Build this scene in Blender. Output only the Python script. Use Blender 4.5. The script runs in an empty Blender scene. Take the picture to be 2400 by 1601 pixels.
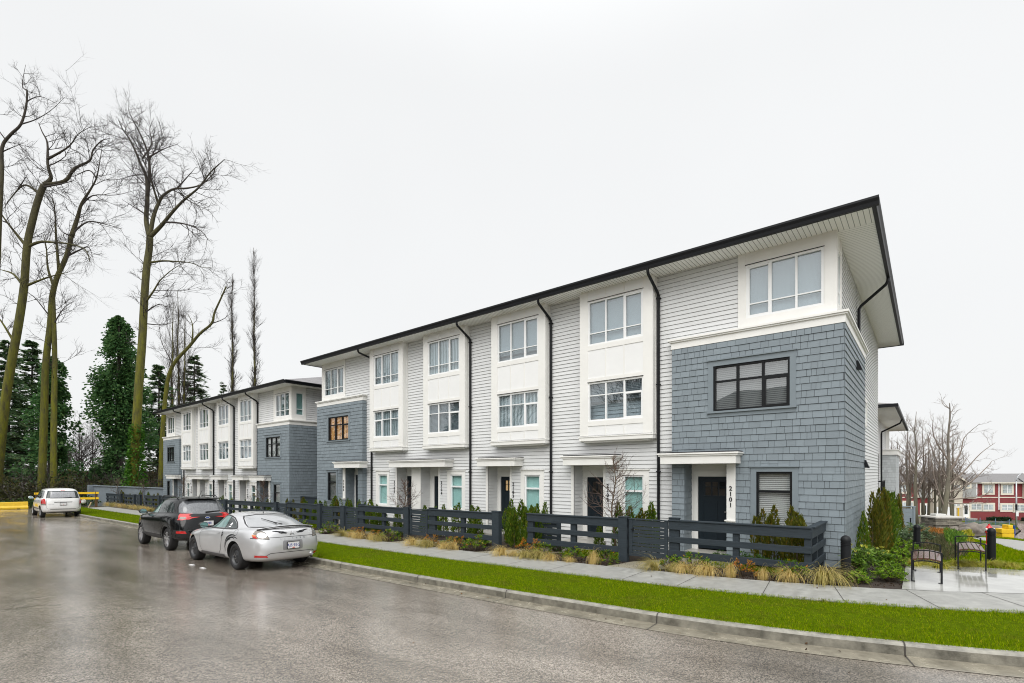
SKYLO, SKYHI, SUNE, EXPO, ZEN = .80, 1.3, 1.55, .24, 1.8
import bpy, bmesh, math, random
import numpy as np
from mathutils import Vector, Matrix, Euler
from mathutils.bvhtree import BVHTree
from mathutils.geometry import delaunay_2d_cdt
R = math.radians
rnd = random.Random(7)
SC = bpy.context.scene
COL = SC.collection
ORG = {}

# ------------------------------------------------------------ terrain
PX = [-120, -90, -60, -45, -30, -21, -15, -10, -6, -2, 1, 5, 12, 30, 120]
PZ = [-1.5, -1.2, -.92, -.76, -.62, -.55, -.47, -.37, -.27, -.14, -.07, -.02, .0, 0, 0]
YD = [0, 14, 40, 80, 124, 300]
ZD = [0, 0, -1.65, -4.15, -6.2, -7]
def GZ(x, y):
    z = float(np.interp(x, PX, PZ))
    k = min(1, max(0, (x + 6) / 4))
    return z + k * float(np.interp(y, YD, ZD))

# ------------------------------------------------------------ materials
MATS = {}
def mat(name, col, rough=.6, metal=0., spec=.5, var=0., vscale=6., bump=0., bscale=60., coat=0., stretch=None,
        island=0., var2=None, emit=0., rvar=0.):
    if name in MATS: return MATS[name]
    m = bpy.data.materials.new(name); m.use_nodes = True
    nt = m.node_tree; N = nt.nodes; L = nt.links
    b = N['Principled BSDF']
    b.inputs['Roughness'].default_value = rough
    b.inputs['Metallic'].default_value = metal
    b.inputs['Specular IOR Level'].default_value = spec
    b.inputs['Coat Weight'].default_value = coat
    b.inputs['Coat Roughness'].default_value = .04
    c4 = (*col, 1)
    b.inputs['Base Color'].default_value = c4
    tc = N.new('ShaderNodeTexCoord'); vec = tc.outputs['Object']
    if stretch:
        mp = N.new('ShaderNodeMapping'); mp.inputs['Scale'].default_value = stretch
        L.new(vec, mp.inputs['Vector']); vec = mp.outputs['Vector']
    cur = None
    if var > 0:
        n = N.new('ShaderNodeTexNoise'); n.inputs['Scale'].default_value = vscale; n.inputs['Detail'].default_value = 6
        n.inputs['Roughness'].default_value = .65
        L.new(vec, n.inputs['Vector'])
        rp = N.new('ShaderNodeValToRGB'); L.new(n.outputs['Fac'], rp.inputs['Fac'])
        d = tuple(max(0, c * (1 - var)) for c in col); u = tuple(min(1, c * (1 + var)) for c in col)
        if var2: u = var2
        rp.color_ramp.elements[0].position = .3; rp.color_ramp.elements[1].position = .7
        rp.color_ramp.elements[0].color = (*d, 1); rp.color_ramp.elements[1].color = (*u, 1)
        cur = rp.outputs['Color']
        if rvar:
            mr = N.new('ShaderNodeMapRange'); L.new(n.outputs['Fac'], mr.inputs['Value'])
            mr.inputs['From Min'].default_value = .3; mr.inputs['From Max'].default_value = .7
            mr.inputs['To Min'].default_value = max(.02, rough - rvar); mr.inputs['To Max'].default_value = rough + rvar
            L.new(mr.outputs['Result'], b.inputs['Roughness'])
    if island > 0:
        g = N.new('ShaderNodeNewGeometry')
        hv = N.new('ShaderNodeHueSaturation')
        mr = N.new('ShaderNodeMapRange'); mr.inputs['To Min'].default_value = 1 - island; mr.inputs['To Max'].default_value = 1 + island
        L.new(g.outputs['Random Per Island'], mr.inputs['Value']); L.new(mr.outputs['Result'], hv.inputs['Value'])
        if cur: L.new(cur, hv.inputs['Color'])
        else: hv.inputs['Color'].default_value = c4
        cur = hv.outputs['Color']
    if cur: L.new(cur, b.inputs['Base Color'])
    if bump > 0:
        n2 = N.new('ShaderNodeTexNoise'); n2.inputs['Scale'].default_value = bscale; n2.inputs['Detail'].default_value = 4
        L.new(vec, n2.inputs['Vector'])
        bp = N.new('ShaderNodeBump'); bp.inputs['Strength'].default_value = bump; bp.inputs['Distance'].default_value = .02
        L.new(n2.outputs['Fac'], bp.inputs['Height']); L.new(bp.outputs['Normal'], b.inputs['Normal'])
    if emit:
        b.inputs['Emission Color'].default_value = c4; b.inputs['Emission Strength'].default_value = emit
    MATS[name] = m
    return m

def leafmat(name, c1, c2, rough=.5, c3=None, spec=.22):
    """foliage: colour differs from leaf to leaf (random per island), a little light passes through"""
    if name in MATS: return MATS[name]
    m = bpy.data.materials.new(name); m.use_nodes = True
    nt = m.node_tree; N = nt.nodes; L = nt.links
    b = N['Principled BSDF']; b.inputs['Roughness'].default_value = rough
    b.inputs['Specular IOR Level'].default_value = spec
    g = N.new('ShaderNodeNewGeometry'); rp = N.new('ShaderNodeValToRGB')
    L.new(g.outputs['Random Per Island'], rp.inputs['Fac'])
    rp.color_ramp.elements[0].color = (*c1, 1); rp.color_ramp.elements[1].color = (*c2, 1)
    if c3:
        e = rp.color_ramp.elements.new(.86); e.color = (*c2, 1); rp.color_ramp.elements[-1].color = (*c3, 1)
    L.new(rp.outputs['Color'], b.inputs['Base Color'])
    t = N.new('ShaderNodeBsdfTranslucent'); L.new(rp.outputs['Color'], t.inputs['Color'])
    mx = N.new('ShaderNodeMixShader'); mx.inputs['Fac'].default_value = .38
    L.new(b.outputs[0], mx.inputs[1]); L.new(t.outputs[0], mx.inputs[2])
    L.new(mx.outputs[0], N['Material Output'].inputs['Surface'])
    MATS[name] = m
    return m

# ------------------------------------------------------------ mesh builder
class MB:
    def __init__(s): s.v = []; s.f = []
    def add(s, vs, fs):
        k = len(s.v); s.v.extend(vs); s.f.extend([tuple(i + k for i in f) for f in fs]); return s
    def quad(s, a, b, c, d): return s.add([a, b, c, d], [(0, 1, 2, 3)])
    def box(s, x0, x1, y0, y1, z0, z1, T=None):
        vs = [(x, y, z) for x in (x0, x1) for y in (y0, y1) for z in (z0, z1)]
        if T: vs = [T(*p) for p in vs]
        return s.add(vs, [(0, 1, 3, 2), (4, 6, 7, 5), (0, 4, 5, 1), (2, 3, 7, 6), (0, 2, 6, 4), (1, 5, 7, 3)])
    def hexa(s, p):   # 8 points: bottom 4 ring, top 4 ring
        return s.add(p, [(0, 3, 2, 1), (4, 5, 6, 7), (0, 1, 5, 4), (1, 2, 6, 5), (2, 3, 7, 6), (3, 0, 4, 7)])
    def bar(s, p, q, w, h):
        p = Vector(p); q = Vector(q); d = (q - p).normalized()
        up = Vector((0, 0, 1)) if abs(d.z) < .95 else Vector((0, 1, 0))
        a = d.cross(up).normalized(); c = a.cross(d)
        a *= w / 2; c *= h / 2
        return s.hexa([tuple(x) for x in (p - a - c, p + a - c, p + a + c, p - a + c, q - a - c, q + a - c, q + a + c, q - a + c)])
    def tube(s, pts, rads, n=6, cap=True):
        pts = [Vector(p) for p in pts]
        if not hasattr(rads, '__len__'): rads = [rads] * len(pts)
        k = len(s.v); ref = None
        for i, p in enumerate(pts):
            a = pts[max(0, i - 1)]; b = pts[min(len(pts) - 1, i + 1)]
            d = (b - a)
            d = d.normalized() if d.length > 1e-9 else Vector((0, 0, 1))
            if ref is None:
                ref = d.orthogonal().normalized()
            ref = (ref - d * ref.dot(d))
            ref = ref.normalized() if ref.length > 1e-6 else d.orthogonal().normalized()
            bi = d.cross(ref)
            for j in range(n):
                t = 2 * math.pi * j / n
                q = p + (ref * math.cos(t) + bi * math.sin(t)) * rads[i]
                s.v.append((q.x, q.y, q.z))
        for i in range(len(pts) - 1):
            for j in range(n):
                j2 = (j + 1) % n
                s.f.append((k + i * n + j, k + i * n + j2, k + (i + 1) * n + j2, k + (i + 1) * n + j))
        if cap:
            s.f.append(tuple(k + j for j in range(n))[::-1]); s.f.append(tuple(k + (len(pts) - 1) * n + j for j in range(n)))
        return s
    def lathe(s, prof, n=24, axis='z', c=(0, 0, 0)):
        k = len(s.v)
        for (r, h) in prof:
            for j in range(n):
                t = 2 * math.pi * j / n
                a, b = r * math.cos(t), r * math.sin(t)
                if axis == 'z': s.v.append((c[0] + a, c[1] + b, c[2] + h))
                else: s.v.append((c[0] + a, c[1] + h, c[2] + b))
        for i in range(len(prof) - 1):
            for j in range(n):
                j2 = (j + 1) % n
                s.f.append((k + i * n + j, k + i * n + j2, k + (i + 1) * n + j2, k + (i + 1) * n + j))
        s.f.append(tuple(k + j for j in range(n))[::-1]); s.f.append(tuple(k + (len(prof) - 1) * n + j for j in range(n)))
        return s
    def leaf(s, p, d, w, l, nrm=None):
        """one leaf: a diamond from p along d"""
        d = d.normalized(); a = d.cross(nrm if nrm is not None else Vector((rnd.uniform(-1, 1), rnd.uniform(-1, 1), rnd.uniform(-1, 1))))
        a = a.normalized() * w / 2 if a.length > 1e-6 else Vector((w / 2, 0, 0))
        m = p + d * l * .45; e = p + d * l
        return s.add([tuple(p), tuple(m + a), tuple(e), tuple(m - a)], [(0, 1, 2, 3)])
    def build(s, name, m, parent=None, smooth=False, bevel=0., recalc=True):
        me = bpy.data.meshes.new(name)
        o = bpy.data.objects.new(name, me); COL.objects.link(o)
        org = Vector((0, 0, 0))
        if parent is not None:
            org = ORG.get(parent, org); o.parent = parent
        ORG[o] = org
        v = np.array(s.v, dtype=float).reshape(-1, 3) - np.array(org)
        me.from_pydata(v.tolist(), [], s.f)
        if m: me.materials.append(m)
        if recalc and len(s.f) < 60000:
            bm = bmesh.new(); bm.from_mesh(me); bmesh.ops.recalc_face_normals(bm, faces=bm.faces); bm.to_mesh(me); bm.free()
        if smooth:
            me.polygons.foreach_set('use_smooth', [True] * len(me.polygons))
        if bevel:
            b = o.modifiers.new('Bevel', 'BEVEL'); b.width = bevel; b.segments = 2; b.limit_method = 'ANGLE'
        return o

def tag(o, label=None, cat=None, group=None, kind=None):
    if label: o['label'] = label
    if cat: o['category'] = cat
    if group: o['group'] = group
    if kind: o['kind'] = kind
    return o
def empty(name, loc, label=None, cat=None, group=None):
    o = bpy.data.objects.new(name, None); COL.objects.link(o); o.location = loc; o.empty_display_size = .3
    ORG[o] = Vector(loc)
    return tag(o, label, cat, group)
def copy_tree(o, parent=None):
    c = o.copy(); COL.objects.link(c)
    if parent is not None: c.parent = parent
    for ch in list(o.children): copy_tree(ch, c)
    return c
def struct(mb, name, m, **k):
    return tag(mb.build(name, m, **k), kind='structure')
ORD = ['first', 'second', 'third', 'fourth', 'fifth', 'sixth', 'seventh', 'eighth', 'ninth', 'tenth', 'eleventh', 'twelfth', 'thirteenth',
       'fourteenth', 'fifteenth', 'sixteenth', 'seventeenth', 'eighteenth']

def text_mesh(s, size, T, depth=.004, spacing=1.0, align='CENTER', bold=0.):
    """lettering as a mesh builder; T maps (u, n, z)"""
    cu = bpy.data.curves.new('letters', 'FONT'); cu.body = s; cu.size = size; cu.align_x = align; cu.space_line = spacing
    cu.extrude = depth / 2; cu.resolution_u = 4; cu.offset = bold
    o = bpy.data.objects.new('letters', cu); COL.objects.link(o)
    dg = bpy.context.evaluated_depsgraph_get(); dg.update()
    me = bpy.data.meshes.new_from_object(o.evaluated_get(dg))
    mb = MB()
    mb.add([T(v.co.x, v.co.z + depth / 2, v.co.y) for v in me.vertices], [tuple(p.vertices) for p in me.polygons])
    bpy.data.objects.remove(o); bpy.data.curves.remove(cu); bpy.data.meshes.remove(me)
    return mb

def drape(name, poly, dz, m, step=1.0, kind='structure'):
    xs = [p[0] for p in poly]; ys = [p[1] for p in poly]
    pts = []
    n = len(poly)
    for i in range(n):                                   # refine the edge
        a = Vector(poly[i]); b = Vector(poly[(i + 1) % n]); k = max(1, int((b - a).length / step))
        for j in range(k): pts.append(a.lerp(b, j / k))
    nb = len(pts); edges = [(i, (i + 1) % nb) for i in range(nb)]
    x = min(xs) + step / 2
    while x < max(xs):
        y = min(ys) + step / 2
        while y < max(ys):
            pts.append(Vector((x + rnd.uniform(-.1, .1) * step, y + rnd.uniform(-.1, .1) * step))); y += step
        x += step
    r = delaunay_2d_cdt(pts, edges, [], 1, 1e-5)
    mb = MB(); mb.add([(p.x, p.y, GZ(p.x, p.y) + dz) for p in r[0]], [tuple(f) for f in r[2]])
    o = mb.build(name, m)
    return tag(o, kind=kind)
# ------------------------------------------------------------ kerb line and everything that follows it
KP = [(-140, 7.0), (-90, 7.0), (-60, 7.0), (-48, 7.0), (-40, 7.12), (-31, 7.36), (-22, 7.36), (-14, 7.34), (-6, 7.33), (-3.2, 7.34), (-1.6, 7.48), (-.2, 7.78),
      (.9, 8.12), (2.3, 8.72), (3.9, 9.7), (5.4, 11.1), (6.6, 13), (7.4, 15.6), (7.8, 19), (8.2, 26), (9.4, 40), (11, 60), (14, 95), (17, 130)]
def cr(P, i, t):
    p0, p1, p2, p3 = [Vector(P[min(len(P) - 1, max(0, i + k))]) for k in (-1, 0, 1, 2)]
    return .5 * ((2 * p1) + (p2 - p0) * t + (2 * p0 - 5 * p1 + 4 * p2 - p3) * t * t + (3 * p1 - p0 - 3 * p2 + p3) * t ** 3)
KL = []
for i in range(len(KP) - 1):
    n = max(2, int((Vector(KP[i + 1]) - Vector(KP[i])).length / .35))
    if KP[i][0] < -45: n = max(4, n // 4)
    for j in range(n): KL.append(cr(KP, i, j / n))
KL.append(Vector(KP[-1]))
KN = []
for i in range(len(KL)):
    d = (KL[min(len(KL) - 1, i + 1)] - KL[max(0, i - 1)]).normalized(); KN.append(Vector((-d.y, d.x)))
KS = [0.]
for i in range(1, len(KL)): KS.append(KS[-1] + (KL[i] - KL[i - 1]).length)
def kpt(i, off, dz):
    p = KL[i] + KN[i] * off
    return (p.x, p.y, GZ(p.x, p.y) + dz)
def strip(prof, i0=0, i1=None, sub=None):
    """sheet along the kerb: prof = [(offset, dz), ...]"""
    i1 = len(KL) if i1 is None else i1
    mb = MB(); k = len(prof)
    mb.v = [kpt(i, o, z) for i in range(i0, i1) for (o, z) in prof]
    mb.f = [(a * k + j, (a + 1) * k + j, (a + 1) * k + j + 1, a * k + j + 1) for a in range(i1 - i0 - 1) for j in range(k - 1)]
    return mb
def kidx(x):
    return min(range(len(KL)), key=lambda i: abs(KL[i].x - x) if KL[i].y < 15 else 1e9)

# --- wet asphalt
def asphalt():
    m = bpy.data.materials.new('wet asphalt'); m.use_nodes = True
    nt = m.node_tree; N = nt.nodes; L = nt.links; b = N['Principled BSDF']
    tc = N.new('ShaderNodeTexCoord'); V = tc.outputs['Object']
    def noise(scale, detail=5, rough=.6, vec=V, dist=0):
        n = N.new('ShaderNodeTexNoise'); n.inputs['Scale'].default_value = scale; n.inputs['Detail'].default_value = detail
        n.inputs['Roughness'].default_value = rough; n.inputs['Distortion'].default_value = dist
        L.new(vec, n.inputs['Vector']); return n.outputs['Fac']
    def ramp(f, p0, c0, p1, c1):
        r = N.new('ShaderNodeValToRGB'); L.new(f, r.inputs['Fac'])
        r.color_ramp.elements[0].position = p0; r.color_ramp.elements[1].position = p1
        r.color_ramp.elements[0].color = (*c0, 1); r.color_ramp.elements[1].color = (*c1, 1); return r.outputs['Color']
    def mix(mode, f, a, c):
        x = N.new('ShaderNodeMix'); x.data_type = 'RGBA'; x.blend_type = mode
        if isinstance(f, float): x.inputs['Factor'].default_value = f
        else: L.new(f, x.inputs['Factor'])
        L.new(a, x.inputs[6]); L.new(c, x.inputs[7]); return x.outputs[2]
    mp = N.new('ShaderNodeMapping'); mp.inputs['Scale'].default_value = (.45, 1.5, 1); L.new(V, mp.inputs['Vector']); VS = mp.outputs['Vector']
    vo = N.new('ShaderNodeTexVoronoi'); vo.inputs['Scale'].default_value = 78; L.new(V, vo.inputs['Vector'])
    stones = ramp(vo.outputs['Color'], .1, (.075, .066, .056), .95, (.46, .425, .385))
    fine = ramp(noise(240, 3), .3, (.62, .61, .60), .75, (1.2, 1.17, 1.13))
    c = mix('MULTIPLY', .8, stones, fine)
    big = ramp(noise(.55, 9, .62, VS, .3), .33, (.55, .52, .48), .62, (1.12, 1.09, 1.06))
    c = mix('MULTIPLY', 1., c, big)
    # hairline cracks
    mc = N.new('ShaderNodeMapping'); mc.inputs['Scale'].default_value = (.5, .16, 1); mc.inputs['Rotation'].default_value = (0, 0, .4); L.new(V, mc.inputs['Vector'])
    nd = N.new('ShaderNodeTexNoise'); nd.inputs['Scale'].default_value = 3; nd.inputs['Detail'].default_value = 5; L.new(V, nd.inputs['Vector'])
    ad = N.new('ShaderNodeMix'); ad.data_type = 'RGBA'; ad.blend_type = 'ADD'; ad.inputs['Factor'].default_value = .25
    L.new(mc.outputs['Vector'], ad.inputs[6]); L.new(nd.outputs['Color'], ad.inputs[7])
    vc = N.new('ShaderNodeTexVoronoi'); vc.feature = 'DISTANCE_TO_EDGE'; vc.inputs['Scale'].default_value = .9; L.new(ad.outputs[2], vc.inputs['Vector'])
    crk = ramp(vc.outputs['Distance'], .0, (.5, .5, .5), .006, (1, 1, 1))
    gate = ramp(noise(.35, 2), .50, (0, 0, 0), .56, (1, 1, 1))
    c = mix('MULTIPLY', gate, c, crk)
    L.new(c, b.inputs['Base Color'])
    mr = N.new('ShaderNodeMapRange'); L.new(noise(.45, 10, .68, VS, .6), mr.inputs['Value'])
    mr.inputs['From Min'].default_value = .36; mr.inputs['From Max'].default_value = .64
    mr.inputs['To Min'].default_value = .05; mr.inputs['To Max'].default_value = .21
    L.new(mr.outputs['Result'], b.inputs['Roughness'])
    b.inputs['Specular IOR Level'].default_value = 1.
    bp = N.new('ShaderNodeBump'); bp.inputs['Strength'].default_value = .13; bp.inputs['Distance'].default_value = .006
    L.new(vo.outputs['Distance'], bp.inputs['Height'])
    bp2 = N.new('ShaderNodeBump'); bp2.inputs['Strength'].default_value = .07; bp2.inputs['Distance'].default_value = .03
    L.new(noise(5, 5, .6, VS), bp2.inputs['Height']); L.new(bp.outputs['Normal'], bp2.inputs['Normal'])
    L.new(bp2.outputs['Normal'], b.inputs['Normal'])
    return m
M_ASPH = asphalt()
M_CONC = mat('pavement concrete', (.31, .31, .29), .45, var=.25, vscale=7, bump=.4, bscale=90, rvar=.12)
M_KERB = mat('kerb concrete', (.255, .245, .21), .5, var=.4, vscale=6, bump=.3, bscale=80, rvar=.1)
M_GUT = mat('gutter concrete', (.22, .20, .155), .2, var=.4, vscale=3.5, bump=.15, bscale=60, rvar=.14)
M_WETC = mat('wet patio concrete', (.40, .40, .375), .09, var=.2, vscale=1.3, bump=.03, bscale=8, rvar=.07)
M_JOINT = mat('joint dirt', (.05, .045, .038), .8)
M_SOIL = mat('bark mulch', (.035, .024, .017), .85, var=.6, vscale=30, bump=1., bscale=45)
M_TURF = mat('turf soil', (.07, .105, .004), .95, spec=0., var=.4, vscale=12, bump=.6, bscale=60)
M_EARTH = mat('rough ground', (.075, .065, .04), .9, var=.5, vscale=1.2, bump=.6, bscale=12)
M_PATHC = mat('path concrete', (.29, .265, .20), .4, var=.18, vscale=2, bump=.1, bscale=60, rvar=.12)

# base terrain reaching the horizon
def base_ground():
    xs = list(np.arange(-160, 161, 4.)) ; ys = list(np.arange(-90, 15, 4.)) + list(np.arange(15, 130, 4.)) + [140, 170, 220, 300]
    xs = [-900, -500, -280] + xs + [280, 500, 900]; ys = [-500, -200] + ys + [500, 1200]
    mb = MB()
    for x in xs:
        for y in ys:
            z = GZ(x, y) - (.45 if y < 16 else .3)
            if abs(x) > 200 or y > 300 or y < -100: z = min(z, -.9)
            mb.v.append((x, y, z))
    n = len(ys)
    mb.f = [(i * n + j, (i + 1) * n + j, (i + 1) * n + j + 1, i * n + j + 1) for i in range(len(xs) - 1) for j in range(n - 1)]
    return struct(mb, 'ground', M_EARTH)
base_ground()
i_end = kidx(-58.5)
tag(strip([(-40, .0), (-30, .02), (-20, .03), (-12, .035), (-7, .0), (-3.5, -.07), (-1.5, -.125), (-.36, -.152)], i_end).build('road', M_ASPH), kind='structure')
tag(strip([(-.36, -.147), (-.34, -.143), (-.03, -.146), (0, -.143)], i_end).build('gutter', M_GUT), kind='structure')
kb = tag(strip([(.014, -.032), (.03, -.008), (.045, 0), (.13, 0), (.145, -.012), (.145, -.1)], i_end).build('kerb', M_KERB, smooth=False), kind='structure')
kf = strip([(0, -.15), (.006, -.09), (.014, -.032)], i_end).build('kerb_face', mat('damp dirty kerb face', (.13, .12, .09), .55, var=.5, vscale=4.5, bump=.3, bscale=60, var2=(.25, .235, .19)), parent=kb)
# kerb joints
mb = MB(); nxt = 1.2
for i in range(i_end, len(KL) - 1):
    if KS[i] - KS[i_end] > nxt and KL[i].y < 16:
        nxt += 2.95; d = (KL[i + 1] - KL[i]).normalized() * .009
        for prof in ([(-.36, -.143), (-.03, -.142), (0.004, -.140), (.010, -.04), (.028, -.004), (.045, .004), (.14, .004)],):
            for (o1, z1), (o2, z2) in zip(prof[:-1], prof[1:]):
                a = Vector(kpt(i, o1 - .003, z1 + .001)); b_ = Vector(kpt(i, o2 - .003, z2 + .001)); dd = Vector((d.x, d.y, 0))
                mb.quad(tuple(a - dd), tuple(a + dd), tuple(b_ + dd), tuple(b_ - dd))
mb.build('joint', M_JOINT, parent=kb)
struct(strip([(.14, -.02), (.5, -.005), (1.2, .0), (2.0, -.005), (2.16, -.02)], i_end), 'lawn', M_TURF)
i_sw = kidx(-53)
pv = struct(strip([(2.15, -.1), (2.15, .0), (2.16, .004), (3.44, .012), (3.45, .0), (3.45, -.1)], i_sw, kidx(5.4)), 'pavement', M_CONC)
mb = MB(); nxt = .75
for i in range(i_sw, kidx(5.4)):
    if KS[i] - KS[i_sw] > nxt:
        nxt += 1.55; d = (KL[i + 1] - KL[i]).normalized() * .006; dd = Vector((d.x, d.y, 0))
        sk = Vector((.0, .0, 0))
        a = Vector(kpt(i, 2.16, .0075)); b_ = Vector(kpt(i, 3.44, .0155))
        mb.quad(tuple(a - dd), tuple(a + dd), tuple(b_ + dd), tuple(b_ - dd))
mb.build('joint', M_JOINT, parent=pv)
# beds, gardens and paths between pavement and houses
def at_k(x, off):
    i = kidx(x); p = KL[i] + KN[i] * off; return (p.x, p.y)
edge = [at_k(x, 3.44) for x in (-53, -45, -38, -30, -24, -18, -13, -9, -6, -4, -3, -2.2)]
edge = edge + [(-1.3, 10.98), (-.85, 11.15), (-.33, 11.40)]
drape('planting_bed', edge + [(-.36, 14.4), (.35, 15.2), (.2, 20), (.3, 27), (1.2, 30), (1.3, 36), (.9, 44), (-1.6, 60), (-2.6, 60), (-2.2, 30), (-1.9, 20), (-1.3, 13.4), (-5, 13.4), (-25, 13.4), (-50, 13.6), (-53, 13.4)], -.012, M_SOIL, .8)
M_GLAWN = M_TURF
for x0, x1 in ((-4.4, -1.9), (-8.2, -6.3), (-13.2, -11.6), (-20.2, -18.4), (-23.8, -21.9)):
    drape('lawn', [(x0, 11.9), (x1, 11.9), (x1, 13.1), (x0, 13.1)], .003, M_TURF, .6)
def path(pts, dz=.004):
    return drape('path', pts, dz, M_PATHC, .5)
path([at_k(-5.85, 3.45), at_k(-4.85, 3.45), (-4.3, 11.8), (-3.3, 12.1), (-3.2, 13.5), (-5.2, 14.6), (-5.2, 12.5), (-5.75, 11.75)])
path([at_k(-10.6, 3.45), at_k(-9.6, 3.45), (-8.9, 11.6), (-7.9, 12.1), (-7.8, 13.7), (-8.85, 13.7), (-9.5, 12.2)])
path([at_k(-14.7, 3.45), at_k(-13.6, 3.45), (-13.0, 11.75), (-11.6, 12.4), (-11.5, 13.7), (-12.6, 13.7), (-13.3, 12.4), (-14.4, 11.75)])
path([at_k(-18.9, 3.45), at_k(-17.9, 3.45), (-17.6, 11.75), (-16.2, 13.7), (-17.7, 13.7), (-18.8, 11.75)])
path([at_k(-20.9, 3.45), at_k(-19.9, 3.45), (-20, 11.8), (-20.8, 13.5), (-21.9, 13.5), (-20.8, 11.8)])
path([at_k(-26.5, 3.45), at_k(-25.5, 3.45), (-25.5, 13.7), (-26.5, 13.7)])
# plaza with benches, lawn, path and side street on the right
def flat_patch(name, pts, dz, m):
    o = drape(name, pts, dz, m, .6); return o
sw_in = [at_k(x, 3.45) for x in (1.1, 2.2, 3.4)]
sw_in += [(KL[i] + KN[i] * 3.45)[:] for i in [min(range(len(KL)), key=lambda q: abs(KL[q].y - yy) + (0 if KL[q].x > 4 else 99)) for yy in (13, 15)]]
plz = drape('plaza', [(-.34, 11.40), (.3, 11.62), (1.3, 12.15), (2.2, 12.7), (3.0, 13.4), (3.6, 15.3), (3.9, 17.3), (2.6, 16.2), (1.5, 15.85), (.7, 15.75), (.1, 15.3), (-.36, 14.55)], .006, M_WETC, .5)
drape('lawn', [(.2, 15.2), (.7, 15.75), (1.5, 15.85), (2.6, 16.2), (3.9, 17.3), (4.2, 20), (3.6, 23), (2.5, 25), (2.3, 31), (1.7, 36), (1.3, 37), (1.25, 30), (.6, 24)], .0, M_TURF, .8)
drape('path', [(1.7, 36.3), (2.3, 31), (2.5, 25), (3.6, 23), (4.2, 20), (3.9, 17.3), (5.0, 16), (5.6, 20), (5.2, 26), (4.4, 32), (3.4, 36.4), (2.3, 38)], .006, M_CONC, .8)
drape('lawn', [(2.3, 38), (3.4, 36.4), (4.4, 32), (5.2, 26), (5.8, 26), (5.2, 32), (4.3, 37), (3.6, 40), (2.6, 40.5)], .0, M_TURF, 1.2)
drape('road', [(3.7, 40), (4.3, 37), (5.2, 32), (5.8, 26), (8.0, 26), (9, 40), (10.8, 60), (13, 85), (15, 100), (9.6, 100), (8.4, 85), (6.4, 62), (4.6, 47)], -.05, M_ASPH, 2)
drape('lawn', [(6.6, 66), (8, 80), (9, 96), (2.5, 99), (-14, 110), (-15, 104), (-2, 97), (4.6, 92), (5.6, 84), (5.6, 72)], .02, M_TURF, 3)
drape('mulch_slope', [(.9, 44), (1.6, 37), (2.6, 40.5), (3.6, 40), (4.5, 47), (6.3, 62), (6.6, 66), (5.6, 72), (5.6, 84), (4.6, 92), (-10, 98), (-6, 62), (-1, 60)], .0, mat('rough mulch', (.07, .055, .04), .9, var=.6, vscale=3, bump=1., bscale=14), 2)

# dead leaves and grit in the gutter and on the lawn
mb = MB(); rl = random.Random(4)
for _ in range(900):
    i = rl.randrange(i_end + 20, len(KL) - 20)
    if KL[i].x < -34 or KL[i].y > 12: continue
    o = rl.choice((rl.uniform(-.36, -.01), rl.uniform(-.2, -.01), rl.uniform(.2, 2.1), rl.uniform(2.2, 3.4), -abs(rl.gauss(0, 2.5)) - .36)); p = kpt(i, o, {True: .012, False: -.13}[o > 0] + (.03 if .13 < o < 2.15 else 0))
    if o < -.36: p = (p[0], p[1], GZ(p[0], p[1]) + float(np.interp(o, [-7, -3.5, -1.5, -.36], [.0, -.07, -.125, -.152])) + .006)
    s_ = rl.uniform(.015, .05)
    mb.leaf(Vector(p), Vector((rl.gauss(0, 1), rl.gauss(0, 1), rl.uniform(0, .4))), s_ * .7, s_, Vector((rl.gauss(0, .25), rl.gauss(0, .25), 1)))
tag(mb.build('fallen_leaves', leafmat('dead leaves', (.035, .018, .010), (.14, .07, .025), .7), recalc=False), kind='stuff')
# ------------------------------------------------------------ building materials
M_WHITE = mat('white trim paint', (.80, .795, .765), .45, var=.04, vscale=1.5)
M_PANEL = mat('white panel board', (.80, .805, .80), .5, var=.025, vscale=1.2)
M_LAP = mat("pale grey lap siding", (.66, .67, .67), .5, island=.03, var=.03, vscale=2)
M_SHIN = mat('blue grey shingle', (.195, .232, .257), .6, island=.075, var=.06, vscale=3, bump=.15, bscale=40)
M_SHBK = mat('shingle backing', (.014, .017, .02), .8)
M_GREYT = mat('blue grey trim', (.188, .224, .248), .5, var=.05)
M_BLACK = mat('black metal', (.009, .010, .012), .45, spec=.25)
M_BFRAME = mat('black vinyl frame', (.008, .009, .010), .4, spec=.25)
M_VINYL = mat('white vinyl frame', (.82, .83, .83), .35)
M_DOOR = mat('navy door paint', (.008, .015, .021), .45, spec=.3)
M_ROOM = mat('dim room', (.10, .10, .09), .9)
M_MEMB = mat('black roofing membrane', (.015, .015, .016), .6)
M_PORCH = mat('porch concrete', (.36, .35, .32), .4, var=.12, vscale=3)

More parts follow.
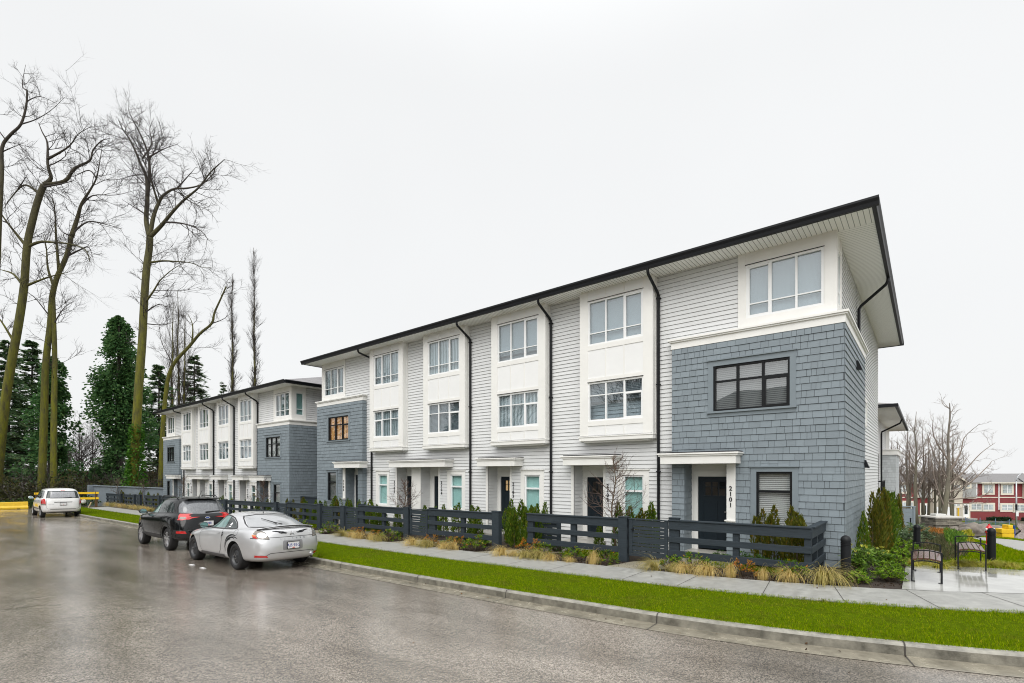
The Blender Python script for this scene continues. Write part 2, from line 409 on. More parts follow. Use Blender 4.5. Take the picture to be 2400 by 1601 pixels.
def soffit_mat():
    m = bpy.data.materials.new('grooved soffit'); m.use_nodes = True; nt = m.node_tree; N = nt.nodes; L = nt.links; b = N['Principled BSDF']
    b.inputs['Roughness'].default_value = .5
    uv = N.new('ShaderNodeUVMap'); w = N.new('ShaderNodeTexWave'); w.wave_type = 'BANDS'; w.bands_direction = 'X'; w.inputs['Scale'].default_value = 1.
    L.new(uv.outputs['UV'], w.inputs['Vector'])
    rp = N.new('ShaderNodeValToRGB'); L.new(w.outputs['Fac'], rp.inputs['Fac'])
    rp.color_ramp.elements[0].position = 0; rp.color_ramp.elements[0].color = (.18, .18, .17, 1)
    rp.color_ramp.elements[1].position = .07; rp.color_ramp.elements[1].color = (.90, .90, .875, 1)
    L.new(rp.outputs['Color'], b.inputs['Base Color'])
    return m
M_SOFFIT = soffit_mat()
def shingle_roof():
    m = bpy.data.materials.new('asphalt roof shingles'); m.use_nodes = True; nt = m.node_tree; N = nt.nodes; L = nt.links; b = N['Principled BSDF']
    b.inputs['Roughness'].default_value = .7
    tc = N.new('ShaderNodeTexCoord'); br = N.new('ShaderNodeTexBrick'); L.new(tc.outputs['UV'], br.inputs['Vector'])
    br.inputs['Scale'].default_value = 1; br.inputs['Brick Width'].default_value = .3; br.inputs['Row Height'].default_value = .14
    br.inputs['Mortar Size'].default_value = .006; br.inputs['Bias'].default_value = .0
    br.inputs['Color1'].default_value = (.17, .165, .17, 1); br.inputs['Color2'].default_value = (.26, .25, .255, 1); br.inputs['Mortar'].default_value = (.06, .06, .06, 1)
    L.new(br.outputs['Color'], b.inputs['Base Color'])
    return m
M_ROOF = shingle_roof()

def glass_mat(name, tint, refl=1.9, rough=.0):
    m = bpy.data.materials.new(name); m.use_nodes = True; nt = m.node_tree; N = nt.nodes; L = nt.links
    N.remove(N['Principled BSDF'])
    t = N.new('ShaderNodeBsdfTransparent'); t.inputs['Color'].default_value = (*tint, 1)
    g = N.new('ShaderNodeBsdfGlossy'); g.inputs['Roughness'].default_value = rough
    ge = N.new('ShaderNodeNewGeometry'); dt = N.new('ShaderNodeVectorMath'); dt.operation = 'DOT_PRODUCT'
    L.new(ge.outputs['Incoming'], dt.inputs[0]); L.new(ge.outputs['Normal'], dt.inputs[1])
    def mth(op, a, b=None):
        q = N.new('ShaderNodeMath'); q.operation = op
        L.new(a, q.inputs[0])
        if b is not None: q.inputs[1].default_value = b
        return q.outputs[0]
    pw = mth('POWER', mth('ADD', mth('MULTIPLY', mth('ABSOLUTE', dt.outputs['Value']), -1), 1), 5)
    f0 = ((refl - 1) / (refl + 1)) ** 2
    fac = mth('ADD', mth('MULTIPLY', pw, 1 - f0), f0)
    tc = N.new('ShaderNodeTexCoord'); n = N.new('ShaderNodeTexNoise'); n.inputs['Scale'].default_value = 1.3; n.inputs['Detail'].default_value = 1
    L.new(tc.outputs['Object'], n.inputs['Vector'])
    bp = N.new('ShaderNodeBump'); bp.inputs['Strength'].default_value = .025; bp.inputs['Distance'].default_value = .1
    L.new(n.outputs['Fac'], bp.inputs['Height']); L.new(bp.outputs['Normal'], g.inputs['Normal'])
    mx = N.new('ShaderNodeMixShader'); L.new(fac, mx.inputs['Fac'])
    L.new(t.outputs[0], mx.inputs[1]); L.new(g.outputs[0], mx.inputs[2]); L.new(mx.outputs[0], N['Material Output'].inputs['Surface'])
    return m
M_GLASS = glass_mat('window glass', (.90, .95, .975), 2.3)
M_CLEARG = glass_mat('clear window glass', (.955, .97, .97), 2.3)
M_GREEN = glass_mat('green tinted window glass', (.83, .95, .94), 1.7)

def slat_mat(name, light, dark, per, axis='Z', soft=.5, emit=0):
    m = bpy.data.materials.new(name); m.use_nodes = True; nt = m.node_tree; N = nt.nodes; L = nt.links; b = N['Principled BSDF']
    b.inputs['Roughness'].default_value = .6
    tc = N.new('ShaderNodeTexCoord'); w = N.new('ShaderNodeTexWave'); w.wave_type = 'BANDS'; w.bands_direction = axis
    w.inputs['Scale'].default_value = 2 * math.pi / (20 * per) ; w.inputs['Distortion'].default_value = 0 if axis == 'Z' else 2.5
    w.inputs['Detail Scale'].default_value = .6
    L.new(tc.outputs['Object'], w.inputs['Vector'])
    rp = N.new('ShaderNodeValToRGB'); L.new(w.outputs['Fac'], rp.inputs['Fac'])
    rp.color_ramp.elements[0].position = .12; rp.color_ramp.elements[0].color = (*dark, 1)
    rp.color_ramp.elements[1].position = .12 + soft; rp.color_ramp.elements[1].color = (*light, 1)
    L.new(rp.outputs['Color'], b.inputs['Base Color'])
    if emit:
        L.new(rp.outputs['Color'], b.inputs['Emission Color']); b.inputs['Emission Strength'].default_value = emit
    return m
BL = {
    'slat': slat_mat('white slatted blind', (.88, .89, .88), (.24, .24, .24), .048, 'Z', .28),
    'fine': slat_mat('white fine blind', (.52, .545, .55), (.44, .46, .465), .025),
    'bright': slat_mat('bright fine blind', (.80, .82, .82), (.66, .68, .68), .025),
    'dim': slat_mat('half open blind', (.27, .285, .29), (.09, .095, .10), .048),
    'curtain': slat_mat('pale curtain', (.72, .74, .72), (.33, .36, .35), .16, 'X', .8),
    'drape': slat_mat('dark gap curtain', (.42, .50, .48), (.05, .07, .07), .30, 'X', .7),
    'warm': slat_mat('lamp lit curtain', (.62, .33, .10), (.30, .13, .04), .28, 'X', .8, emit=.55),
}

# ------------------------------------------------------------ wall maps (u along wall, n outward, z up)
def front(Y): return lambda u, n, z: (u, Y - n, z)
def side(X): return lambda u, n, z: (X + n, u, z)      # faces +x
def sideL(X): return lambda u, n, z: (X - n, u, z)     # faces -x

def cells(u0, u1, z0, z1, holes):
    us = sorted({u0, u1, *[min(max(h[i], u0), u1) for h in holes for i in (0, 1)]}); zs = sorted({z0, z1, *[min(max(h[i], z0), z1) for h in holes for i in (2, 3)]})
    for a, b in zip(us[:-1], us[1:]):
        for c, d in zip(zs[:-1], zs[1:]):
            m = ((a + b) / 2, (c + d) / 2)
            if any(h[0] < m[0] < h[1] and h[2] < m[1] < h[3] for h in holes): continue
            if b - a > 1e-5 and d - c > 1e-5: yield a, b, c, d
def sheet(mb, T, u0, u1, z0, z1, n, holes=()):
    for a, b, c, d in cells(u0, u1, z0, z1, holes):
        mb.quad(T(a, n, c), T(b, n, c), T(b, n, d), T(a, n, d))
def spans(u0, u1, holes, za, zb):
    out = [(u0, u1)]
    for h in holes:
        if h[2] < zb - 1e-4 and h[3] > za + 1e-4:
            nx = []
            for a, b in out:
                if h[0] > a: nx.append((a, min(b, h[0])))
                if h[1] < b: nx.append((max(a, h[1]), b))
            out = [(a, b) for a, b in nx if b - a > .005]
    return out
def bands(z0, z1, ex, zref):
    k = math.floor((z0 - zref) / ex); z = zref + k * ex
    while z < z1 - 1e-4:
        yield max(z, z0), min(z + ex, z1), z; z += ex
def lap(mb, T, u0, u1, z0, z1, holes=(), ex=.119, d=.022, zref=0, gap=.007):
    for a, b, zb in bands(z0, z1, ex, zref):
        b = min(b, zb + ex - gap)  # slot below each course bares dark backing in place of a lip shadow
        if b - a < .005: continue
        cuts = sorted({a, b, *[h[i] for h in holes for i in (2, 3) if a < h[i] < b]})
        for c, e in zip(cuts[:-1], cuts[1:]):
            n0 = d * (1 - (c - zb) / ex) + .002; n1 = d * (1 - (e - zb) / ex) + .002
            for s, t in spans(u0, u1, holes, c, e):
                mb.add([T(s, 0, c), T(t, 0, c), T(t, n0, c), T(s, n0, c), T(t, n1, e), T(s, n1, e)], [(0, 1, 2, 3), (3, 2, 4, 5)])
def shingles(mb, T, u0, u1, z0, z1, holes=(), ex=.165, zref=0, seed=1):
    rr = random.Random(seed)
    for a, b, zb in bands(z0, z1, ex, zref):
        b = min(b, zb + ex - .008)  # slot shows near-black backing, drawing the shadow line under each course
        if b - a < .005: continue
        cuts = sorted({a, b, *[h[i] for h in holes for i in (2, 3) if a < h[i] < b]})
        u = u0 - rr.uniform(0, .2); cols = []
        while u < u1:
            w = rr.choice((.10, .14, .17, .20, .20, .26, .26)) ; cols.append((u, u + w)); u += w
        for c, e in zip(cuts[:-1], cuts[1:]):
            sp = spans(u0, u1, holes, c, e)
            for p, q in cols:
                th = .016 + rr.uniform(-.002, .004)
                for s, t in sp:
                    l, r = max(p, s), min(q, t)
                    if r - l < .02: continue
                    l += .0032; r -= .0032
                    n0 = th * (1 - .8 * (c - zb) / ex) + .003; n1 = th * (1 - .8 * (e - zb) / ex) + .001
                    v = [T(l, 0, c), T(r, 0, c), T(r, n0, c), T(l, n0, c), T(r, n1, e), T(l, n1, e), T(l, 0, e), T(r, 0, e)]
                    mb.add(v, [(0, 1, 2, 3), (3, 2, 4, 5), (0, 3, 5, 6), (2, 1, 7, 4)])

def window(par, T, u0, u1, z0, z1, cols=3, trans=None, fm=None, glass=None, blind='fine', drop=1., thick_col=None, mull=.05, tbar=.03, lower_sash=None):
    """frame with mullions; panes and blind hang off it"""
    fm = fm or M_VINYL; glass = glass or M_GLASS
    mb = MB(); f = .05
    B = lambda a, b, n0, n1, c, d: mb.box(a, b, n0, n1, c, d, T)
    B(u0, u0 + f, -.09, -.005, z0, z1); B(u1 - f, u1, -.09, -.005, z0, z1)
    B(u0 + f, u1 - f, -.09, -.005, z0, z0 + f); B(u0 + f, u1 - f, -.09, -.005, z1 - f, z1)
    us = [u0 + (u1 - u0) * i / cols for i in range(cols + 1)]
    for i in range(1, cols): B(us[i] - mull / 2, us[i] + mull / 2, -.085, -.012, z0 + f, z1 - f)
    if trans:
        for i in range(cols):
            a = us[i] + (f if i == 0 else mull / 2); b = us[i + 1] - (f if i == cols - 1 else mull / 2)
            B(a, b, -.08, -.018, trans - tbar / 2, trans + tbar / 2)
    if thick_col is not None:      # the sash that opens
        i = thick_col; a = us[i] + (f if i == 0 else mull / 2); b = us[i + 1] - (f if i == cols - 1 else mull / 2)
        c = z0 + f; d = (trans - tbar / 2) if (trans and trans < z0 + .75 * (z1 - z0)) and lower_sash else z1 - f
        if lower_sash: d = trans - tbar / 2
        for (p, q, r_, s_) in ((a, a + .03, c, d), (b - .03, b, c, d), (a + .03, b - .03, c, c + .03), (a + .03, b - .03, d - .035, d)): B(p, q, -.075, -.014, r_, s_)
    w = mb.build('window', fm, par)
    g = MB(); g.box(u0 + f * .6, u1 - f * .6, -.060, -.054, z0 + f * .6, z1 - f * .6, T); g.build('pane', glass, w)
    if isinstance(blind, tuple): blind, drop = blind
    if blind:
        k = MB(); zb = z1 - (z1 - z0) * drop
        k.quad(T(u0, -.125, zb), T(u1, -.125, zb), T(u1, -.125, z1), T(u0, -.125, z1)); k.build('curtain' if blind in ('curtain', 'drape', 'warm') else 'blind', BL[blind], w)
    return w
def reveal(mb, T, u0, u1, z0, z1, depth=.1):
    for a, b, c, d in ((u0, u0, z0, z1), (u1, u1, z0, z1)): mb.quad(T(a, 0, c), T(a, -depth, c), T(a, -depth, d), T(a, 0, d))
    for z in (z0, z1): mb.quad(T(u0, 0, z), T(u1, 0, z), T(u1, -depth, z), T(u0, -depth, z))
def casing(par, T, u0, u1, z0, z1, m, w=.13, head=.15, hood=True, sill=True, n=.03, name='window_trim'):
    mb = MB(); B = lambda a, b, n0, n1, c, d: mb.box(a, b, n0, n1, c, d, T)
    B(u0 - w, u0, -.04, n, z0 - (w if not sill else .0), z1 + head); B(u1, u1 + w, -.04, n, z0 - (w if not sill else .0), z1 + head); B(u0, u1, -.04, n - .002, z1, z1 + head)
    if hood: B(u0 - w - .02, u1 + w + .02, -.02, n + .035, z1 + head, z1 + head + .03)
    if sill:
        B(u0 - w - .02, u1 + w + .02, -.04, n + .04, z0 - .05, z0); B(u0 - w + .01, u1 + w - .01, -.02, n - .004, z0 - .15, z0 - .05)
    else: B(u0, u1, -.04, n - .002, z0 - w, z0)
    o = mb.build(name, m, par); return o
def number(par, T, u, z0, z1, s):
    k = len(s); h = (z1 - z0) / (k + (k - 1) * .28)
    for i, ch in enumerate(s):
        z = z1 - h - i * h * 1.28
        mb = text_mesh(ch, h * 1.40, lambda a, n, c, z=z: T(u + a, .002 + n, z + c), .012, bold=.0025)
        if i == 0: acc = mb
        else: acc.add(mb.v, mb.f)
    acc.build('house_number', M_BLACK, par)
def door(par, T, u0, u1, z0, z1, lite='glass'):
    mb = MB(); B = lambda a, b, n0, n1, c, d: mb.box(a, b, n0, n1, c, d, T)
    W = u1 - u0; H = z1 - z0; g0, g1 = z1 - .52, z1 - .15; a0, a1 = u0 + .18, u1 - .18
    for a, b, c, d in cells(u0, u1, z0, z1, [(a0, a1, g0, g1)]): B(a, b, -.045, 0, c, d)
    for (a, b, c, d) in ((u0 + .0, u0 + .13, z0, z1), (u1 - .13, u1, z0, z1), (u0 + .13, u1 - .13, z0, z0 + .25), (u0 + .13, u1 - .13, g0 - .17, g0 - .03), (u0 + .13, u1 - .13, z1 - .12, z1), ((u0 + u1) / 2 - .06, (u0 + u1) / 2 + .06, z0 + .25, g0 - .17)):
        B(a, b, 0, .012, c, d)
    B(a0 - .03, a1 + .03, 0, .035, g0 - .035, g0 - .005)
    d = mb.build('door', M_DOOR, par)
    g = MB(); g.box(a0, a1, -.03, -.024, g0, g1, T); g.build('door_glass', M_GLASS, d)
    q = MB()
    for i in (1, 2): q.box(a0 + (a1 - a0) * i / 3 - .012, a0 + (a1 - a0) * i / 3 + .012, -.035, .002, g0, g1, T)
    q.box(a0, a1, -.035, .003, (g0 + g1) / 2 + .04, (g0 + g1) / 2 + .06, T); q.build('glazing_bar', M_DOOR, d)
    if lite == 'warm':
        w = MB(); w.quad(T(a0, -.05, g0), T(a1, -.05, g0), T(a1, -.05, g1), T(a0, -.05, g1)); w.build('lit_window', mat('lamp lit door glass', (.7, .38, .13), .6, emit=.6), d)
    h = MB(); hx = u1 - .07; h.box(hx - .025, hx + .025, 0.012, .03, z0 + .92, z0 + 1.12, T); h.box(hx - .015, hx + .015, .03, .07, z0 + 1.02, z0 + 1.05, T)
    h.box(hx - .11, hx + .015, .055, .075, z0 + 1.02, z0 + 1.05, T)
    h.build('handle', mat('brushed handle', (.4, .4, .4), .35, metal=1), d)
def hood(par, T, u0, u1, z0=2.24, z1=2.53, n=.47):
    mb = MB(); B = lambda a, b, n0, n1, c, d: mb.box(a, b, n0, n1, c, d, T)
    B(u0 + .05, u1 - .05, .0, n - .03, z0, z1 - .085); B(u0, u1, .0, n, z1 - .085, z1 - .04); B(u0 - .03, u1 + .03, .0, n + .03, z1 - .04, z1)
    c = mb.build('canopy', M_WHITE, par, bevel=.006)
    k = MB(); k.box(u0 + .02, u1 - .0, .0, n - .10, z1, z1 + .035, T); k.build('membrane', M_MEMB, c)
def bay(par, T, b, w, z0, z1, yb, yl, upw, low, k=1., blinds=('fine', 'curtain'), glass=None, tops=2, lows=2):
    """projecting white bay from z0 to the soffit with two windows"""
    s = .275 * k; a, e = b + s, b + w - s; p = .012
    zu0, zu1 = upw; zl0, zl1 = low
    holes = [(a, e, zu0, zu1), (a, e, zl0, zl1)]
    mb = MB(); sheet(mb, T, b, b + w, z0, z1, 0, holes)
    for h in holes: reveal(mb, T, *h)
    d = yl - yb
    mb.quad(T(b, 0, z0), T(b, -d, z0), T(b, -d, z1), T(b, 0, z1)); mb.quad(T(b + w, 0, z0), T(b + w, -d, z0), T(b + w, -d, z1), T(b + w, 0, z1))
    mb.quad(T(b, 0, z0), T(b + w, 0, z0), T(b + w, -d, z0), T(b, -d, z0))
    o = mb.build('bay', M_PANEL, par)
    t = MB(); B = lambda u0, u1, n0, n1, c, f: t.box(u0, u1, n0, n1, c, f, T)
    B(b - .018, a, 0, .018, z0 + .16, z1); B(e, b + w + .018, 0, .018, z0 + .16, z1)                 # corner boards
    B(b + w, b + w + .018, -.14, 0, z0 + .16, z1); B(b + w, b + w + .018, -d, -d + .09, z0 + .16, z1)
    for c, f in ((zu1, zu1 + .07), (zu0 - .15, zu0), (zl1, zl1 + .13), (zl0 - .15, zl0)): B(a, e, 0, .016, c, f)
    for i in (1, 2):
        m_ = a + (e - a) * i / 3
        for c, f in ((zu1 + .07, z1), (zl1 + .13, zu0 - .15), (z0 + .16, zl0 - .15)): B(m_ - .02, m_ + .02, 0, .011, c, f)
    t.build('bay_trim', M_WHITE, o)
    q = MB(); B = lambda u0, u1, n0, n1, c, f: q.box(u0, u1, n0, n1, c, f, T)
    B(b - .03, b + w + .03, -d, .055, z0 + .02, z0 + .13); B(b - .045, b + w + .045, -d, .072, z0 + .13, z0 + .165); B(b + .1, b + w - .1, -d, -.03, z0 - .03, z0 + .02)
    q.build('skirt_moulding', M_WHITE, o, bevel=.006)
    for zz in (zu1, zl1): x = MB(); x.box(a - .01, e + .01, .016, .030, zz + .004, zz + .018, T); x.build('flashing', M_BLACK, o)
    x = MB(); x.box(b, b + w, .0, .035, z0 + .165, z0 + .175, T); x.build('flashing', M_BLACK, o)
    window(par, T, a, e, zu0, zu1, 3, zu0 + (zu1 - zu0) * .27, glass=glass, blind=blinds[0], thick_col=tops)
    window(par, T, a, e, zl0, zl1, 3, zl0 + (zl1 - zl0) * .66, glass=glass, blind=blinds[1], thick_col=lows, lower_sash=True)
def downpipe(par, u, yg, yl, z1, z0, zt, du=0.):
    mb = MB(); y = yl - .075
    mb.tube([(u - du, yg, z1), (u - du, yg + .02, z1 - .12), (u - du, yg + .06, z1 - .18), (u, y - .05, zt + .05), (u, y, zt - .03), (u, y, zt - .2), (u, y, z0)], .042, 8)
    for z in (zt - .1, (zt + z0) / 2 + 1.2, (zt + z0) / 2 - 1.3): mb.box(u - .055, u + .055, y - .05, yl, z, z + .03)
    mb.build('downpipe', M_BLACK, par, smooth=False)
def entry(par, T, u0, u1, zf, ztop, depth, lap_left, seed, dw=(.10, 1.02), lite='glass', zref=0, right=None, dtop=1.90):
    """recessed porch: inner side walls, ceiling, back wall with door"""
    mb = MB()
    for u in ((u0, u1) if right is None else (u0,)):
        Ts = (lambda uu, n, z, u=u: (T(u, 0, z)[0] + n * (1 if u == u0 else -1), T(u, 0, z)[1] + uu, z))
        if lap_left == 'lap': lap(mb, Ts, 0, depth, zf, ztop, zref=zref); sheet(mb, Ts, 0, depth, zf, ztop, 0)
        elif lap_left == 'shingle': shingles(mb, Ts, 0, depth, zf, ztop, zref=zref, seed=seed); sheet(mb, Ts, 0, depth, zf, ztop, 0)
    mb.build('porch_wall', M_LAP if lap_left == 'lap' else M_SHIN, par)
    c = MB(); c.quad(T(u0, 0, ztop), T(u1, 0, ztop), T(u1, -depth, ztop), T(u0, -depth, ztop))
    a, b = u0 + dw[0], u0 + dw[1]
    sheet(c, T, u0, u1, zf, ztop, -depth, [(a, b, zf, dtop)])
    c.build('porch_ceiling', M_WHITE, par)
    t = MB(); B = lambda p, q, n0, n1, r, s: t.box(p, q, n0, n1, r, s, T)
    B(a - .10, a, -depth - .06, -depth + .03, zf, dtop + .13); B(b, b + .10, -depth - .06, -depth + .03, zf, dtop + .13); B(a, b, -depth - .06, -depth + .028, dtop, dtop + .13); B(a - .12, b + .12, -depth, -depth + .05, dtop + .13, dtop + .16)
    t.build('door_trim', M_WHITE, par)
    Td = lambda u, n, z: T(u, n - depth - .02, z)
    door(par, Td, a, b, zf + .03, dtop, lite)
    s = MB(); s.box(u0, u1, -depth, .0, zf - .4, zf, T); s.box(u0 - .1, u1 + .1, 0, .75, zf - .5, zf - .02, T); s.build('porch_slab', M_PORCH, par)

def block(S):
    """one row of townhouses: grey shingled ends, white bays between"""
    dz = S['dz']; x0, x1 = S['gl'][0], S['gr'][1]
    base = S['base']
    yw, yb, yl, yR = 13.54, 13.478, 13.76, 27.0
    zs, zf, zc = 7.65 + dz, 5.43 + dz, 5.70 + dz
    P = empty('townhouse_block', ((x0 + x1) / 2, 20, base), S['label'], 'townhouses')
    F = front(yl); G = front(yw); Bf = front(yb)
    W = {}
    holes = []; lapmb = MB(); backing = MB(); shin = MB(); shb = MB()
    zr = dz
    k = S['bw'] / 2.39
    xu0, xu1 = x0 + .14, x1 - .21                        # upper side walls
    # --- openings in the lap wall
    for i, b in enumerate(S['bays']):
        wl = b + S['win'][i] * k; ww = .67 * k
        W[i] = (wl, wl + ww, .56 + dz, 1.93 + dz); holes.append(W[i])
    zfl = -.12 + dz
    ent = S['entries']
    for (e0, e1, fin, lites) in ent: holes.append((e0, e1, -1 + dz, 2.24 + dz))
    # end unit cells that do not need lap behind the shingles
    lap(lapmb, F, S['gl'][1] - .02, S['gr'][0] + .02, base - .2, zs, holes, zref=zr)
    for i, b in enumerate(S['bays']): pass
    # upper corner bays and upper lap
    cb = S['cb']
    for (c0, c1, w0, w1) in cb:
        holes.append((w0, w1, 5.97 + dz, 7.33 + dz))
    lap(lapmb, F, xu0, S['gl'][1] - .02, zc, zs, holes, zref=zr); lap(lapmb, F, S['gr'][0] + .02, xu1, zc, zs, holes, zref=zr)
    hb = [(x0, S['gl'][1], base - .5, zf), (S['gr'][0], x1, base - .5, zf)]
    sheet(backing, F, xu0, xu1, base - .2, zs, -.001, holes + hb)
    # side walls
    SR = side(xu1); SG = side(x1); SL = sideL(xu0); SLG = sideL(x0)
    sideh = [(13.98, 14.45, 6.0 + dz, 7.30 + dz), (20.3, 21.5, 3.75 + dz, 4.45 + dz)]
    lap(lapmb, SR, yl, 18.35, zc, zs, sideh, zref=zr); lap(lapmb, SR, 18.3, yR, base - 1.6, zs, sideh, zref=zr)
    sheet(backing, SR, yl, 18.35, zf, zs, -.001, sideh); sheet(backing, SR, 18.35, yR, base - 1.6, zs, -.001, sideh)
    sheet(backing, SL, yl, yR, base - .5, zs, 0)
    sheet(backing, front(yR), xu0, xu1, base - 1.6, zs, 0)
    lapmb.build('lap_siding', M_LAP, P); backing.build('wall', mat('shadow line wall backing', (.035, .035, .035), .8), P)  # the shadow lines between lap courses are put into this dark colour
    # --- grey shingle volumes
    midL, lowL, postL, recL = S['L']; midR, lowR, postR, recR = S['Rr']
    gh = []
    for (mid, low, post, rec) in ((midL, lowL, postL, recL), (midR, lowR, postR, recR)):
        gh += [(mid[0], mid[1], 3.62 + dz, 4.81 + dz), (low[0], low[1], .60 + dz, 2.03 + dz), (rec[0], rec[1], -1 + dz, 2.24 + dz), (post[0], post[1], .70 + dz, 2.24 + dz)]
    for gi, (g0, g1) in enumerate((S['gl'], S['gr'])):
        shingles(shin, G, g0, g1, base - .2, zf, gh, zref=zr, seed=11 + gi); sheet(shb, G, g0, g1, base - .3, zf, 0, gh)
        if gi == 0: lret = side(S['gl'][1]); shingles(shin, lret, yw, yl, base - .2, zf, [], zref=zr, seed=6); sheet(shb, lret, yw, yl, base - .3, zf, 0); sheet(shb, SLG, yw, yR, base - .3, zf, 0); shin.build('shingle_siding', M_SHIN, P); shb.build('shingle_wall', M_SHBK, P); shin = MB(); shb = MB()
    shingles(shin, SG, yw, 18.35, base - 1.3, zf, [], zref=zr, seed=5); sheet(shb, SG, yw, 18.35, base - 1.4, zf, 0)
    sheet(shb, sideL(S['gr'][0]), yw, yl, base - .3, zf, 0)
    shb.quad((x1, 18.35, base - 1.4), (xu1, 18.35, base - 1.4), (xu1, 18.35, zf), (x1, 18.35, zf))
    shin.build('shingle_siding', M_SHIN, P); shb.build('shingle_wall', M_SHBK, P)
    # cornice bands
    for (g0, g1, right) in ((S['gl'][0], S['gl'][1], False), (S['gr'][0], S['gr'][1], True)):
        mb = MB(); ye = yl + .25 if not right else 18.4
        def ring(o, z0, z1):
            mb.box(g0 - o, g1 + o, yw - o, yl + .02, z0, z1)
            if right: mb.box(xu1 - .05, g1 + o - .0005, yl + .02, ye + o, z0, z1)
        ring(.02, zf, zc - .09); ring(.06, zc - .09, zc - .05); ring(.09, zc - .05, zc)
        mb.build('cornice', M_WHITE, P)
    # corner bays on the top floor
    for ci, (c0, c1, w0, w1) in enumerate(cb):
        T = front(yl - .03); t = MB()
        for a, b, c, d in cells(c0, c1, zc, zs, [(w0, w1, 5.97 + dz, 7.33 + dz)]): t.box(a, b, -.03, 0, c, d, T)
        B = lambda a, b, n0, n1, c, d: t.box(a, b, n0, n1, c, d, T)
        B(c0 - .005, w0 - .02, 0, .014, zc, zs); B(w1 + .02, c1 + .005, 0, .014, zc, zs); B(w0 - .02, w1 + .02, 0, .013, 7.33 + dz, 7.41 + dz); B(w0 - .02, w1 + .02, 0, .013, zc, 5.97 + dz)
        for i in (1, 2): m_ = w0 + (w1 - w0) * i / 3; B(m_ - .02, m_ + .02, 0, .009, 7.41 + dz, zs)
        if ci == 1:
            T2 = side(xu1 + .03)
            for a, b, c, d in cells(yl - .03, 14.6, zc, zs, [sideh[0]]): t.box(a, b, -.04, 0, c, d, T2)
            for (a, b, c, d) in ((yl - .03, 13.96, zc, zs), (14.47, 14.605, zc, zs), (13.96, 14.47, 7.3 + dz, 7.38 + dz), (13.96, 14.47, zc, 6.0 + dz)): t.box(a, b, 0, .014, c, d, T2)
        t.build('corner_bay', M_WHITE, P)
        x = MB(); x.box(w0 - .02, w1 + .02, .013, .03, 7.335 + dz, 7.35 + dz, T); x.build('flashing', M_BLACK, P)
        window(P, T, w0, w1, 5.97 + dz, 7.33 + dz, 3, 6.33 + dz, blind=S['blinds']['corner'][ci], thick_col=0 if ci else 2)
    window(P, side(xu1 + .03), 13.98, 14.45, 6.0 + dz, 7.30 + dz, 1, 6.36 + dz, glass=M_GREEN, blind='fine')
    window(P, side(xu1), 20.3, 21.5, 3.75 + dz, 4.45 + dz, 2, None, blind='fine'); casing(P, side(xu1), 20.3, 21.5, 3.75 + dz, 4.45 + dz, M_WHITE, sill=False, hood=False)
    # bays and ground floor windows
    for i, b in enumerate(S['bays']):
        bl = S['blinds']['bay'][i]
        bay(P, Bf, b, S['bw'], 2.97 + dz, zs, yb, yl, (5.95 + dz, 7.32 + dz), (3.60 + dz, 4.80 + dz), k, bl, tops=S['ops'][i], lows=S['ops'][i])
        w = W[i]; window(P, F, *w, 1, 1.46 + dz, glass=M_GREEN, blind=S['blinds']['low'][i], tbar=.06)
        casing(P, F, *w, M_WHITE, w=.17 * k, head=.16, sill=False)
    # end units
    for (mid, low, post, rec), bm_, side_ in (((midL, lowL, postL, recL), S['blinds']['mid'][0], 'l'), ((midR, lowR, postR, recR), S['blinds']['mid'][1], 'r')):
        w = (mid[0], mid[1], 3.62 + dz, 4.81 + dz)
        window(P, G, *w, 3, 4.40 + dz, fm=M_BFRAME, glass=M_CLEARG, blind=bm_, mull=.06, tbar=.05, thick_col=2, lower_sash=True); casing(P, G, *w, M_GREYT, w=.13, head=.14)
        w = (low[0], low[1], .60 + dz, 2.03 + dz)
        window(P, G, *w, 1, 1.54 + dz, fm=M_BFRAME, glass=M_CLEARG, blind='slat' if side_ == 'r' else 'dim', tbar=.06); casing(P, G, *w, M_GREYT, w=.13, head=.11)
        t = MB(); T = G
        t.box(post[0], post[1], -.2, .03, .78 + dz, 2.24 + dz, T); t.box(post[0] - .045, post[1] + .005, -.24, .07, .745 + dz, .78 + dz, T); t.box(post[0] - .01, post[1] + .0, -.2, .04, .70 + dz, .745 + dz, T)
        t.build('porch_post', M_WHITE, P, bevel=.005)
        t = MB(); shingles(t, T, post[0], post[1], zfl, .7 + dz, zref=zr, seed=3); t.box(post[0], post[1], -.5, 0, zfl - .3, .7 + dz, T); t.build('low_wall', M_SHIN, P)
        entry(P, G, rec[0], rec[1], zfl, 2.24 + dz, .52, 'shingle', 21, dw=(.19 if side_ == 'r' else .08, 1.09 if side_ == 'r' else .96), zref=zr, dtop=1.90 + dz)
    hood(P, G, *S['hoodL'], 2.24 + dz, 2.53 + dz); hood(P, G, *S['hoodR'], 2.24 + dz, 2.53 + dz)
    # middle entries
    for (e0, e1, fin, lites) in ent:
        if not fin:
            entry(P, F, e0, e1, zfl, 2.24 + dz, .5, 'lap', 31, dw=(.20, 1.04), lite=lites[0], zref=zr, dtop=1.86 + dz)
            hood(P, F, e0 - .18, e0 + 1.70 * (k if k < 1 else 1) - .0, 2.24 + dz, 2.53 + dz, .5)
        else:
            f0, f1 = fin
            entry(P, F, e0, f0, zfl, 2.24 + dz, .5, 'lap', 32, dw=(.05, .95), lite=lites[0], zref=zr, dtop=1.86 + dz)
            entry(P, F, f1, e1, zfl, 2.24 + dz, .5, 'lap', 33, dw=(.30, 1.10), lite=lites[1], zref=zr, dtop=1.86 + dz)
            t = MB(); t.box(f0, f1, -.5, .02, zfl, 2.24 + dz, F); t.build('porch_fin', M_WHITE, P)
            hood(P, F, e0 - .05, e1 + .9 * k, 2.24 + dz, 2.53 + dz, .5)
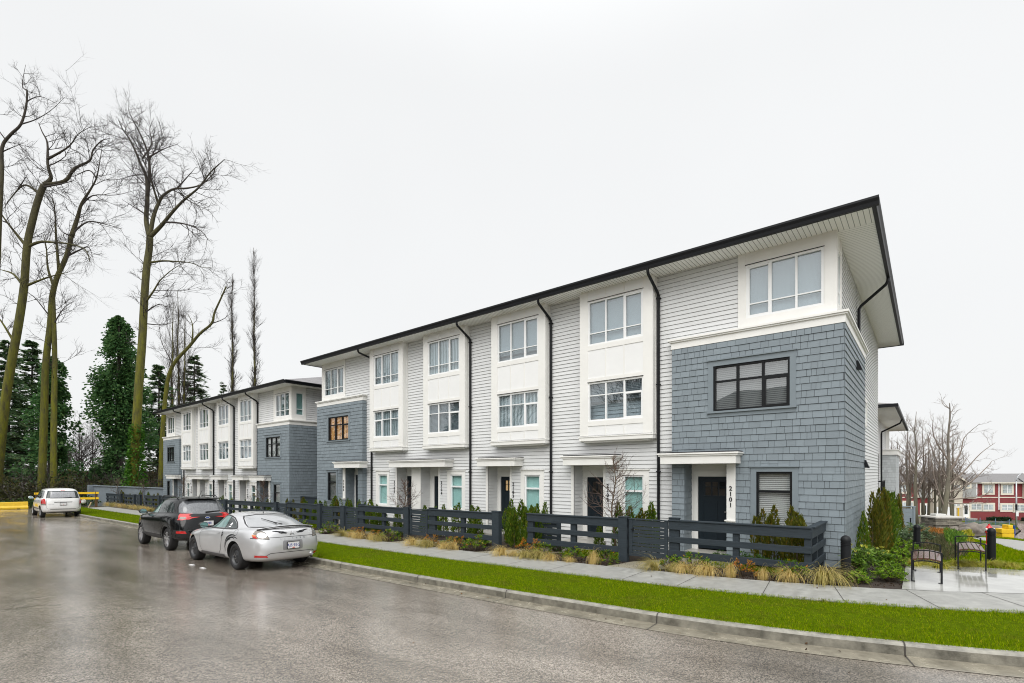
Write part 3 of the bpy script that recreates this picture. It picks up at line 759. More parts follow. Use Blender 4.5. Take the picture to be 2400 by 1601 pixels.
        for q0, q1 in ((e0 - .1, e0), (e1, e1 + .08)): t = MB(); t.box(q0, q1, -.02, .03, zfl, 2.24 + dz, F); t.build('corner_board', M_WHITE, P)
    for (s, u, onpost) in S['numbers']:
        number(P, (front(yw - .03) if onpost else front(yl - .02)), u, 1.12 + dz, 1.66 + dz, s)
    # soffit, gutters, roof
    ex0, ex1, ey0, ey1 = x0 - .37, x1 + .54, 13.0, 27.9
    me = MB(); zz = zs
    qs = [((ex0, ey0), (ex1, ey0), (ex1, yl + .1), (ex0, yl + .1), 'x'), ((xu1 - .1, yl + .1), (ex1, yl + .1), (ex1, ey1), (xu1 - .1, ey1), 'y'), ((ex0, yl + .1), (xu0 + .1, yl + .1), (xu0 + .1, ey1), (ex0, ey1), 'y'), ((xu0 + .1, yR - .1), (xu1 - .1, yR - .1), (xu1 - .1, ey1), (xu0 + .1, ey1), 'x')]
    for q in qs: me.quad(*[(p[0], p[1], zz) for p in q[:4]])
    so = me.build('soffit', M_SOFFIT, P); uvl = so.data.uv_layers.new(name='UVMap')
    for f in so.data.polygons:
        ax = 0 if qs[f.index][4] == 'x' else 1
        sc = 2 * math.pi / 20 / .105
        for li in f.loop_indices:
            co = so.data.vertices[so.data.loops[li].vertex_index].co + ORG[P]; uvl.data[li].uv = (co[ax] * sc, co[1 - ax])
    g = MB()
    def gut(p, q, o):      # K-style trough, outward o
        o = Vector(o); prof = [(0, -.02), (0, .15), (.02, .15), (.02, .13), (.10, .13), (.10, .155), (.13, .155), (.13, .11), (.095, .05), (.08, -.02)]
        a = [tuple(Vector(p) + o * u + Vector((0, 0, z))) for u, z in prof]; b = [tuple(Vector(q) + o * u + Vector((0, 0, z))) for u, z in prof]
        n = len(prof); g.add(a + b, [(i, (i + 1) % n, n + (i + 1) % n, n + i) for i in range(n)] + [tuple(range(n))[::-1], tuple(range(n, 2 * n))])
    gut((ex0 - .13, ey0, zs), (ex1 + .13, ey0, zs), (0, -1, 0)); gut((ex1, ey0, zs), (ex1, ey1, zs), (1, 0, 0)); gut((ex0, ey0, zs), (ex0, ey1, zs), (-1, 0, 0)); gut((ex0 - .13, ey1, zs), (ex1 + .13, ey1, zs), (0, 1, 0))
    g.build('gutter', M_BLACK, P)
    h = MB(); e0_, e1_ = ex0 - .03, ex1 + .03; f0_, f1_ = ey0 - .03, ey1 + .03; zt = zs + .15; hy = (f1_ - f0_) / 2; rise = hy * .30
    A = (e0_, f0_, zt); B_ = (e1_, f0_, zt); C_ = (e1_, f1_, zt); D = (e0_, f1_, zt); E_ = (e0_ + hy, f0_ + hy, zt + rise); F_ = (e1_ - hy, f0_ + hy, zt + rise)
    h.add([A, B_, C_, D, E_, F_], [(0, 1, 5, 4), (1, 2, 5), (2, 3, 4, 5), (3, 0, 4)])
    ro = h.build('roof', M_ROOF, P); uvl = ro.data.uv_layers.new(name='UVMap')
    for f in ro.data.polygons:
        ax = 0 if abs(f.normal.y) > abs(f.normal.x) else 1
        for li in f.loop_indices:
            co = ro.data.vertices[ro.data.loops[li].vertex_index].co; uvl.data[li].uv = (co[ax], co[1 - ax] * 1.04)
    for i, u in enumerate(S['pipes']):
        downpipe(P, u, ey0 - .05, yl, zs + .02, base - .1, 7.10 + dz if i else 7.3 + dz)
    mb = MB(); xx = xu1 + .075
    mb.tube([(ex1 + .05, 18.0, zs + .02), (ex1 + .03, 18.0, zs - .12), (ex1 - .02, 18.02, zs - .2), (xx + .06, 18.25, zs - .62), (xx, 18.27, zs - .70), (xx, 18.27, zc)], .042, 8)
    mb.build('downpipe', M_BLACK, P)
    # dryer hoods on the shingled side
    for (y, z) in ((16.0, 4.86), (18.15, 2.28)):
        v = MB(); z += dz; v.hexa([(x1 + .01, y - .12, z - .12), (x1 + .14, y - .12, z - .14), (x1 + .14, y + .12, z - .14), (x1 + .01, y + .12, z - .12), (x1 + .01, y - .12, z + .1), (x1 + .05, y - .12, z + .1), (x1 + .05, y + .12, z + .1), (x1 + .01, y + .12, z + .1)]); v.build('vent_hood', M_BLACK, P)
    # rooms behind the glass
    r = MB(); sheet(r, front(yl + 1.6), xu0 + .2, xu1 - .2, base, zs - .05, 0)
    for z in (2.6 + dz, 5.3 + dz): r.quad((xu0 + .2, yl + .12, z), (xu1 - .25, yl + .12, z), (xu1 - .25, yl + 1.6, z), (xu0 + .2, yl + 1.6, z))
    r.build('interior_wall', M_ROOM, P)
    return P

block(dict(label='nearest row of white and blue grey three storey townhouses with house number 2101', dz=0, base=-.35, gl=(-24.50, -20.38), gr=(-5.454, -1.428),
    bays=[-19.70, -15.935, -12.154, -8.39], bw=2.39, win=[.25, 1.305, 1.305, 1.33], ops=[0, 2, 2, 2],
    entries=[(-18.05, -15.33, (-17.05, -16.45), ('glass', 'glass')), (-12.59, -11.52, None, ('warm',)), (-8.81, -7.73, None, ('glass',))],
    cb=[(-24.36, -22.18, -24.13, -22.32), (-3.76, -1.635, -3.57, -1.86)],
    L=((-23.40, -21.56), (-23.45, -22.65), (-22.05, -21.84), (-21.84, -20.78)), Rr=((-4.33, -2.53), (-3.28, -2.48), (-3.99, -3.77), (-5.10, -3.99)),
    hoodL=(-22.2, -19.95), hoodR=(-5.66, -3.6), pipes=[-19.9, -13.46, -9.68, -5.91],
    numbers=[('2101', -3.885, 1), ('2102', -7.57, 0), ('2103', -11.36, 0), ('2104', -15.14, 0), ('2105', -18.24, 0), ('2106', -21.95, 1)],
    blinds=dict(corner=['drape', 'fine'], bay=[('curtain', 'curtain'), (('curtain', 1.), 'dim'), (('fine', .82), 'curtain'), ('fine', ('dim', .5))], low=['bright', 'bright', ('bright', .93), 'bright'], mid=['warm', ('dim', .96)])))
block(dict(label='farther row of white and grey townhouses down the street, left of the nearest row', dz=-.70, base=-.95, gl=(-49.5, -45.6), gr=(-31.55, -27.5),
    bays=[-44.84, -41.31, -37.78, -34.25], bw=2.25, win=[.25, 1.305, 1.305, 1.33], ops=[0, 2, 2, 2],
    entries=[(-43.3, -40.75, (-42.35, -41.8), ('glass', 'glass')), (-38.2, -37.2, None, ('glass',)), (-34.65, -33.65, None, ('glass',))],
    cb=[(-49.36, -47.2, -49.13, -47.45), (-29.83, -27.705, -29.64, -27.93)],
    L=((-48.45, -46.7), (-48.5, -47.75), (-47.1, -46.9), (-46.9, -45.95)), Rr=((-30.4, -28.6), (-29.40, -28.60), (-30.06, -29.84), (-31.2, -30.06)),
    hoodL=(-47.25, -45.2), hoodR=(-31.75, -29.68), pipes=[-45.05, -38.98, -35.46, -31.92],
    numbers=[('2107', -29.95, 1), ('2108', -33.45, 0), ('2109', -37.0, 0), ('2110', -40.55, 0), ('2111', -43.5, 0), ('2112', -47.0, 1)],
    blinds=dict(corner=['drape', 'drape'], bay=[('drape', 'curtain'), ('drape', 'drape'), (('dim', .6), 'drape'), ('drape', ('fine', .5))], low=['drape', 'drape', 'fine', 'dim'], mid=['drape', 'curtain'])))
# ------------------------------------------------------------ fences and gates along the pavement
M_FENCE = mat('charcoal stained wood', (.027, .037, .046), .68, spec=.3, var=.25, vscale=3, stretch=(1.2, 6, 14), bump=.25, bscale=30)
YF = 11.71
def lerp(a, b, t): return a + (b - a) * t
def fence(x0, x1, zt0, zt1, posts, label, group=None, wide=()):
    """three wide rails with a cap on square posts"""
    P = empty('wooden_fence', ((x0 + x1) / 2, YF, GZ((x0 + x1) / 2, YF)), label, 'fence', group)
    Z = lambda x: lerp(zt0, zt1, (x - x0) / (x1 - x0))
    for a, b in ((.0, .215), (.375, .525), (.70, .865)):
        mb = MB(); y0, y1 = YF - .02, YF + .02
        mb.hexa([(x0, y0, Z(x0) - b), (x1, y0, Z(x1) - b), (x1, y1, Z(x1) - b), (x0, y1, Z(x0) - b), (x0, y0, Z(x0) - a - .012), (x1, y0, Z(x1) - a - .012), (x1, y1, Z(x1) - a - .012), (x0, y1, Z(x0) - a - .012)])
        mb.build('rail', M_FENCE, P, bevel=.006)
    mb = MB(); y0, y1 = YF - .045, YF + .11
    mb.hexa([(x0, y0, Z(x0) - .011), (x1, y0, Z(x1) - .011), (x1, y1, Z(x1) - .011), (x0, y1, Z(x0) - .011), (x0, y0, Z(x0) + .022), (x1, y0, Z(x1) + .022), (x1, y1, Z(x1) + .022), (x0, y1, Z(x0) + .022)])
    mb.build('cap_rail', M_FENCE, P, bevel=.005)
    for (px, w, top, frontal) in posts:
        mb = MB(); g = GZ(px, YF) - .15
        ya, yb = (YF - .065, YF + .10) if frontal else (YF + .021, YF + .12)
        mb.box(px - w / 2, px + w / 2, ya, yb, g, Z(px) + (.045 if top else -.013))
        if top: mb.box(px - w / 2 - .012, px + w / 2 + .012, ya - .012, yb + .012, Z(px) + .045, Z(px) + .07)
        mb.build('post', M_FENCE, P, bevel=.006)
    return P
def gate(x0, x1, zt, label, h=.93, group=None):
    P = empty('garden_gate', ((x0 + x1) / 2, YF, GZ(x0, YF)), label, 'gate', group)
    mb = MB(); y = YF + .01
    mb.box(x0 + .02, x0 + .11, y - .02, y + .025, zt - h, zt); mb.box(x1 - .11, x1 - .02, y - .02, y + .025, zt - h, zt); mb.box(x0 + .0, x1, y - .035, y + .05, zt, zt + .025)
    mb.build('gate_frame', M_FENCE, P, bevel=.004)
    mb = MB(); z = zt - .012
    for hh in (.15, .075, .075, .06, .15, .06, .10, .13):
        mb.box(x0 + .11, x1 - .11, y - .012, y + .012, z - hh, z); z -= hh + .016
    mb.build('slat_panel', M_FENCE, P, bevel=.003)
    mb = MB(); mb.box(x0 + .13, x0 + .145, y - .05, y - .012, zt - .3, zt - .2); mb.box(x0 + .09, x0 + .15, y - .06, y - .05, zt - .26, zt - .24); mb.build('latch', M_BLACK, P)
    return P
# corner section with its return to the house
fa = fence(-4.80, -1.80, .85, .87, [(-4.68, .24, 1, 0), (-3.27, .13, 0, 0), (-1.87, .13, 0, 0)], 'charcoal three rail fence section turning the corner at house 2101')
mbz = MB()
for a, b in ((.0, .215), (.375, .525), (.70, .865)):
    mb = MB(); mb.box(-1.82, -1.785, YF + .021, 13.50, .87 - b, .87 - a - .012); mb.build('rail', M_FENCE, fa, bevel=.006)
mb = MB(); mb.box(-1.90, -1.75, YF + .111, 13.50, .859, .892); mb.build('cap_rail', M_FENCE, fa, bevel=.005)
for y in (12.55, 13.35):
    mb = MB(); mb.box(-1.92, -1.821, y, y + .1, -.3, .857); mb.build('post', M_FENCE, fa, bevel=.005)
gate(-5.86, -4.80, .82, 'slatted charcoal garden gate in front of house 2101, beside the corner fence section')
fence(-9.15, -5.88, .78, .81, [(-9.05, .2, 0, 0), (-7.55, .17, 0, 0), (-6.0, .24, 1, 1)], 'charcoal three rail fence section between the hedge gap and the gate of 2101')
fence(-13.62, -10.24, .70, .735, [(-13.44, .34, 1, 0), (-11.9, .17, 0, 0), (-10.37, .28, 1, 1)], 'charcoal three rail fence section in front of door 2103')
gate(-14.63, -13.62, .665, 'slatted charcoal garden gate in front of door 2104')
fence(-17.96, -14.67, .655, .67, [(-17.8, .34, 1, 0), (-16.3, .17, 0, 0), (-14.8, .26, 1, 1)], 'charcoal three rail fence section in front of the double canopy, by the small bare tree')
gate(-18.90, -17.96, .55, 'slatted charcoal garden gate left of the fence before the double canopy')
fence(-19.85, -18.92, .52, .53, [(-19.07, .28, 1, 1), (-19.75, .12, 0, 0)], 'very short fence piece between two slatted gates in front of house 2106')
gate(-20.82, -19.86, .51, 'slatted charcoal garden gate left of the very short fence piece')
fence(-24.05, -20.86, .54, .55, [(-21.0, .26, 1, 1), (-22.5, .17, 0, 0), (-23.9, .24, 1, 0)], 'charcoal three rail fence section in front of house 2106, right of the coupe roof')
gate(-25.0, -24.07, .47, 'slatted charcoal garden gate directly above the silver coupe roof')
fence(-31.2, -25.05, .40, .47, [(-25.2, .26, 1, 1), (-26.7, .15, 0, 0), (-28.2, .15, 0, 0), (-29.7, .15, 0, 0), (-31.0, .2, 0, 0)], 'long charcoal fence section seen between the silver coupe and the black car roof')
fence(-38.2, -31.4, .32, .39, [(-31.6, .24, 1, 1), (-33.2, .15, 0, 0), (-35, .15, 0, 0), (-36.8, .15, 0, 0), (-38.0, .24, 1, 1)], 'charcoal fence section hidden behind the black car')
for (a, b, za, zb, lab) in ((-47.5, -43.6, .22, .26, 'left fence section just past the side mirror of the black car'), (-49.7, -48.5, .18, .19, 'small fence piece of the far row, second from its left end'), (-53.3, -50.1, .13, .16, 'second longest fence section of the far left row'), (-59.6, -54.3, .06, .11, 'fence section at the far left end, meeting the grey wall')):
    fence(a, b, za, zb, [(b - .2, .4, 1, 1), ((a + b) / 2, .16, 0, 0), (a + .15, .3, 0, 0)], 'charcoal ' + lab)
fence(-43.4, -38.4, .27, .31, [(-38.6, .3, 1, 1), (-41, .16, 0, 0), (-43.2, .3, 0, 0)], 'charcoal fence section in front of the left half of the far townhouses')
# open gate between two gardens, seen through the fence before 2102
P = empty('garden_gate', (-9.2, 12.5, GZ(-9.2, 12.5)), 'open charcoal gate with a diagonal brace, seen through the fence before door 2102', 'gate')
mb = MB(); y = 12.55
mb.box(-9.75, -9.65, y - .02, y + .03, -.28, .62); mb.box(-8.65, -8.52, y - .02, y + .03, -.38, .66)
for z in (-.25, .45): mb.box(-9.65, -8.65, y - .02, y + .02, z, z + .14)
mb.bar((-9.62, y + .045, -.16), (-8.68, y + .045, .5), .05, .1)
mb.build('gate_frame', M_FENCE, P)
mb = MB(); z = -.28
for hh in (.1, .1, .1, .1, .1, .1, .1): mb.box(-9.66, -8.64, y + .021, y + .04, z, z + hh); z += hh + .02
mb.build('slat_panel', M_FENCE, P)
# low side fence by the corner of the far row and grey masonry wall at the end of the street
M_WALLG = mat('grey painted wall', (.17, .20, .225), .7, var=.1, vscale=2, bump=.2, bscale=60)
P = empty('garden_wall', (-61, 12.2, GZ(-61, 12)), 'grey painted wall with thick end pier at the end of the street', 'wall')
mb = MB(); mb.hexa([(-62.6, 11.3, -1.2), (-62.3, 11.3, -1.2), (-50.2, 14.4, -1.2), (-50.2, 14.7, -1.2), (-62.6, 11.3, .72), (-62.3, 11.3, .72), (-50.2, 14.4, .60), (-50.2, 14.7, .60)]); mb.build('wall', M_WALLG, P)
mb = MB(); mb.box(-63.0, -62.3, 10.9, 11.6, -1.2, .82); mb.build('pier', M_WALLG, P, bevel=.02)
for t in (.33, .66): 
    mb = MB(); x = lerp(-62.3, -50.2, t); y = lerp(11.3, 14.4, t); mb.box(x - .2, x + .2, y - .1, y + .2, -1.2, lerp(.76, .64, t)); mb.build('pier', M_WALLG, P)
mb = MB(); mb.hexa([(-62.3, 11.2, .722), (-62.3, 11.55, .722), (-50.2, 14.75, .602), (-50.2, 14.3, .602), (-62.3, 11.2, .79), (-62.3, 11.55, .79), (-50.2, 14.75, .67), (-50.2, 14.3, .67)]); mb.build('coping', M_WALLG, P)
# dark screen fence between the two rows
P = empty('screen_fence', (-26, 13.9, GZ(-26, 13.9)), 'low black board fence between the two rows of townhouses', 'fence')
mb = MB(); mb.box(-27.4, -24.6, 14.2, 14.25, -.8, .62); mb.build('board_panel', M_FENCE, P); mb = MB(); mb.box(-27.45, -24.55, 14.15, 14.3, .62, .68); mb.build('cap_rail', M_FENCE, P)
for x in (-27.3, -25.4): mb = MB(); mb.box(x - .06, x + .06, 14.1, 14.199, -.9, .66); mb.build('post', M_FENCE, P)
# ------------------------------------------------------------ grass
def blades(name, cells_, mats, seed, label=None):
    """cells_: list of (x, y, z); numpy-built single triangles/quads"""
    r = np.random.default_rng(seed); n = len(cells_)
    p = np.array([c[:3] for c in cells_]); h = np.array([c[3] for c in cells_]); w = np.array([c[4] for c in cells_])
    a = r.uniform(0, 2 * np.pi, n); b = r.uniform(0, 2 * np.pi, n); lean = r.uniform(.15, .75, n) * h
    d = np.stack([np.cos(a), np.sin(a), np.zeros(n)], 1) * w[:, None] / 2; q = np.stack([np.cos(b) * lean, np.sin(b) * lean, h], 1)
    V = np.stack([p - d, p + d, p + q], 1).reshape(-1, 3)
    me = bpy.data.meshes.new(name)
    me.vertices.add(3 * n); me.vertices.foreach_set('co', V.ravel())
    me.loops.add(3 * n); me.loops.foreach_set('vertex_index', np.arange(3 * n, dtype=np.int32))
    me.polygons.add(n); me.polygons.foreach_set('loop_start', np.arange(0, 3 * n, 3, dtype=np.int32)); me.polygons.foreach_set('loop_total', np.full(n, 3, dtype=np.int32))
    me.update(); me.validate()
    me.materials.append(mats); o = bpy.data.objects.new(name, me); COL.objects.link(o)
    return tag(o, kind='stuff')
M_GRASS = leafmat('lawn grass', (.075, .15, .001), (.26, .36, .002), .9, (.50, .44, .03), .0)
cl = []
rg = random.Random(3)
for i in range(i_end, len(KL) - 1):
    x, y = KL[i].x, KL[i].y
    if y > 20: break
    dist = math.hypot(x, y); L_ = (KL[i + 1] - KL[i]).length
    dens = 2600 if dist < 12 else (1300 if dist < 20 else (600 if dist < 32 else 260))
    for k in range(int(dens * L_ * 2.05)):
        t = rg.random(); o = (rg.uniform(.10, 2.19) if rg.random() < .94 else rg.choice((rg.gauss(.11, .012), rg.gauss(2.18, .02)))); p = KL[i].lerp(KL[i + 1], t) + KN[i] * o
        patch = math.sin(p.x * 1.7) * math.cos(p.y * 2.9 + p.x * .6)
        s = 1 if dist < 12 else (1.3 if dist < 20 else 1.9)
        cl.append((p.x, p.y, GZ(p.x, p.y) - .01, rg.uniform(.018, .042) * (1 + .25 * patch) * (1 + .15 * s), .0065 * s * rg.uniform(.7, 1.4)))
from mathutils import noise as mnoise
def turf_tone(p): return mnoise.noise(Vector((p[0] * .9, p[1] * 1.6, 3.1))) + .6 * mnoise.noise(Vector((p[0] * 3.3, p[1] * 4., 7.7)))
cl = [c for c in cl if turf_tone((c[0] + 40, c[1])) > -.42 or rg.random() < .45]
blades('grass', [c for c in cl if turf_tone(c) < .30 + rg.gauss(0, .12)], M_GRASS, 1)
blades('grass', [c for c in cl if turf_tone(c) >= .30 + rg.gauss(0, .12)], leafmat('tired winter grass', (.07, .10, .006), (.24, .27, .02), .9, (.42, .35, .08), .0), 4)
cl = []
for (x0, x1, y0, y1, dn) in ((-4.4, -1.9, 11.9, 13.1, 900), (-8.2, -6.3, 11.9, 13.1, 900), (-13.2, -11.6, 11.9, 13.1, 700), (-20.2, -18.4, 11.9, 13.1, 400), (-23.8, -21.9, 11.9, 13.1, 400)):
    for k in range(int(dn * (x1 - x0) * (y1 - y0))):
        x, y = rg.uniform(x0, x1), rg.uniform(y0, y1); cl.append((x, y, GZ(x, y), rg.uniform(.04, .09), .011))
def inpoly(x, y, P):
    c = False; n = len(P)
    for i in range(n):
        x1, y1 = P[i]; x2, y2 = P[(i + 1) % n]
        if (y1 > y) != (y2 > y) and x < (x2 - x1) * (y - y1) / (y2 - y1) + x1: c = not c
    return c
for poly, dn in (([(.2, 15.2), (.7, 15.75), (1.5, 15.85), (2.6, 16.2), (3.9, 17.3), (4.2, 20), (3.6, 23), (2.5, 25), (2.3, 31), (1.7, 36), (1.3, 37), (1.25, 30), (.6, 24)], 420), ([(2.3, 38), (3.4, 36.4), (4.4, 32), (5.2, 26), (5.8, 26), (5.2, 32), (4.3, 37), (3.6, 40), (2.6, 40.5)], 160)):
    xs = [p[0] for p in poly]; ys = [p[1] for p in poly]
    for k in range(int(dn * (max(xs) - min(xs)) * (max(ys) - min(ys)))):
        x, y = rg.uniform(min(xs), max(xs)), rg.uniform(min(ys), max(ys))
        if inpoly(x, y, poly): cl.append((x, y, GZ(x, y), rg.uniform(.04, .08), .016))
blades('grass', cl, M_GRASS, 2)
# mulch chips on the beds
cl = []
for k in range(9000):
    x = rg.uniform(-25, -.3); y = rg.uniform(10.8, 11.75)
    if x > -1.2: y = rg.uniform(11.5, 14.5); 
    cl.append((x, y, GZ(x, y) - .012, rg.uniform(.01, .03), rg.uniform(.02, .05)))
blades('mulch', cl, leafmat('mulch chips', (.02, .013, .009), (.075, .05, .032), .8), 5)

# ------------------------------------------------------------ shrubs
M_ARB = leafmat('arborvitae foliage', (.036, .09, .006), (.13, .20, .014), .6, (.24, .20, .02))
M_ARBB = leafmat('bronzed arborvitae foliage', (.06, .085, .008), (.15, .14, .014), .55, (.24, .15, .025))
M_STEM = mat('shrub stem', (.07, .05, .035), .8)
def rv(r, s=1.): return Vector((r.uniform(-s, s), r.uniform(-s, s), r.uniform(-s, s)))
def arborvitae(seed, m, h=1.2, w=.42, n=1100):
    r = random.Random(seed); P = empty('arborvitae', (0, 0, 0)); mb = MB()
    lead = [(0, 0, 1.)] + [(r.uniform(-.22, .22) * w * 1.6, r.uniform(-.22, .22) * w * 1.6, r.uniform(.72, .97)) for _ in range(3)]
    for i in range(n):
        lx, ly, lh = r.choice(lead) if r.random() < .8 else lead[0]
        t = r.random() ** .85; z = .04 + t * (h * lh - .06)
        prof = (1 - t) ** .8 * (.6 + .4 * min(1, t * 5)) * 1.12
        rad = w / 2 * prof * math.sqrt(r.uniform(.25, 1)) * r.choice((1, 1, 1, 1.16)); a = r.uniform(0, 6.283)
        p = Vector((lx * min(1, t * 1.6) + rad * math.cos(a), ly * min(1, t * 1.6) + rad * math.sin(a), z))
        d = Vector((math.cos(a) * .45, math.sin(a) * .45, 1.)) + rv(r, .35)
        nrm = Vector((math.cos(a + r.uniform(-.8, .8)), math.sin(a + r.uniform(-.8, .8)), .2))
        mb.leaf(p, d, r.uniform(.018, .036), r.uniform(.06, .13) * (1 if t < .9 else .8), nrm.cross(Vector((0, 0, 1))))
    mb.build('foliage', m, P, recalc=False)
    s = MB(); s.tube([(0, 0, -.05), (.01, 0, h * .5), (0, .01, h * .9)], [.02, .012, .004], 5); s.build('stem', M_STEM, P); return P
def tuft(seed, m, nb=190, L=.62, spread=.5, sweep=0., up=1., w=.0075, name='feather_grass'):
    r = random.Random(seed); mb = MB()
    for i in range(nb):
        a = r.gauss(sweep, .75) if r.random() < .8 else r.uniform(0, 6.283); l = L * r.uniform(.55, 1.1); c = Vector((math.cos(a), math.sin(a), 0)); s = Vector((-c.y, c.x, 0)) * w / 2
        p = Vector((r.gauss(0, .045), r.gauss(0, .045), 0)); el = r.uniform(.95, 1.5) * up; pts = [p.copy()]
        k = 5; bend = r.uniform(.38, .78)
        for j in range(k):
            p = p + (c * math.cos(el) * spread * 1.6 + Vector((0, 0, math.sin(el)))) * l / k; el -= bend; p.z = max(p.z, .012); pts.append(p.copy())
        b = len(mb.v)
        for j, q in enumerate(pts):
            ss = s * (1 - .8 * j / k); mb.v += [tuple(q - ss), tuple(q + ss)]
        mb.f += [(b + 2 * j, b + 2 * j + 1, b + 2 * j + 3, b + 2 * j + 2) for j in range(k)]
    return mb.build(name, m, recalc=False)
def leafy(name, seed, m, w, h, n, lw, ll, droop=0., twig=True, flat=.5, bud=None):
    n = int(n * 1.35)
    r = random.Random(seed); P = empty(name, (0, 0, 0)); mb = MB(); st = MB(); k = 0
    nc = max(6, n // 14)
    for c in range(nc):
        a = r.uniform(0, 6.283); q = math.sqrt(r.random()); zz = r.uniform(.25, 1) * math.sqrt(max(.05, 1 - (q * .85) ** 2))
        ctr = Vector((q * w / 2 * math.cos(a), q * w / 2 * math.sin(a), h * zz))
        if twig: st.tube([(ctr.x * .15, ctr.y * .15, 0), tuple(ctr * .6 + Vector((0, 0, .0))), tuple(ctr)], [.008, .006, .003], 4)
        for i in range(n // nc):
            b = r.uniform(0, 6.283); el = r.uniform(-.4, .9) - droop
            d = Vector((math.cos(b) * math.cos(el), math.sin(b) * math.cos(el), math.sin(el)))
            mb.leaf(ctr + rv(r, ll * .35), d, lw * r.uniform(.7, 1.2), ll * r.uniform(.7, 1.2), d.cross(Vector((0, 0, 1))).cross(d) + rv(r, flat))
    mb.build('foliage', m, P, recalc=False)
    if twig: st.build('stems', M_STEM, P)
    if bud:
        bm = MB()
        for _ in range(9):
            a = r.uniform(0, 6.283); q = math.sqrt(r.random()) * .8; p = Vector((q * w / 2 * math.cos(a), q * w / 2 * math.sin(a), h * (1.02 - .5 * q * q)))
            for i in range(7):
                b = r.uniform(0, 6.283); bm.leaf(p, Vector((math.cos(b) * .6, math.sin(b) * .6, 1)), .02, .09, rv(r))
        bm.build('new_growth', bud, P, recalc=False)
    return P
USED = set()
def put(o, x, y, s=1., rz=None, label=None, cat=None, group=None, dz=-.02, sz=None):
    """first use moves the prototype, later uses copy it"""
    if id(o) in USED: o = copy_tree(o)
    else: USED.add(id(o))
    o.location = (x, y, GZ(x, y) + dz); o.rotation_euler = (0, 0, rnd.uniform(0, 6.28) if rz is None else rz); o.scale = (s, s, sz or s)
    for k in ('group',):
        if k in o: del o[k]
    return tag(o, label, cat, group)
ARB = [arborvitae(i, M_ARB, 1.2, .40 + .04 * (i % 3), 1150) for i in range(4)] + [arborvitae(9 + i, M_ARBB, 1.2, .42, 1150) for i in range(2)]
ri = random.Random(11)
def hedge(spots, where, hs=(.95, 1.2), protos=(0, 1, 2, 3)):
    n = len(spots); hs = (hs[0] * 1.12, hs[1] * 1.14)
    for i, (x, y) in enumerate(sorted(spots, key=lambda p: -p[0])):
        h = ri.uniform(*hs); s = h / 1.2
        lab = ('only' if n == 1 else ORD[i]) + ' small arborvitae from the right ' + where if n > 1 else 'lone small arborvitae ' + where
        put(ARB[ri.choice(protos)], x, y, s * ri.uniform(.85, 1.05), None, lab, 'conifer shrub', 'small arborvitae in the front gardens', sz=s)
hedge([(-2.15, 12.2), (-2.75, 12.95), (-3.02, 13.05)], 'inside the corner fence, before the slatted window', (1.05, 1.25), (4, 5))
hedge([(-2.35, 12.75)], 'inside the corner fence near its return rail', (1.2, 1.3), (4,))
hedge([(-5.95, 13.3), (-6.22, 13.2), (-6.55, 13.2), (-6.95, 13.25)], 'below the window of house 2102', (1.0, 1.3), (0, 1, 2, 5))
hedge([(-7.2, 12.55)], 'beside the post of the fence before door 2102', (.75, .8))
hedge([(-9.25, 12.05), (-9.62, 12.25), (-10.0, 12.15), (-10.3, 12.4), (-9.45, 12.6), (-10.65, 12.7)], 'in the gap between two fence sections', (1.05, 1.25), (0, 1, 2, 3))
hedge([(-9.6, 13.25), (-9.95, 13.2)], 'against the wall below downpipe between windows 2103 and 2102', (1.1, 1.25))
hedge([(-10.6, 13.25), (-11.0, 13.2)], 'under the window of house 2103', (1.2, 1.3))
hedge([(-13.3, 12.9)], 'at the foot of the downpipe right of window 2104', (1.15, 1.2))
hedge([(-14.1, 12.9), (-14.45, 12.8), (-15.2, 12.9)], 'under the window of house 2104', (1.05, 1.3))
hedge([(-12.2, 12.8), (-12.6, 12.9)], 'left of door 2103', (1.1, 1.25))
hedge([(-16.3, 12.9), (-16.9, 12.9)], 'before the white fin of the double canopy', (.95, 1.1))
hedge([(-18.1, 12.7), (-18.7, 12.8), (-19.0, 12.9), (-19.7, 12.9)], 'under the window of house 2105', (1.0, 1.2))
hedge([(-16.6, 12.1), (-17.2, 12.2)], 'close behind the fence before the double canopy', (.75, .9))
hedge([(-20.4, 12.9), (-20.8, 13.0), (-21.4, 12.8), (-21.7, 12.9)], 'before the canopy of house 2106', (1.05, 1.3), (0, 2, 5))
hedge([(-22.6, 12.9), (-22.9, 12.8), (-23.3, 12.8)], 'under the lower window of house 2106', (1.05, 1.25))
hedge([(-24.6, 12.9), (-25.3, 13.2), (-26.0, 13.0), (-26.9, 13.1)], 'at the gap between the two rows of houses', (.95, 1.15), (4, 5, 1))
hedge([(-29.0, 13.0), (-30.3, 13.0), (-32.5, 13.2), (-34.5, 13.2), (-36, 13.2), (-38, 13.2)], 'in front of the far row of townhouses', (.85, 1.05))
hedge([(-46.5, 12.8), (-48.2, 12.8), (-49.6, 12.9), (-51.2, 12.9), (-53, 12.8), (-55, 12.5), (-57, 12.3)], 'before the grey wall at the end of the street', (.9, 1.15), (4, 5, 0))
# tall arborvitae along the side wall of 2101
for i, (x, y, h, m) in enumerate([(-1.12, 14.1, 1.25, 1), (-1.06, 15.7, 1.72, 4), (-.98, 16.7, 1.85, 4), (-.93, 17.8, 1.9, 5), (-.92, 19.2, 1.9, 2), (-.90, 21.0, 1.9, 3), (-.95, 23.6, 2.0, 1), (-.9, 26.2, 2.0, 5)]):
    s = h / 1.2
    put(ARB[m], x, y, s * .62, None, ORD[i] + ' arborvitae from the street in the row along the side wall of house 2101', 'conifer shrub', 'tall arborvitae beside the side wall', sz=s)

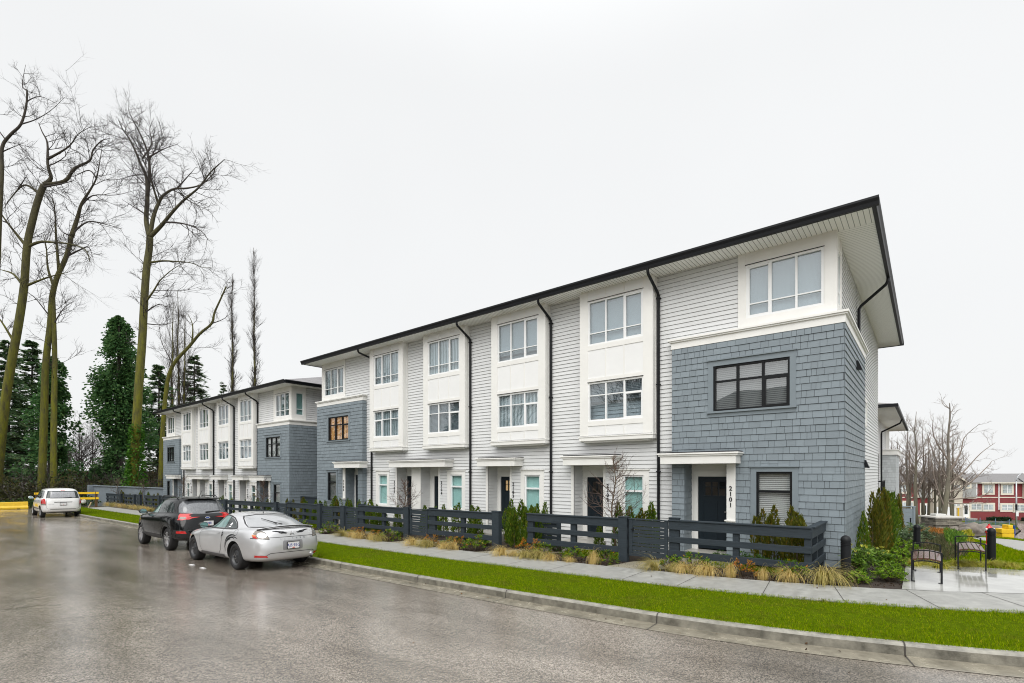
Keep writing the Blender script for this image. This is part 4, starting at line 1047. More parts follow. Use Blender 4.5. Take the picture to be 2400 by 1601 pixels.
M_FEA = leafmat('straw feather grass', (.48, .34, .09), (.74, .59, .26), .6, (.24, .24, .045))
M_FEA2 = leafmat('greenish feather grass', (.26, .25, .05), (.60, .48, .19), .6, (.14, .19, .03))
FEA = [tuft(1, M_FEA, 210, .78, .55, -1.2, 1., .010), tuft(2, M_FEA2, 230, .84, .6, -.3, 1., .010), tuft(3, M_FEA, 200, .74, .5, -2.0, 1., .010), tuft(4, M_FEA, 150, .84, .26, -1.0, 1.08, .009), tuft(5, M_FEA2, 220, .74, .62, -2.6, 1., .010)]
def feathers(spots, where):
    for i, (x, y, k, s) in enumerate(sorted(spots, key=lambda p: -p[0])):
        put(FEA[k], x, y, s, ri.uniform(-.5, .5), ORD[i] + ' feather grass clump from the right ' + where, 'ornamental grass', 'feather grass in the street bed')
feathers([(-1.52, 11.28, 1, 1.15), (-2.05, 11.1, 2, .95), (-2.55, 11.05, 3, .72), (-3.15, 10.98, 3, .85), (-3.62, 10.95, 0, .95), (-4.15, 10.98, 0, .85), (-4.75, 10.85, 4, .95), (-4.45, 11.1, 1, .6)], 'in the bed before the corner fence')
feathers([(-6.45, 10.95, 3, 1.0), (-7.05, 10.85, 2, .6), (-7.6, 10.8, 0, .75), (-8.0, 10.85, 4, .95), (-8.5, 10.78, 1, .9), (-8.85, 10.8, 2, .7), (-9.35, 10.8, 0, .95)], 'in the bed before the fence of door 2102')
feathers([(-11.3, 10.82, 2, .95), (-11.8, 10.8, 0, .8), (-12.4, 10.78, 4, .9), (-12.8, 10.85, 1, .9), (-13.3, 10.8, 0, 1.0)], 'in the bed before the fence of door 2103')
feathers([(-15.3, 10.85, 1, 1.0), (-15.8, 10.85, 3, .8), (-16.5, 10.85, 0, 1.0), (-17.0, 10.9, 2, .9), (-17.6, 10.85, 4, 1.0)], 'in the bed before the double canopy')
feathers([(-20.2, 10.8, 4, .8), (-22.8, 10.85, 2, .9), (-23.6, 10.9, 4, .9)], 'beside the taillight of the silver coupe')
feathers([(-43.5, 11.0, 0, 1.0), (-44.4, 11.0, 2, 1.1), (-45.6, 11.0, 1, 1.1), (-47, 11.0, 0, 1.2), (-48.4, 11.0, 4, 1.1), (-50, 11.0, 2, 1.2), (-51.6, 11.0, 0, 1.1), (-53.3, 10.9, 1, 1.2), (-55, 10.9, 2, 1.1), (-42.3, 10.9, 4, 1.)], 'in the far bed left of the black car')
M_NAN = leafmat('nandina leaves', (.03, .10, .006), (.20, .32, .018), .45, (.62, .22, .02))
M_NAN2 = leafmat('orange nandina leaves', (.12, .16, .015), (.52, .18, .02), .45, (.66, .11, .03))
NAN = [leafy('nandina', 1, M_NAN, .62, .36, 420, .022, .06), leafy('nandina', 2, M_NAN2, .6, .38, 380, .022, .06), leafy('nandina', 3, M_NAN, .5, .3, 360, .022, .055)]
for x, y, k, s, lab in ((-2.1, 11.35, 0, .9, 'below the corner post of the fence'), (-3.0, 11.3, 1, .8, 'below the middle of the corner fence section'), (-4.05, 11.3, 0, 1., 'second from the gate, below the corner fence section'), (-4.6, 11.3, 2, .9, 'right beside the gate of house 2101'),
                        (-6.15, 11.2, 0, .8, 'at the thick post left of the gate of house 2101'), (-7.15, 11.15, 2, 1.0, 'below the middle post of the fence before door 2102'), (-8.3, 11.3, 0, .9, 'left of the middle post before door 2102'), (-8.75, 11.3, 1, 1.1, 'with orange tips below the left end of the fence before door 2102'),
                        (-10.75, 11.15, 0, 1.1, 'at the right end of the fence before door 2103'), (-11.7, 11.25, 1, .9, 'with orange tips below the fence before door 2103'), (-12.1, 11.25, 2, .9, 'in the middle below the fence before door 2103'), (-13.0, 11.3, 1, .8, 'with orange tips at the left end before door 2103'),
                        (-15.1, 11.2, 0, 1., 'at the thick post before the double canopy'), (-16.1, 11.25, 1, .8, 'reddish, in the middle before the double canopy'), (-17.3, 11.25, 1, .9, 'orange, at the left end before the double canopy'), (-19.3, 11.2, 0, 1.1, 'below the very short fence piece'), (-21.7, 11.1, 0, 1.2, 'right of the coupe roof, nearest the post'), (-22.4, 11.0, 1, 1.1, 'orange, left of the coupe-side shrub')):
    put(NAN[k], x, y, s * 1.22, None, 'leafy nandina ' + lab, 'shrub', 'nandina shrubs along the fence')
M_RHO = leafmat('rhododendron leaves', (.03, .09, .010), (.20, .33, .04), .35, (.36, .48, .13))
M_LOW = leafmat('evergreen shrub leaves', (.035, .11, .004), (.24, .40, .02), .4, (.48, .55, .06))
M_BUD = mat('yellow green buds', (.50, .48, .06), .5)
M_DKG = leafmat('dark shrub leaves', (.022, .075, .010), (.09, .19, .03), .45, (.18, .28, .05))
RHO = leafy('rhododendron', 4, M_RHO, .85, .72, 620, .045, .17, .45, bud=M_BUD)
put(RHO, -1.12, 13.05, .82, .3, 'rhododendron with drooping leaves and yellow buds behind the nearest bollard', 'shrub')
put(RHO, -.85, 14.4, .6, 2., 'smaller rhododendron to the right of the one behind the nearest bollard', 'shrub')
RH2 = leafy('rhododendron', 5, leafmat('glossy grey green leaves', (.08, .14, .06), (.22, .30, .16), .3), .9, .7, 520, .05, .15, .2)
put(RH2, -.68, 20.5, 1.2, .2, 'pale glossy rhododendron beside the tall arborvitae row, before the grey fence', 'shrub')
put(RH2, -.45, 24.5, 1.3, 2.2, 'farthest pale glossy rhododendron, left of the second bollard', 'shrub')
LOW = [leafy('evergreen_shrub', 6 + i, M_LOW, .62, .34, 900, .024, .06, -.1) for i in range(2)]
for x, y, s, lab in ((-1.02, 11.72, .72, 'small bright green shrub at the foot of the nearest bollard'), (-.55, 12.2, .92, 'bright green shrub at the plaza corner nearest the street'), (-.60, 13.2, .8, 'bright green shrub, second from the street at the plaza edge'), (-.56, 14.5, .85, 'bright green shrub, third from the street at the plaza edge'), (-.5, 16.0, 1.05, 'bright green shrub, fourth from the street beside the arborvitae'), (-.5, 18.0, 1.4, 'bright green shrub, farthest of those beside the arborvitae')):
    put(LOW[ri.randint(0, 1)], x, y, s, None, lab, 'shrub', 'bright green shrubs by the plaza')
for x, y, s, lab in ((-3.4, 13.0, .9, 'inside the corner fence left of the arborvitae'), (-2.7, 12.5, .8, 'inside the corner fence at the middle gap'), (-4.0, 13.15, .8, 'at the porch edge of house 2101'), (-3.0, 12.5, .9, 'just behind the middle post of the corner fence'), (-8.4, 12.2, .9, 'behind the left half of the fence before door 2102'), (-12.4, 12.3, 1., 'behind the fence before door 2103'), (-11.3, 12.2, .9, 'behind the right end of the fence before door 2103'), (-15.6, 12.2, 1., 'behind the right half of the fence before the double canopy'), (-17.5, 12.3, .9, 'behind the left end of the fence before the double canopy'), (-6.9, 12.2, .9, 'in the garden before window 2102'), (-8.0, 12.4, .7, 'beside the path to door 2102')):
    put(leafy('garden_shrub', int(-x * 10), M_DKG, .6, .32, 420, .03, .07), x, y, s, None, 'dark green low shrub ' + lab, 'shrub', 'dark low shrubs inside the gardens')
M_CAR = leafmat('yellow sedge', (.26, .25, .025), (.52, .47, .08), .5, (.20, .24, .03))
CAR = [tuft(20 + i, M_CAR, 330, .42, .62, i * 2., .95, .009, 'sedge') for i in range(3)]
for i, (x, y, s) in enumerate([(-.22, 14.75, 1.), (.2, 14.75, 1.05), (.52, 15.65, 1.05), (.78, 16.0, 1.1), (1.12, 16.15, 1.1), (1.5, 16.25, 1.1), (.0, 15.3, .8)]):
    put(CAR[i % 3], x, y, s, None, ORD[i] + ' yellow sedge clump from the left along the back edge of the plaza', 'ornamental grass', 'yellow sedge behind the benches')
# low ground cover sloping away behind the plaza
def cover(name, pts, m, n, lw, ll, h, label, seed):
    r = random.Random(seed); mb = MB(); xs = [p[0] for p in pts]; ys = [p[1] for p in pts]; k = 0
    while k < n:
        x, y = r.uniform(min(xs), max(xs)), r.uniform(min(ys), max(ys))
        if not inpoly(x, y, pts): continue
        k += 1; hh = h * (.55 + .45 * math.sin(x * 3.1 + seed) * math.sin(y * 1.3))
        mb.leaf(Vector((x, y, GZ(x, y) + r.uniform(0, hh))), Vector((r.uniform(-.7, .7), r.uniform(-.7, .7), 1)), lw, ll * r.uniform(.6, 1.2))
    o = mb.build(name, m, recalc=False); return tag(o, label, 'ground cover', kind='stuff')
cover('heather', [(-.35, 16), (.3, 16.2), (.9, 19), (.8, 25), (.6, 32), (-.3, 34), (-.45, 22)], leafmat('heather', (.06, .075, .03), (.14, .13, .06), .7, (.20, .13, .09)), 5200, .03, .16, .35, 'brownish green heather between the two rear bollards', 1)
cover('ground_cover', [(.55, 21), (.95, 21), (1.25, 27), (1.2, 32), (.7, 33)], leafmat('green juniper', (.05, .14, .02), (.16, .27, .03), .6), 3000, .04, .18, .5, 'bright green ground cover left of the far bollard', 2)
cover('ground_cover', [(1.0, 23), (1.3, 25), (1.65, 33), (1.3, 34), (1.15, 29)], leafmat('yellow cover', (.22, .24, .02), (.50, .44, .04), .6), 2600, .04, .2, .5, 'yellow ground cover at the lawn edge behind the benches', 3)
cover('ground_cover', [(-.6, 33), (.9, 33), (1.3, 38), (.9, 43.5), (-.9, 43.5), (-.8, 36)], leafmat('orange cover', (.20, .15, .03), (.45, .17, .04), .6, (.60, .16, .04)), 3000, .05, .22, .3, 'orange and olive ground cover before the stone pillar', 4)
# ------------------------------------------------------------ parked cars (local: x forward from the rear bumper, y left, z up)
M_TYRE = mat('tyre rubber', (.014, .014, .015), .75, bump=.2, bscale=60)
M_WELL = mat('wheel well', (.008, .008, .008), .9)
M_STEEL = mat('black steel wheel', (.025, .027, .03), .45, coat=.2)
M_ALLOY = mat('alloy wheel', (.62, .62, .63), .28, metal=.9)
M_PLAS = mat('black plastic', (.016, .017, .018), .5)
M_SEAM = mat('panel gap', (.010, .010, .010), .8)
M_CGLASS = mat('car glass', (.022, .032, .032), .03, spec=.5, coat=.1)
M_CGLASS2 = mat('rain specked car glass', (.30, .31, .33), .18, var=.3, vscale=22, spec=.8, coat=.5, stretch=(1, 1, .35))
M_CGLASS3 = mat('dull rear glass', (.11, .115, .125), .12, var=.35, vscale=16, spec=.8, coat=.5, stretch=(1, 1, .3))
M_TEAL = mat('clear side glass', (.10, .19, .18), .03, spec=.5, coat=.2, var=.5, vscale=3.5, stretch=(2.5, 1, 1))
M_RED = mat('red lens', (.55, .012, .012), .12, coat=.8)
M_CLEAR = mat('clear lens', (.22, .20, .175), .22, coat=.12, var=.3, vscale=18)
M_AMBER = mat('amber lens', (.60, .22, .08), .15, coat=.6)
M_CHROME = mat('chrome', (.75, .75, .76), .1, metal=1)
M_PLATE = mat('licence plate white', (.75, .75, .76), .35)
M_PBLUE = mat('plate blue', (.05, .07, .30), .4)
M_PRED = mat('plate red', (.55, .06, .04), .4)

def sgp(a, e): return math.copysign(abs(a) ** e, a)
def car_body(rings, wheels, paint, P, n=56, level=2):
    mb = MB(); m = len(rings)
    for (zr, zf, xr, xf, w, nr, nf) in rings:
        xm, a = (xr + xf) / 2, (xf - xr) / 2
        for j in range(n):
            t = 2 * math.pi * (j + .5) / n; c, s = math.cos(t), math.sin(t); e = nf if c > 0 else nr
            x = xm + a * sgp(c, 2 / e); y = w * sgp(s, 2 / e); mb.v.append((x, y, lerp(zr, zf, (x - xr) / (xf - xr))))
    for i in range(m - 1):
        for j in range(n):
            k = (j + 1) % n; mb.f.append((i * n + j, i * n + k, (i + 1) * n + k, (i + 1) * n + j))
    # caps: strips across the car
    for base, flip in ((0, True), ((m - 1) * n, False)):
        for j in range(n // 2 - 1):
            q = (base + j, base + j + 1, base + n - 2 - j, base + n - 1 - j); mb.f.append(q[::-1] if flip else q)
    o = mb.build('body', paint, P)
    sub = o.modifiers.new('s', 'SUBSURF'); sub.levels = level; sub.render_levels = level
    cuts = []
    for (x, r, y0, rz) in wheels:
        for sy in (1, -1):
            c = MB(); c.lathe([(r, -.3), (r, .3)], 40, 'y', (x, sy * (y0 + .14), rz)); k = c.build('cut', M_WELL); cuts.append(k)
            b = o.modifiers.new('b', 'BOOLEAN'); b.operation = 'DIFFERENCE'; b.object = k; b.solver = 'EXACT'; b.material_mode = 'TRANSFER'
    dg = bpy.context.evaluated_depsgraph_get(); dg.update()
    me = bpy.data.meshes.new_from_object(o.evaluated_get(dg)); o.modifiers.clear(); o.data = me
    for k in cuts: bpy.data.objects.remove(k)
    me.polygons.foreach_set('use_smooth', [True] * len(me.polygons))
    try: me.set_sharp_from_angle(angle=R(40))
    except Exception: pass
    bm = bmesh.new(); bm.from_mesh(me); bv = BVHTree.FromBMesh(bm); bm.free()
    return o, bv
VIEW = {'L': (lambda a, b: ((a, 3, b), (0, -1, 0))), 'R': (lambda a, b: ((a, -3, b), (0, 1, 0))), 'B': (lambda a, b: ((-3, a, b), (1, 0, 0))), 'T': (lambda a, b: ((a, b, 4), (0, 0, -1)))}
def hit(bv, v, a, b, off):
    o, d = VIEW[v](a, b); h = bv.ray_cast(Vector(o), Vector(d))
    if h[0] is None: return None
    nrm = h[1] if h[1].dot(Vector(d)) < 0 else -h[1]
    return h[0] + nrm * off
def decal(bv, v, poly, name, m, par, off=.004, step=.045, xmax=9.):
    """a panel following the body: outline given in side, rear or top view"""
    pts = []; n = len(poly)
    for i in range(n):
        a, b = Vector(poly[i]), Vector(poly[(i + 1) % n]); k = max(1, int((b - a).length / step))
        pts += [a.lerp(b, j / k) for j in range(k)]
    nb = len(pts); ed = [(i, (i + 1) % nb) for i in range(nb)]
    xs = [p.x for p in pts]; ys = [p.y for p in pts]
    for x in np.arange(min(xs) + step / 2, max(xs), step):
        for y in np.arange(min(ys) + step / 2, max(ys), step): pts.append(Vector((x, y)))
    r = delaunay_2d_cdt(pts, ed, [], 1, 1e-6)
    ps = [hit(bv, v, p.x, p.y, off) for p in r[0]]
    ok = {}; mb = MB()
    for i, p in enumerate(ps):
        if p is not None and p.x < xmax: ok[i] = len(mb.v); mb.v.append(tuple(p))
    mb.f = [tuple(ok[i] for i in f) for f in r[2] if all(i in ok for i in f)]
    o = mb.build(name, m, par, smooth=True)
    return o
def streak(bv, v, line, w, mb, off=.003, step=.03, taper=False, xmax=9.):
    pts = []
    for a, b in zip(line[:-1], line[1:]):
        a, b = Vector(a), Vector(b); k = max(1, int((b - a).length / step)); pts += [a.lerp(b, j / k) for j in range(k)]
    pts.append(Vector(line[-1])); q = []
    for i, p in enumerate(pts):
        d = (pts[min(len(pts) - 1, i + 1)] - pts[max(0, i - 1)]).normalized(); nn = Vector((-d.y, d.x))
        ww = w / 2 * (1 if not taper else max(.12, math.sin(math.pi * (i + .6) / (len(pts) + .2))))
        l, r = hit(bv, v, *(p + nn * ww), off), hit(bv, v, *(p - nn * ww), off)
        if l is not None and (l.x > xmax or r is None or r.x > xmax): l = None
        q.append((l, r))
    for (a, b), (c, d) in zip(q[:-1], q[1:]):
        if None not in (a, b, c, d): mb.quad(tuple(a), tuple(b), tuple(d), tuple(c))
def curve(pts, n=8):
    P = [Vector(p) for p in pts]; out = []
    for i in range(len(P) - 1):
        for j in range(n): out.append(tuple(cr([tuple(p) for p in P], i, j / n)))
    return out + [tuple(P[-1])]
def wheel(P, x, y, r, w, style, sy):
    """rim facing outwards (sy=+1 left), tyre round it"""
    T = lambda ax, out, az: (x + ax, sy * (y + out), r + az)
    mb = MB(); rr = r * .66
    def ring(profile, n=36, b=None):
        b = b or mb; k = len(b.v)
        for (rad, o) in profile:
            for j in range(n): t = 2 * math.pi * j / n; b.v.append(T(rad * math.cos(t), o, rad * math.sin(t)))
        for i in range(len(profile) - 1):
            for j in range(n): q = (j + 1) % n; b.f.append((k + i * n + j, k + i * n + q, k + (i + 1) * n + q, k + (i + 1) * n + j))
    if style == 'steel':
        ring([(rr, 0), (rr * .94, -.004), (rr * .92, -.045), (rr * .80, -.055), (rr * .62, -.030), (rr * .52, -.018), (rr * .36, -.040), (rr * .30, -.030), (rr * .12, -.018), (.001, -.015)])
    else:
        ring([(rr, 0), (rr * .95, -.003), (rr * .92, -.06), (rr * .2, -.075), (.001, -.075)])
        for i in range(5):
            for dl in (-.16, .16):
                t = 2 * math.pi * i / 5 + R(90); a0, a1 = t + dl * .4, t + dl
                p, q = T(rr * .15 * math.cos(a0), -.02, rr * .15 * math.sin(a0)), T(rr * .95 * math.cos(a1), -.006, rr * .95 * math.sin(a1)); mb.bar(p, q, .045, .03)
        ring([(rr * .26, -.02), (rr * .24, -.0), (.001, .0)])
    o = mb.build('wheel', M_STEEL if style == 'steel' else M_ALLOY, P, smooth=(style == 'steel'))
    if style == 'steel':
        h = MB()
        for i in range(14):
            t = 2 * math.pi * i / 14; c = (rr * .72 * math.cos(t), rr * .72 * math.sin(t)); k = len(h.v)
            for j in range(8): u = 2 * math.pi * j / 8; h.v.append(T(c[0] + .017 * math.cos(u), -.038, c[1] + .017 * math.sin(u)))
            h.f.append(tuple(range(k, k + 8)))
        h.build('vent_holes', M_WELL, o)
        h = MB()
        for i in range(5):
            t = 2 * math.pi * i / 5 + .3; c = (rr * .26 * math.cos(t), rr * .26 * math.sin(t)); h.bar(T(c[0], -.03, c[1]), T(c[0], .012, c[1]), .024, .024)
        h.build('wheel_nuts', M_CHROME, o)
    t = MB(); ring([(rr * .99, -.02), (rr * 1.02, .004), (r * .80, .014), (r * .92, .008), (r * .985, -.012), (r, -.04), (r, -w + .04), (r * .98, -w + .01), (r * .9, -w), (rr, -w)], 40, t)
    t.build('tyre', M_TYRE, o, smooth=True); return o
def plate(P, x, z, s1, y=0, wide=.30):
    b = MB(); b.box(x - .012, x, y - wide / 2, y + wide / 2, z - .078, z + .078); o = b.build('licence_plate', M_PLATE, P, bevel=.003)
    T = lambda u, n, zz: (x - .012 - n, y - u, z + zz)     # reads correctly from behind
    L2 = lambda u, n, zz: T(u, n, zz - .03)
    if s1: text_mesh(s1, .098, L2, .002, bold=.0008).build('plate_number', M_PBLUE, o)
    r = MB(); r.box(x - .014, x - .0121, y - .035, y + .03, z - .068, z - .048); r.build('plate_sticker', M_PRED, o)
    f = MB(); w = wide / 2 + .012
    for (a, b_, c, d) in ((-w, w, .078, .09), (-w, w, -.09, -.078), (-w, -w + .012, -.078, .078), (w - .012, w, -.078, .078)): f.box(x - .016, x - .002, y + a, y + b_, z + c, z + d)
    f.build('plate_frame', M_BLACK, o)
def mirror(P, x, y, z, m, sy=1):
    b = MB(); n = 10
    b.lathe([(.02, 0), (.085, .015), (.10, .06), (.085, .11), (.03, .14)], 16, 'y', (0, 0, 0))
    vs = [(x + v[1] * 1. - .02, sy * (y + .10 + v[0] * 1.25), z + v[2] * .85) for v in b.v]; b.v = vs
    o = b.build('side_mirror', m, P, smooth=True)
    g = MB(); k = []
    for j in range(20): t = 2 * math.pi * j / 20; k.append((x - .022, sy * (y + .10 + .098 * math.cos(t)), z + .068 * math.sin(t)))
    g.add(k, [tuple(range(20))]); g.build('mirror_glass', mat('mirror glass', (.35, .5, .5), .03, metal=.9), o)
    a = MB(); a.bar((x, sy * (y - .04), z - .05), (x + .01, sy * (y + .06), z - .03), .05, .045); a.build('mirror_arm', m, o)

def both(fn):
    for v in 'LR': fn(v)

# ============ silver coupe
def coupe():
    P = empty('parked_car', (0, 0, 0), 'silver two door coupe with black steel wheels and tribal stickers, parked nearest the camera', 'car', 'cars parked along the kerb')
    paint = mat('silver car paint', (.60, .605, .615), .30, metal=.5, coat=1., var=.04, vscale=2)
    rings = [(.20, .20, .45, 4.2, .70, 4, 3), (.225, .23, .10, 4.50, .875, 5, 4), (.36, .36, .0, 4.62, .925, 5, 3.8), (.55, .52, -.03, 4.64, .945, 5, 3.7), (.72, .66, -.01, 4.60, .95, 4.8, 3.6),
             (.87, .755, .03, 4.46, .935, 4.2, 3.5), (.965, .85, .07, 4.05, .912, 3.7, 3.5), (1.005, .90, .15, 3.45, .868, 3.3, 3.3), (1.025, .945, .34, 3.12, .81, 3.1, 3.3),
             (1.15, 1.11, .76, 2.78, .735, 3., 3.3), (1.265, 1.255, 1.22, 2.48, .66, 3., 3.3), (1.34, 1.34, 1.60, 2.24, .55, 3., 3), (1.362, 1.362, 1.85, 2.1, .28, 2.6, 2.6)]
    o, bv = car_body(rings, [(1.05, .375, .76, .33), (3.625, .375, .76, .33)], paint, P)
    for x in (1.05, 3.625):
        for sy in (1, -1): wheel(P, x, .885, .325, .22, 'steel', sy)
    # rear window with wiper
    rw = decal(bv, 'B', [(-.68, 1.045), (.68, 1.045), (.65, 1.11), (.58, 1.21), (.52, 1.262), (.25, 1.288), (-.25, 1.288), (-.52, 1.262), (-.58, 1.21), (-.65, 1.11)], 'rear_window', mat('pale rear glass', (.34, .35, .36), .10, spec=.9, coat=.7, var=.12, vscale=5), P, .003)
    k = MB(); streak(bv, 'B', [(-.70, 1.035), (.70, 1.035), (.67, 1.11), (.595, 1.22), (.53, 1.273), (.25, 1.30), (-.25, 1.30), (-.53, 1.273), (-.595, 1.22), (-.67, 1.11), (-.70, 1.035)], .014, k, .002); k.build('window_seal', M_PLAS, rw)
    a, b, c = hit(bv, 'B', .02, 1.07, .02), hit(bv, 'B', .17, 1.12, .025), hit(bv, 'B', .30, 1.20, .022); d = hit(bv, 'B', .14, 1.075, .02)
    k = MB(); k.tube([a, b], [.011, .008], 6); k.tube([d, b, c], [.008, .011, .006], 6); k.build('wiper', M_PLAS, P)
    def sides(v):
        w = decal(bv, v, [(3.02, .955), (2.62, 1.115), (2.32, 1.225), (2.05, 1.262), (1.82, 1.245), (1.80, .985), (2.4, .965)], 'side_window', M_TEAL, P, .004)
        q = decal(bv, v, [(1.77, .985), (1.79, 1.242), (1.60, 1.205), (1.36, 1.115), (1.16, .998), (1.4, .985)], 'quarter_window', M_CGLASS, P, .004)
        k = MB(); streak(bv, v, [(3.06, .94), (2.62, 1.13), (2.32, 1.243), (2.05, 1.280), (1.80, 1.262), (1.58, 1.222), (1.34, 1.128), (1.12, .99), (1.4, .972), (2.4, .95), (3.06, .94)], .024, k, .0025); streak(bv, v, [(1.785, .98), (1.805, 1.26)], .035, k, .0045); k.build('window_seal', M_PLAS, w)
        if v == 'L':
            for pts in ([(1.62, 1.06), (1.56, 1.12), (1.50, 1.09), (1.53, 1.04)], [(1.63, 1.02), (1.52, 1.035), (1.50, 1.01), (1.6, 1.0)]): decal(bv, v, pts, 'sticker', M_PLATE, q, .006, .02)
        dr = MB(); streak(bv, v, [(2.98, .93), (3.08, .80), (3.05, .45), (2.95, .30), (1.95, .30), (1.78, .44), (1.70, .70), (1.74, .96)], .010, dr, .0025); dr.build('door_gap', M_SEAM, P)
        h = decal(bv, v, [(1.86, .835), (1.96, .83), (1.99, .855), (1.96, .875), (1.87, .875)], 'door_handle', paint, P, .014, .02)
        sk = decal(bv, v, [(3.1, .235), (1.62, .235), (1.60, .33), (3.02, .33)], 'side_skirt', mat('grey skirt', (.10, .10, .105), .5), P, .010)
    both(sides)
    st = MB()
    for ln, w in (([(1.52, .52), (1.46, .70), (1.34, .80), (1.16, .845), (.98, .83)], .045), ([(1.47, .56), (1.40, .70), (1.28, .765), (1.13, .79), (1.02, .755)], .04), ([(1.42, .66), (1.30, .73), (1.2, .74)], .03), ([(1.16, .80), (1.02, .80), (.88, .765)], .022), ([(1.50, .42), (1.50, .56), (1.46, .66)], .03)):
        streak(bv, 'L', curve(ln, 5), w, st, .003, taper=True)
    st.build('side_sticker', M_BLACK, P)
    st = MB(); streak(bv, 'L', curve([(1.73, .80), (1.70, .86), (1.66, .89)], 5), .03, st, .004, taper=True); streak(bv, 'L', curve([(1.64, .86), (1.68, .81), (1.75, .78)], 5), .026, st, .004, taper=True); st.build('lock_sticker', M_BLACK, P)
    f = MB(); cc = [(1.02 + .085 * math.cos(t), .905 + .065 * math.sin(t)) for t in np.linspace(0, 6.283, 22)]; streak(bv, 'L', cc, .007, f, .0025); f.build('fuel_flap_gap', M_SEAM, P)
    ant = MB()
    # tail lamps wrap round the corners
    for s in (1, -1):
        m = [(s * y, z) for (y, z) in ((.545, .775), (.86, .80), (.90, .845), (.86, .90), (.76, .955), (.66, .975), (.60, .93))]
        t = decal(bv, 'B', m, 'tail_light', M_CLEAR, P, .006, .03, .40)
        decal(bv, 'B', [(s * y, z) for (y, z) in ((.74, .79), (.885, .835), (.86, .87), (.76, .845))], 'red_lens', M_RED, t, .010, .02, .36)
        decal(bv, 'B', [(s * y, z) for (y, z) in ((.76, .835), (.80, .84), (.79, .88), (.74, .875))], 'amber_lens', M_AMBER, t, .010, .02)
        kk = [(s * (.66 + .075 * math.cos(a)), .865 + .06 * math.sin(a)) for a in np.linspace(0, 6.0, 14)]
        decal(bv, 'B', kk, 'lamp_bowl', M_CHROME, t, .010, .02)
        k = MB(); streak(bv, 'B', m + [m[0]], .016, k, .005, xmax=.42); k.build('lamp_seal', M_BLACK, t)
        rf = decal(bv, 'B', [(s * y, z) for (y, z) in ((.56, .345), (.82, .355), (.83, .405), (.60, .395))], 'reflector', M_RED, P, .006, .03, .3)
    k = MB(); streak(bv, 'B', [(-.55, .81), (.55, .81)], .010, k, .003); streak(bv, 'B', [(-.52, .445), (.52, .445), (.60, .40)], .012, k, .003); streak(bv, 'B', [(-.60, .40), (-.52, .445)], .012, k, .003); k.build('boot_gap', M_SEAM, P)
    # lip spoiler
    s = MB(); n = 18; pr = [(0, 0), (-.085, .030), (-.10, .022), (-.02, -.012)]
    for i in range(n + 1):
        y = -.70 + 1.4 * i / n; q = (y / .7) ** 2; x = .24 + .16 * q; z = 1.055 - .065 * q
        for (a, b) in pr: s.v.append((x + a, y, z + b))
    for i in range(n):
        for j in range(4): s.f.append((i * 4 + j, i * 4 + (j + 1) % 4, (i + 1) * 4 + (j + 1) % 4, (i + 1) * 4 + j))
    s.f += [(0, 1, 2, 3), (n * 4 + 3, n * 4 + 2, n * 4 + 1, n * 4)]
    s.build('spoiler', paint, P, smooth=False)
    k = MB(); streak(bv, 'B', [(-.60, .985), (-.3, 1.012), (.3, 1.012), (.60, .985)], .010, k, .003); k.build('spoiler_shadow_line', M_SEAM, P)  # dark strip coloured in as the shadow under the spoiler lip
    # plate recess, plate, lettering, emblem
    decal(bv, 'B', [(-.235, .50), (.235, .50), (.25, .53), (.245, .70), (.22, .725), (-.22, .725), (-.245, .70), (-.25, .53)], 'plate_recess', mat('shaded recess', (.30, .30, .31), .4, metal=.4), P, .003)
    plate(P, hit(bv, 'B', 0, .61, .02).x, .605, 'AJ5\u00b795G')
    T = lambda u, n_, z: tuple(hit(bv, 'B', -u, z, .003 + max(0, n_)) or (0, -u, z))
    acc = MB()
    for i, ch in enumerate('ECLIPSE'):
        q = text_mesh(ch, .052, lambda u, n_, z, i=i: T(u * 1.35 + (i - 3) * .098, n_, z + .752), .003); acc.add(q.v, q.f)
    acc.build('lettering', M_CHROME, P)
    e = MB()
    for ang in (90, 210, 330):
        d = Vector((math.cos(R(ang)), math.sin(R(ang)))); nrm = Vector((-d.y, d.x)); pts = [Vector((0, 0)), d * .034 + nrm * .02, d * .068, d * .034 - nrm * .02]
        e.add([tuple(hit(bv, 'B', -p.x, p.y + .885, .005)) for p in pts], [(0, 1, 2, 3)])
    e.build('emblem', M_CHROME, P)
    for s_ in (1, -1):
        st = MB()
        for ln, w in (([(.11, .91), (.22, .925), (.36, .945), (.45, .955)], .028), ([(.13, .885), (.2, .90), (.28, .905), (.33, .93)], .022), ([(.16, .90), (.20, .93), (.27, .94)], .016)):
            streak(bv, 'B', [(s_ * a, b) for a, b in curve(ln, 4)], w, st, .004, taper=True)
        st.build('boot_sticker', M_BLACK, P)
    ex = MB(); ex.lathe([(.05, 0), (.062, .0), (.062, .14), (.05, .14)], 20, 'y', (0, 0, 0)); ex.v = [(v[1] + .0, v[0] * 1.3 - .60, v[2] + .285) for v in ex.v]; ex.build('exhaust', M_CHROME, P, smooth=False)
    exb = MB(); exb.lathe([(.001, .0), (.05, .0)], 20, 'y', (0, 0, 0)); exb.v = [(.01, v[0] * 1.3 - .60, v[2] + .285) for v in exb.v]; exb.build('exhaust_bore', M_WELL, P)
    mirror(P, 2.92, .80, 1.0, M_PLAS, 1); mirror(P, 2.92, .80, 1.0, M_PLAS, -1)
    h = hit(bv, 'T', 1.52, 0, .0); q = MB(); q.tube([h, h + Vector((-.03, 0, .05))], [.012, .006], 6); q.build('antenna', M_PLAS, P)
    return P

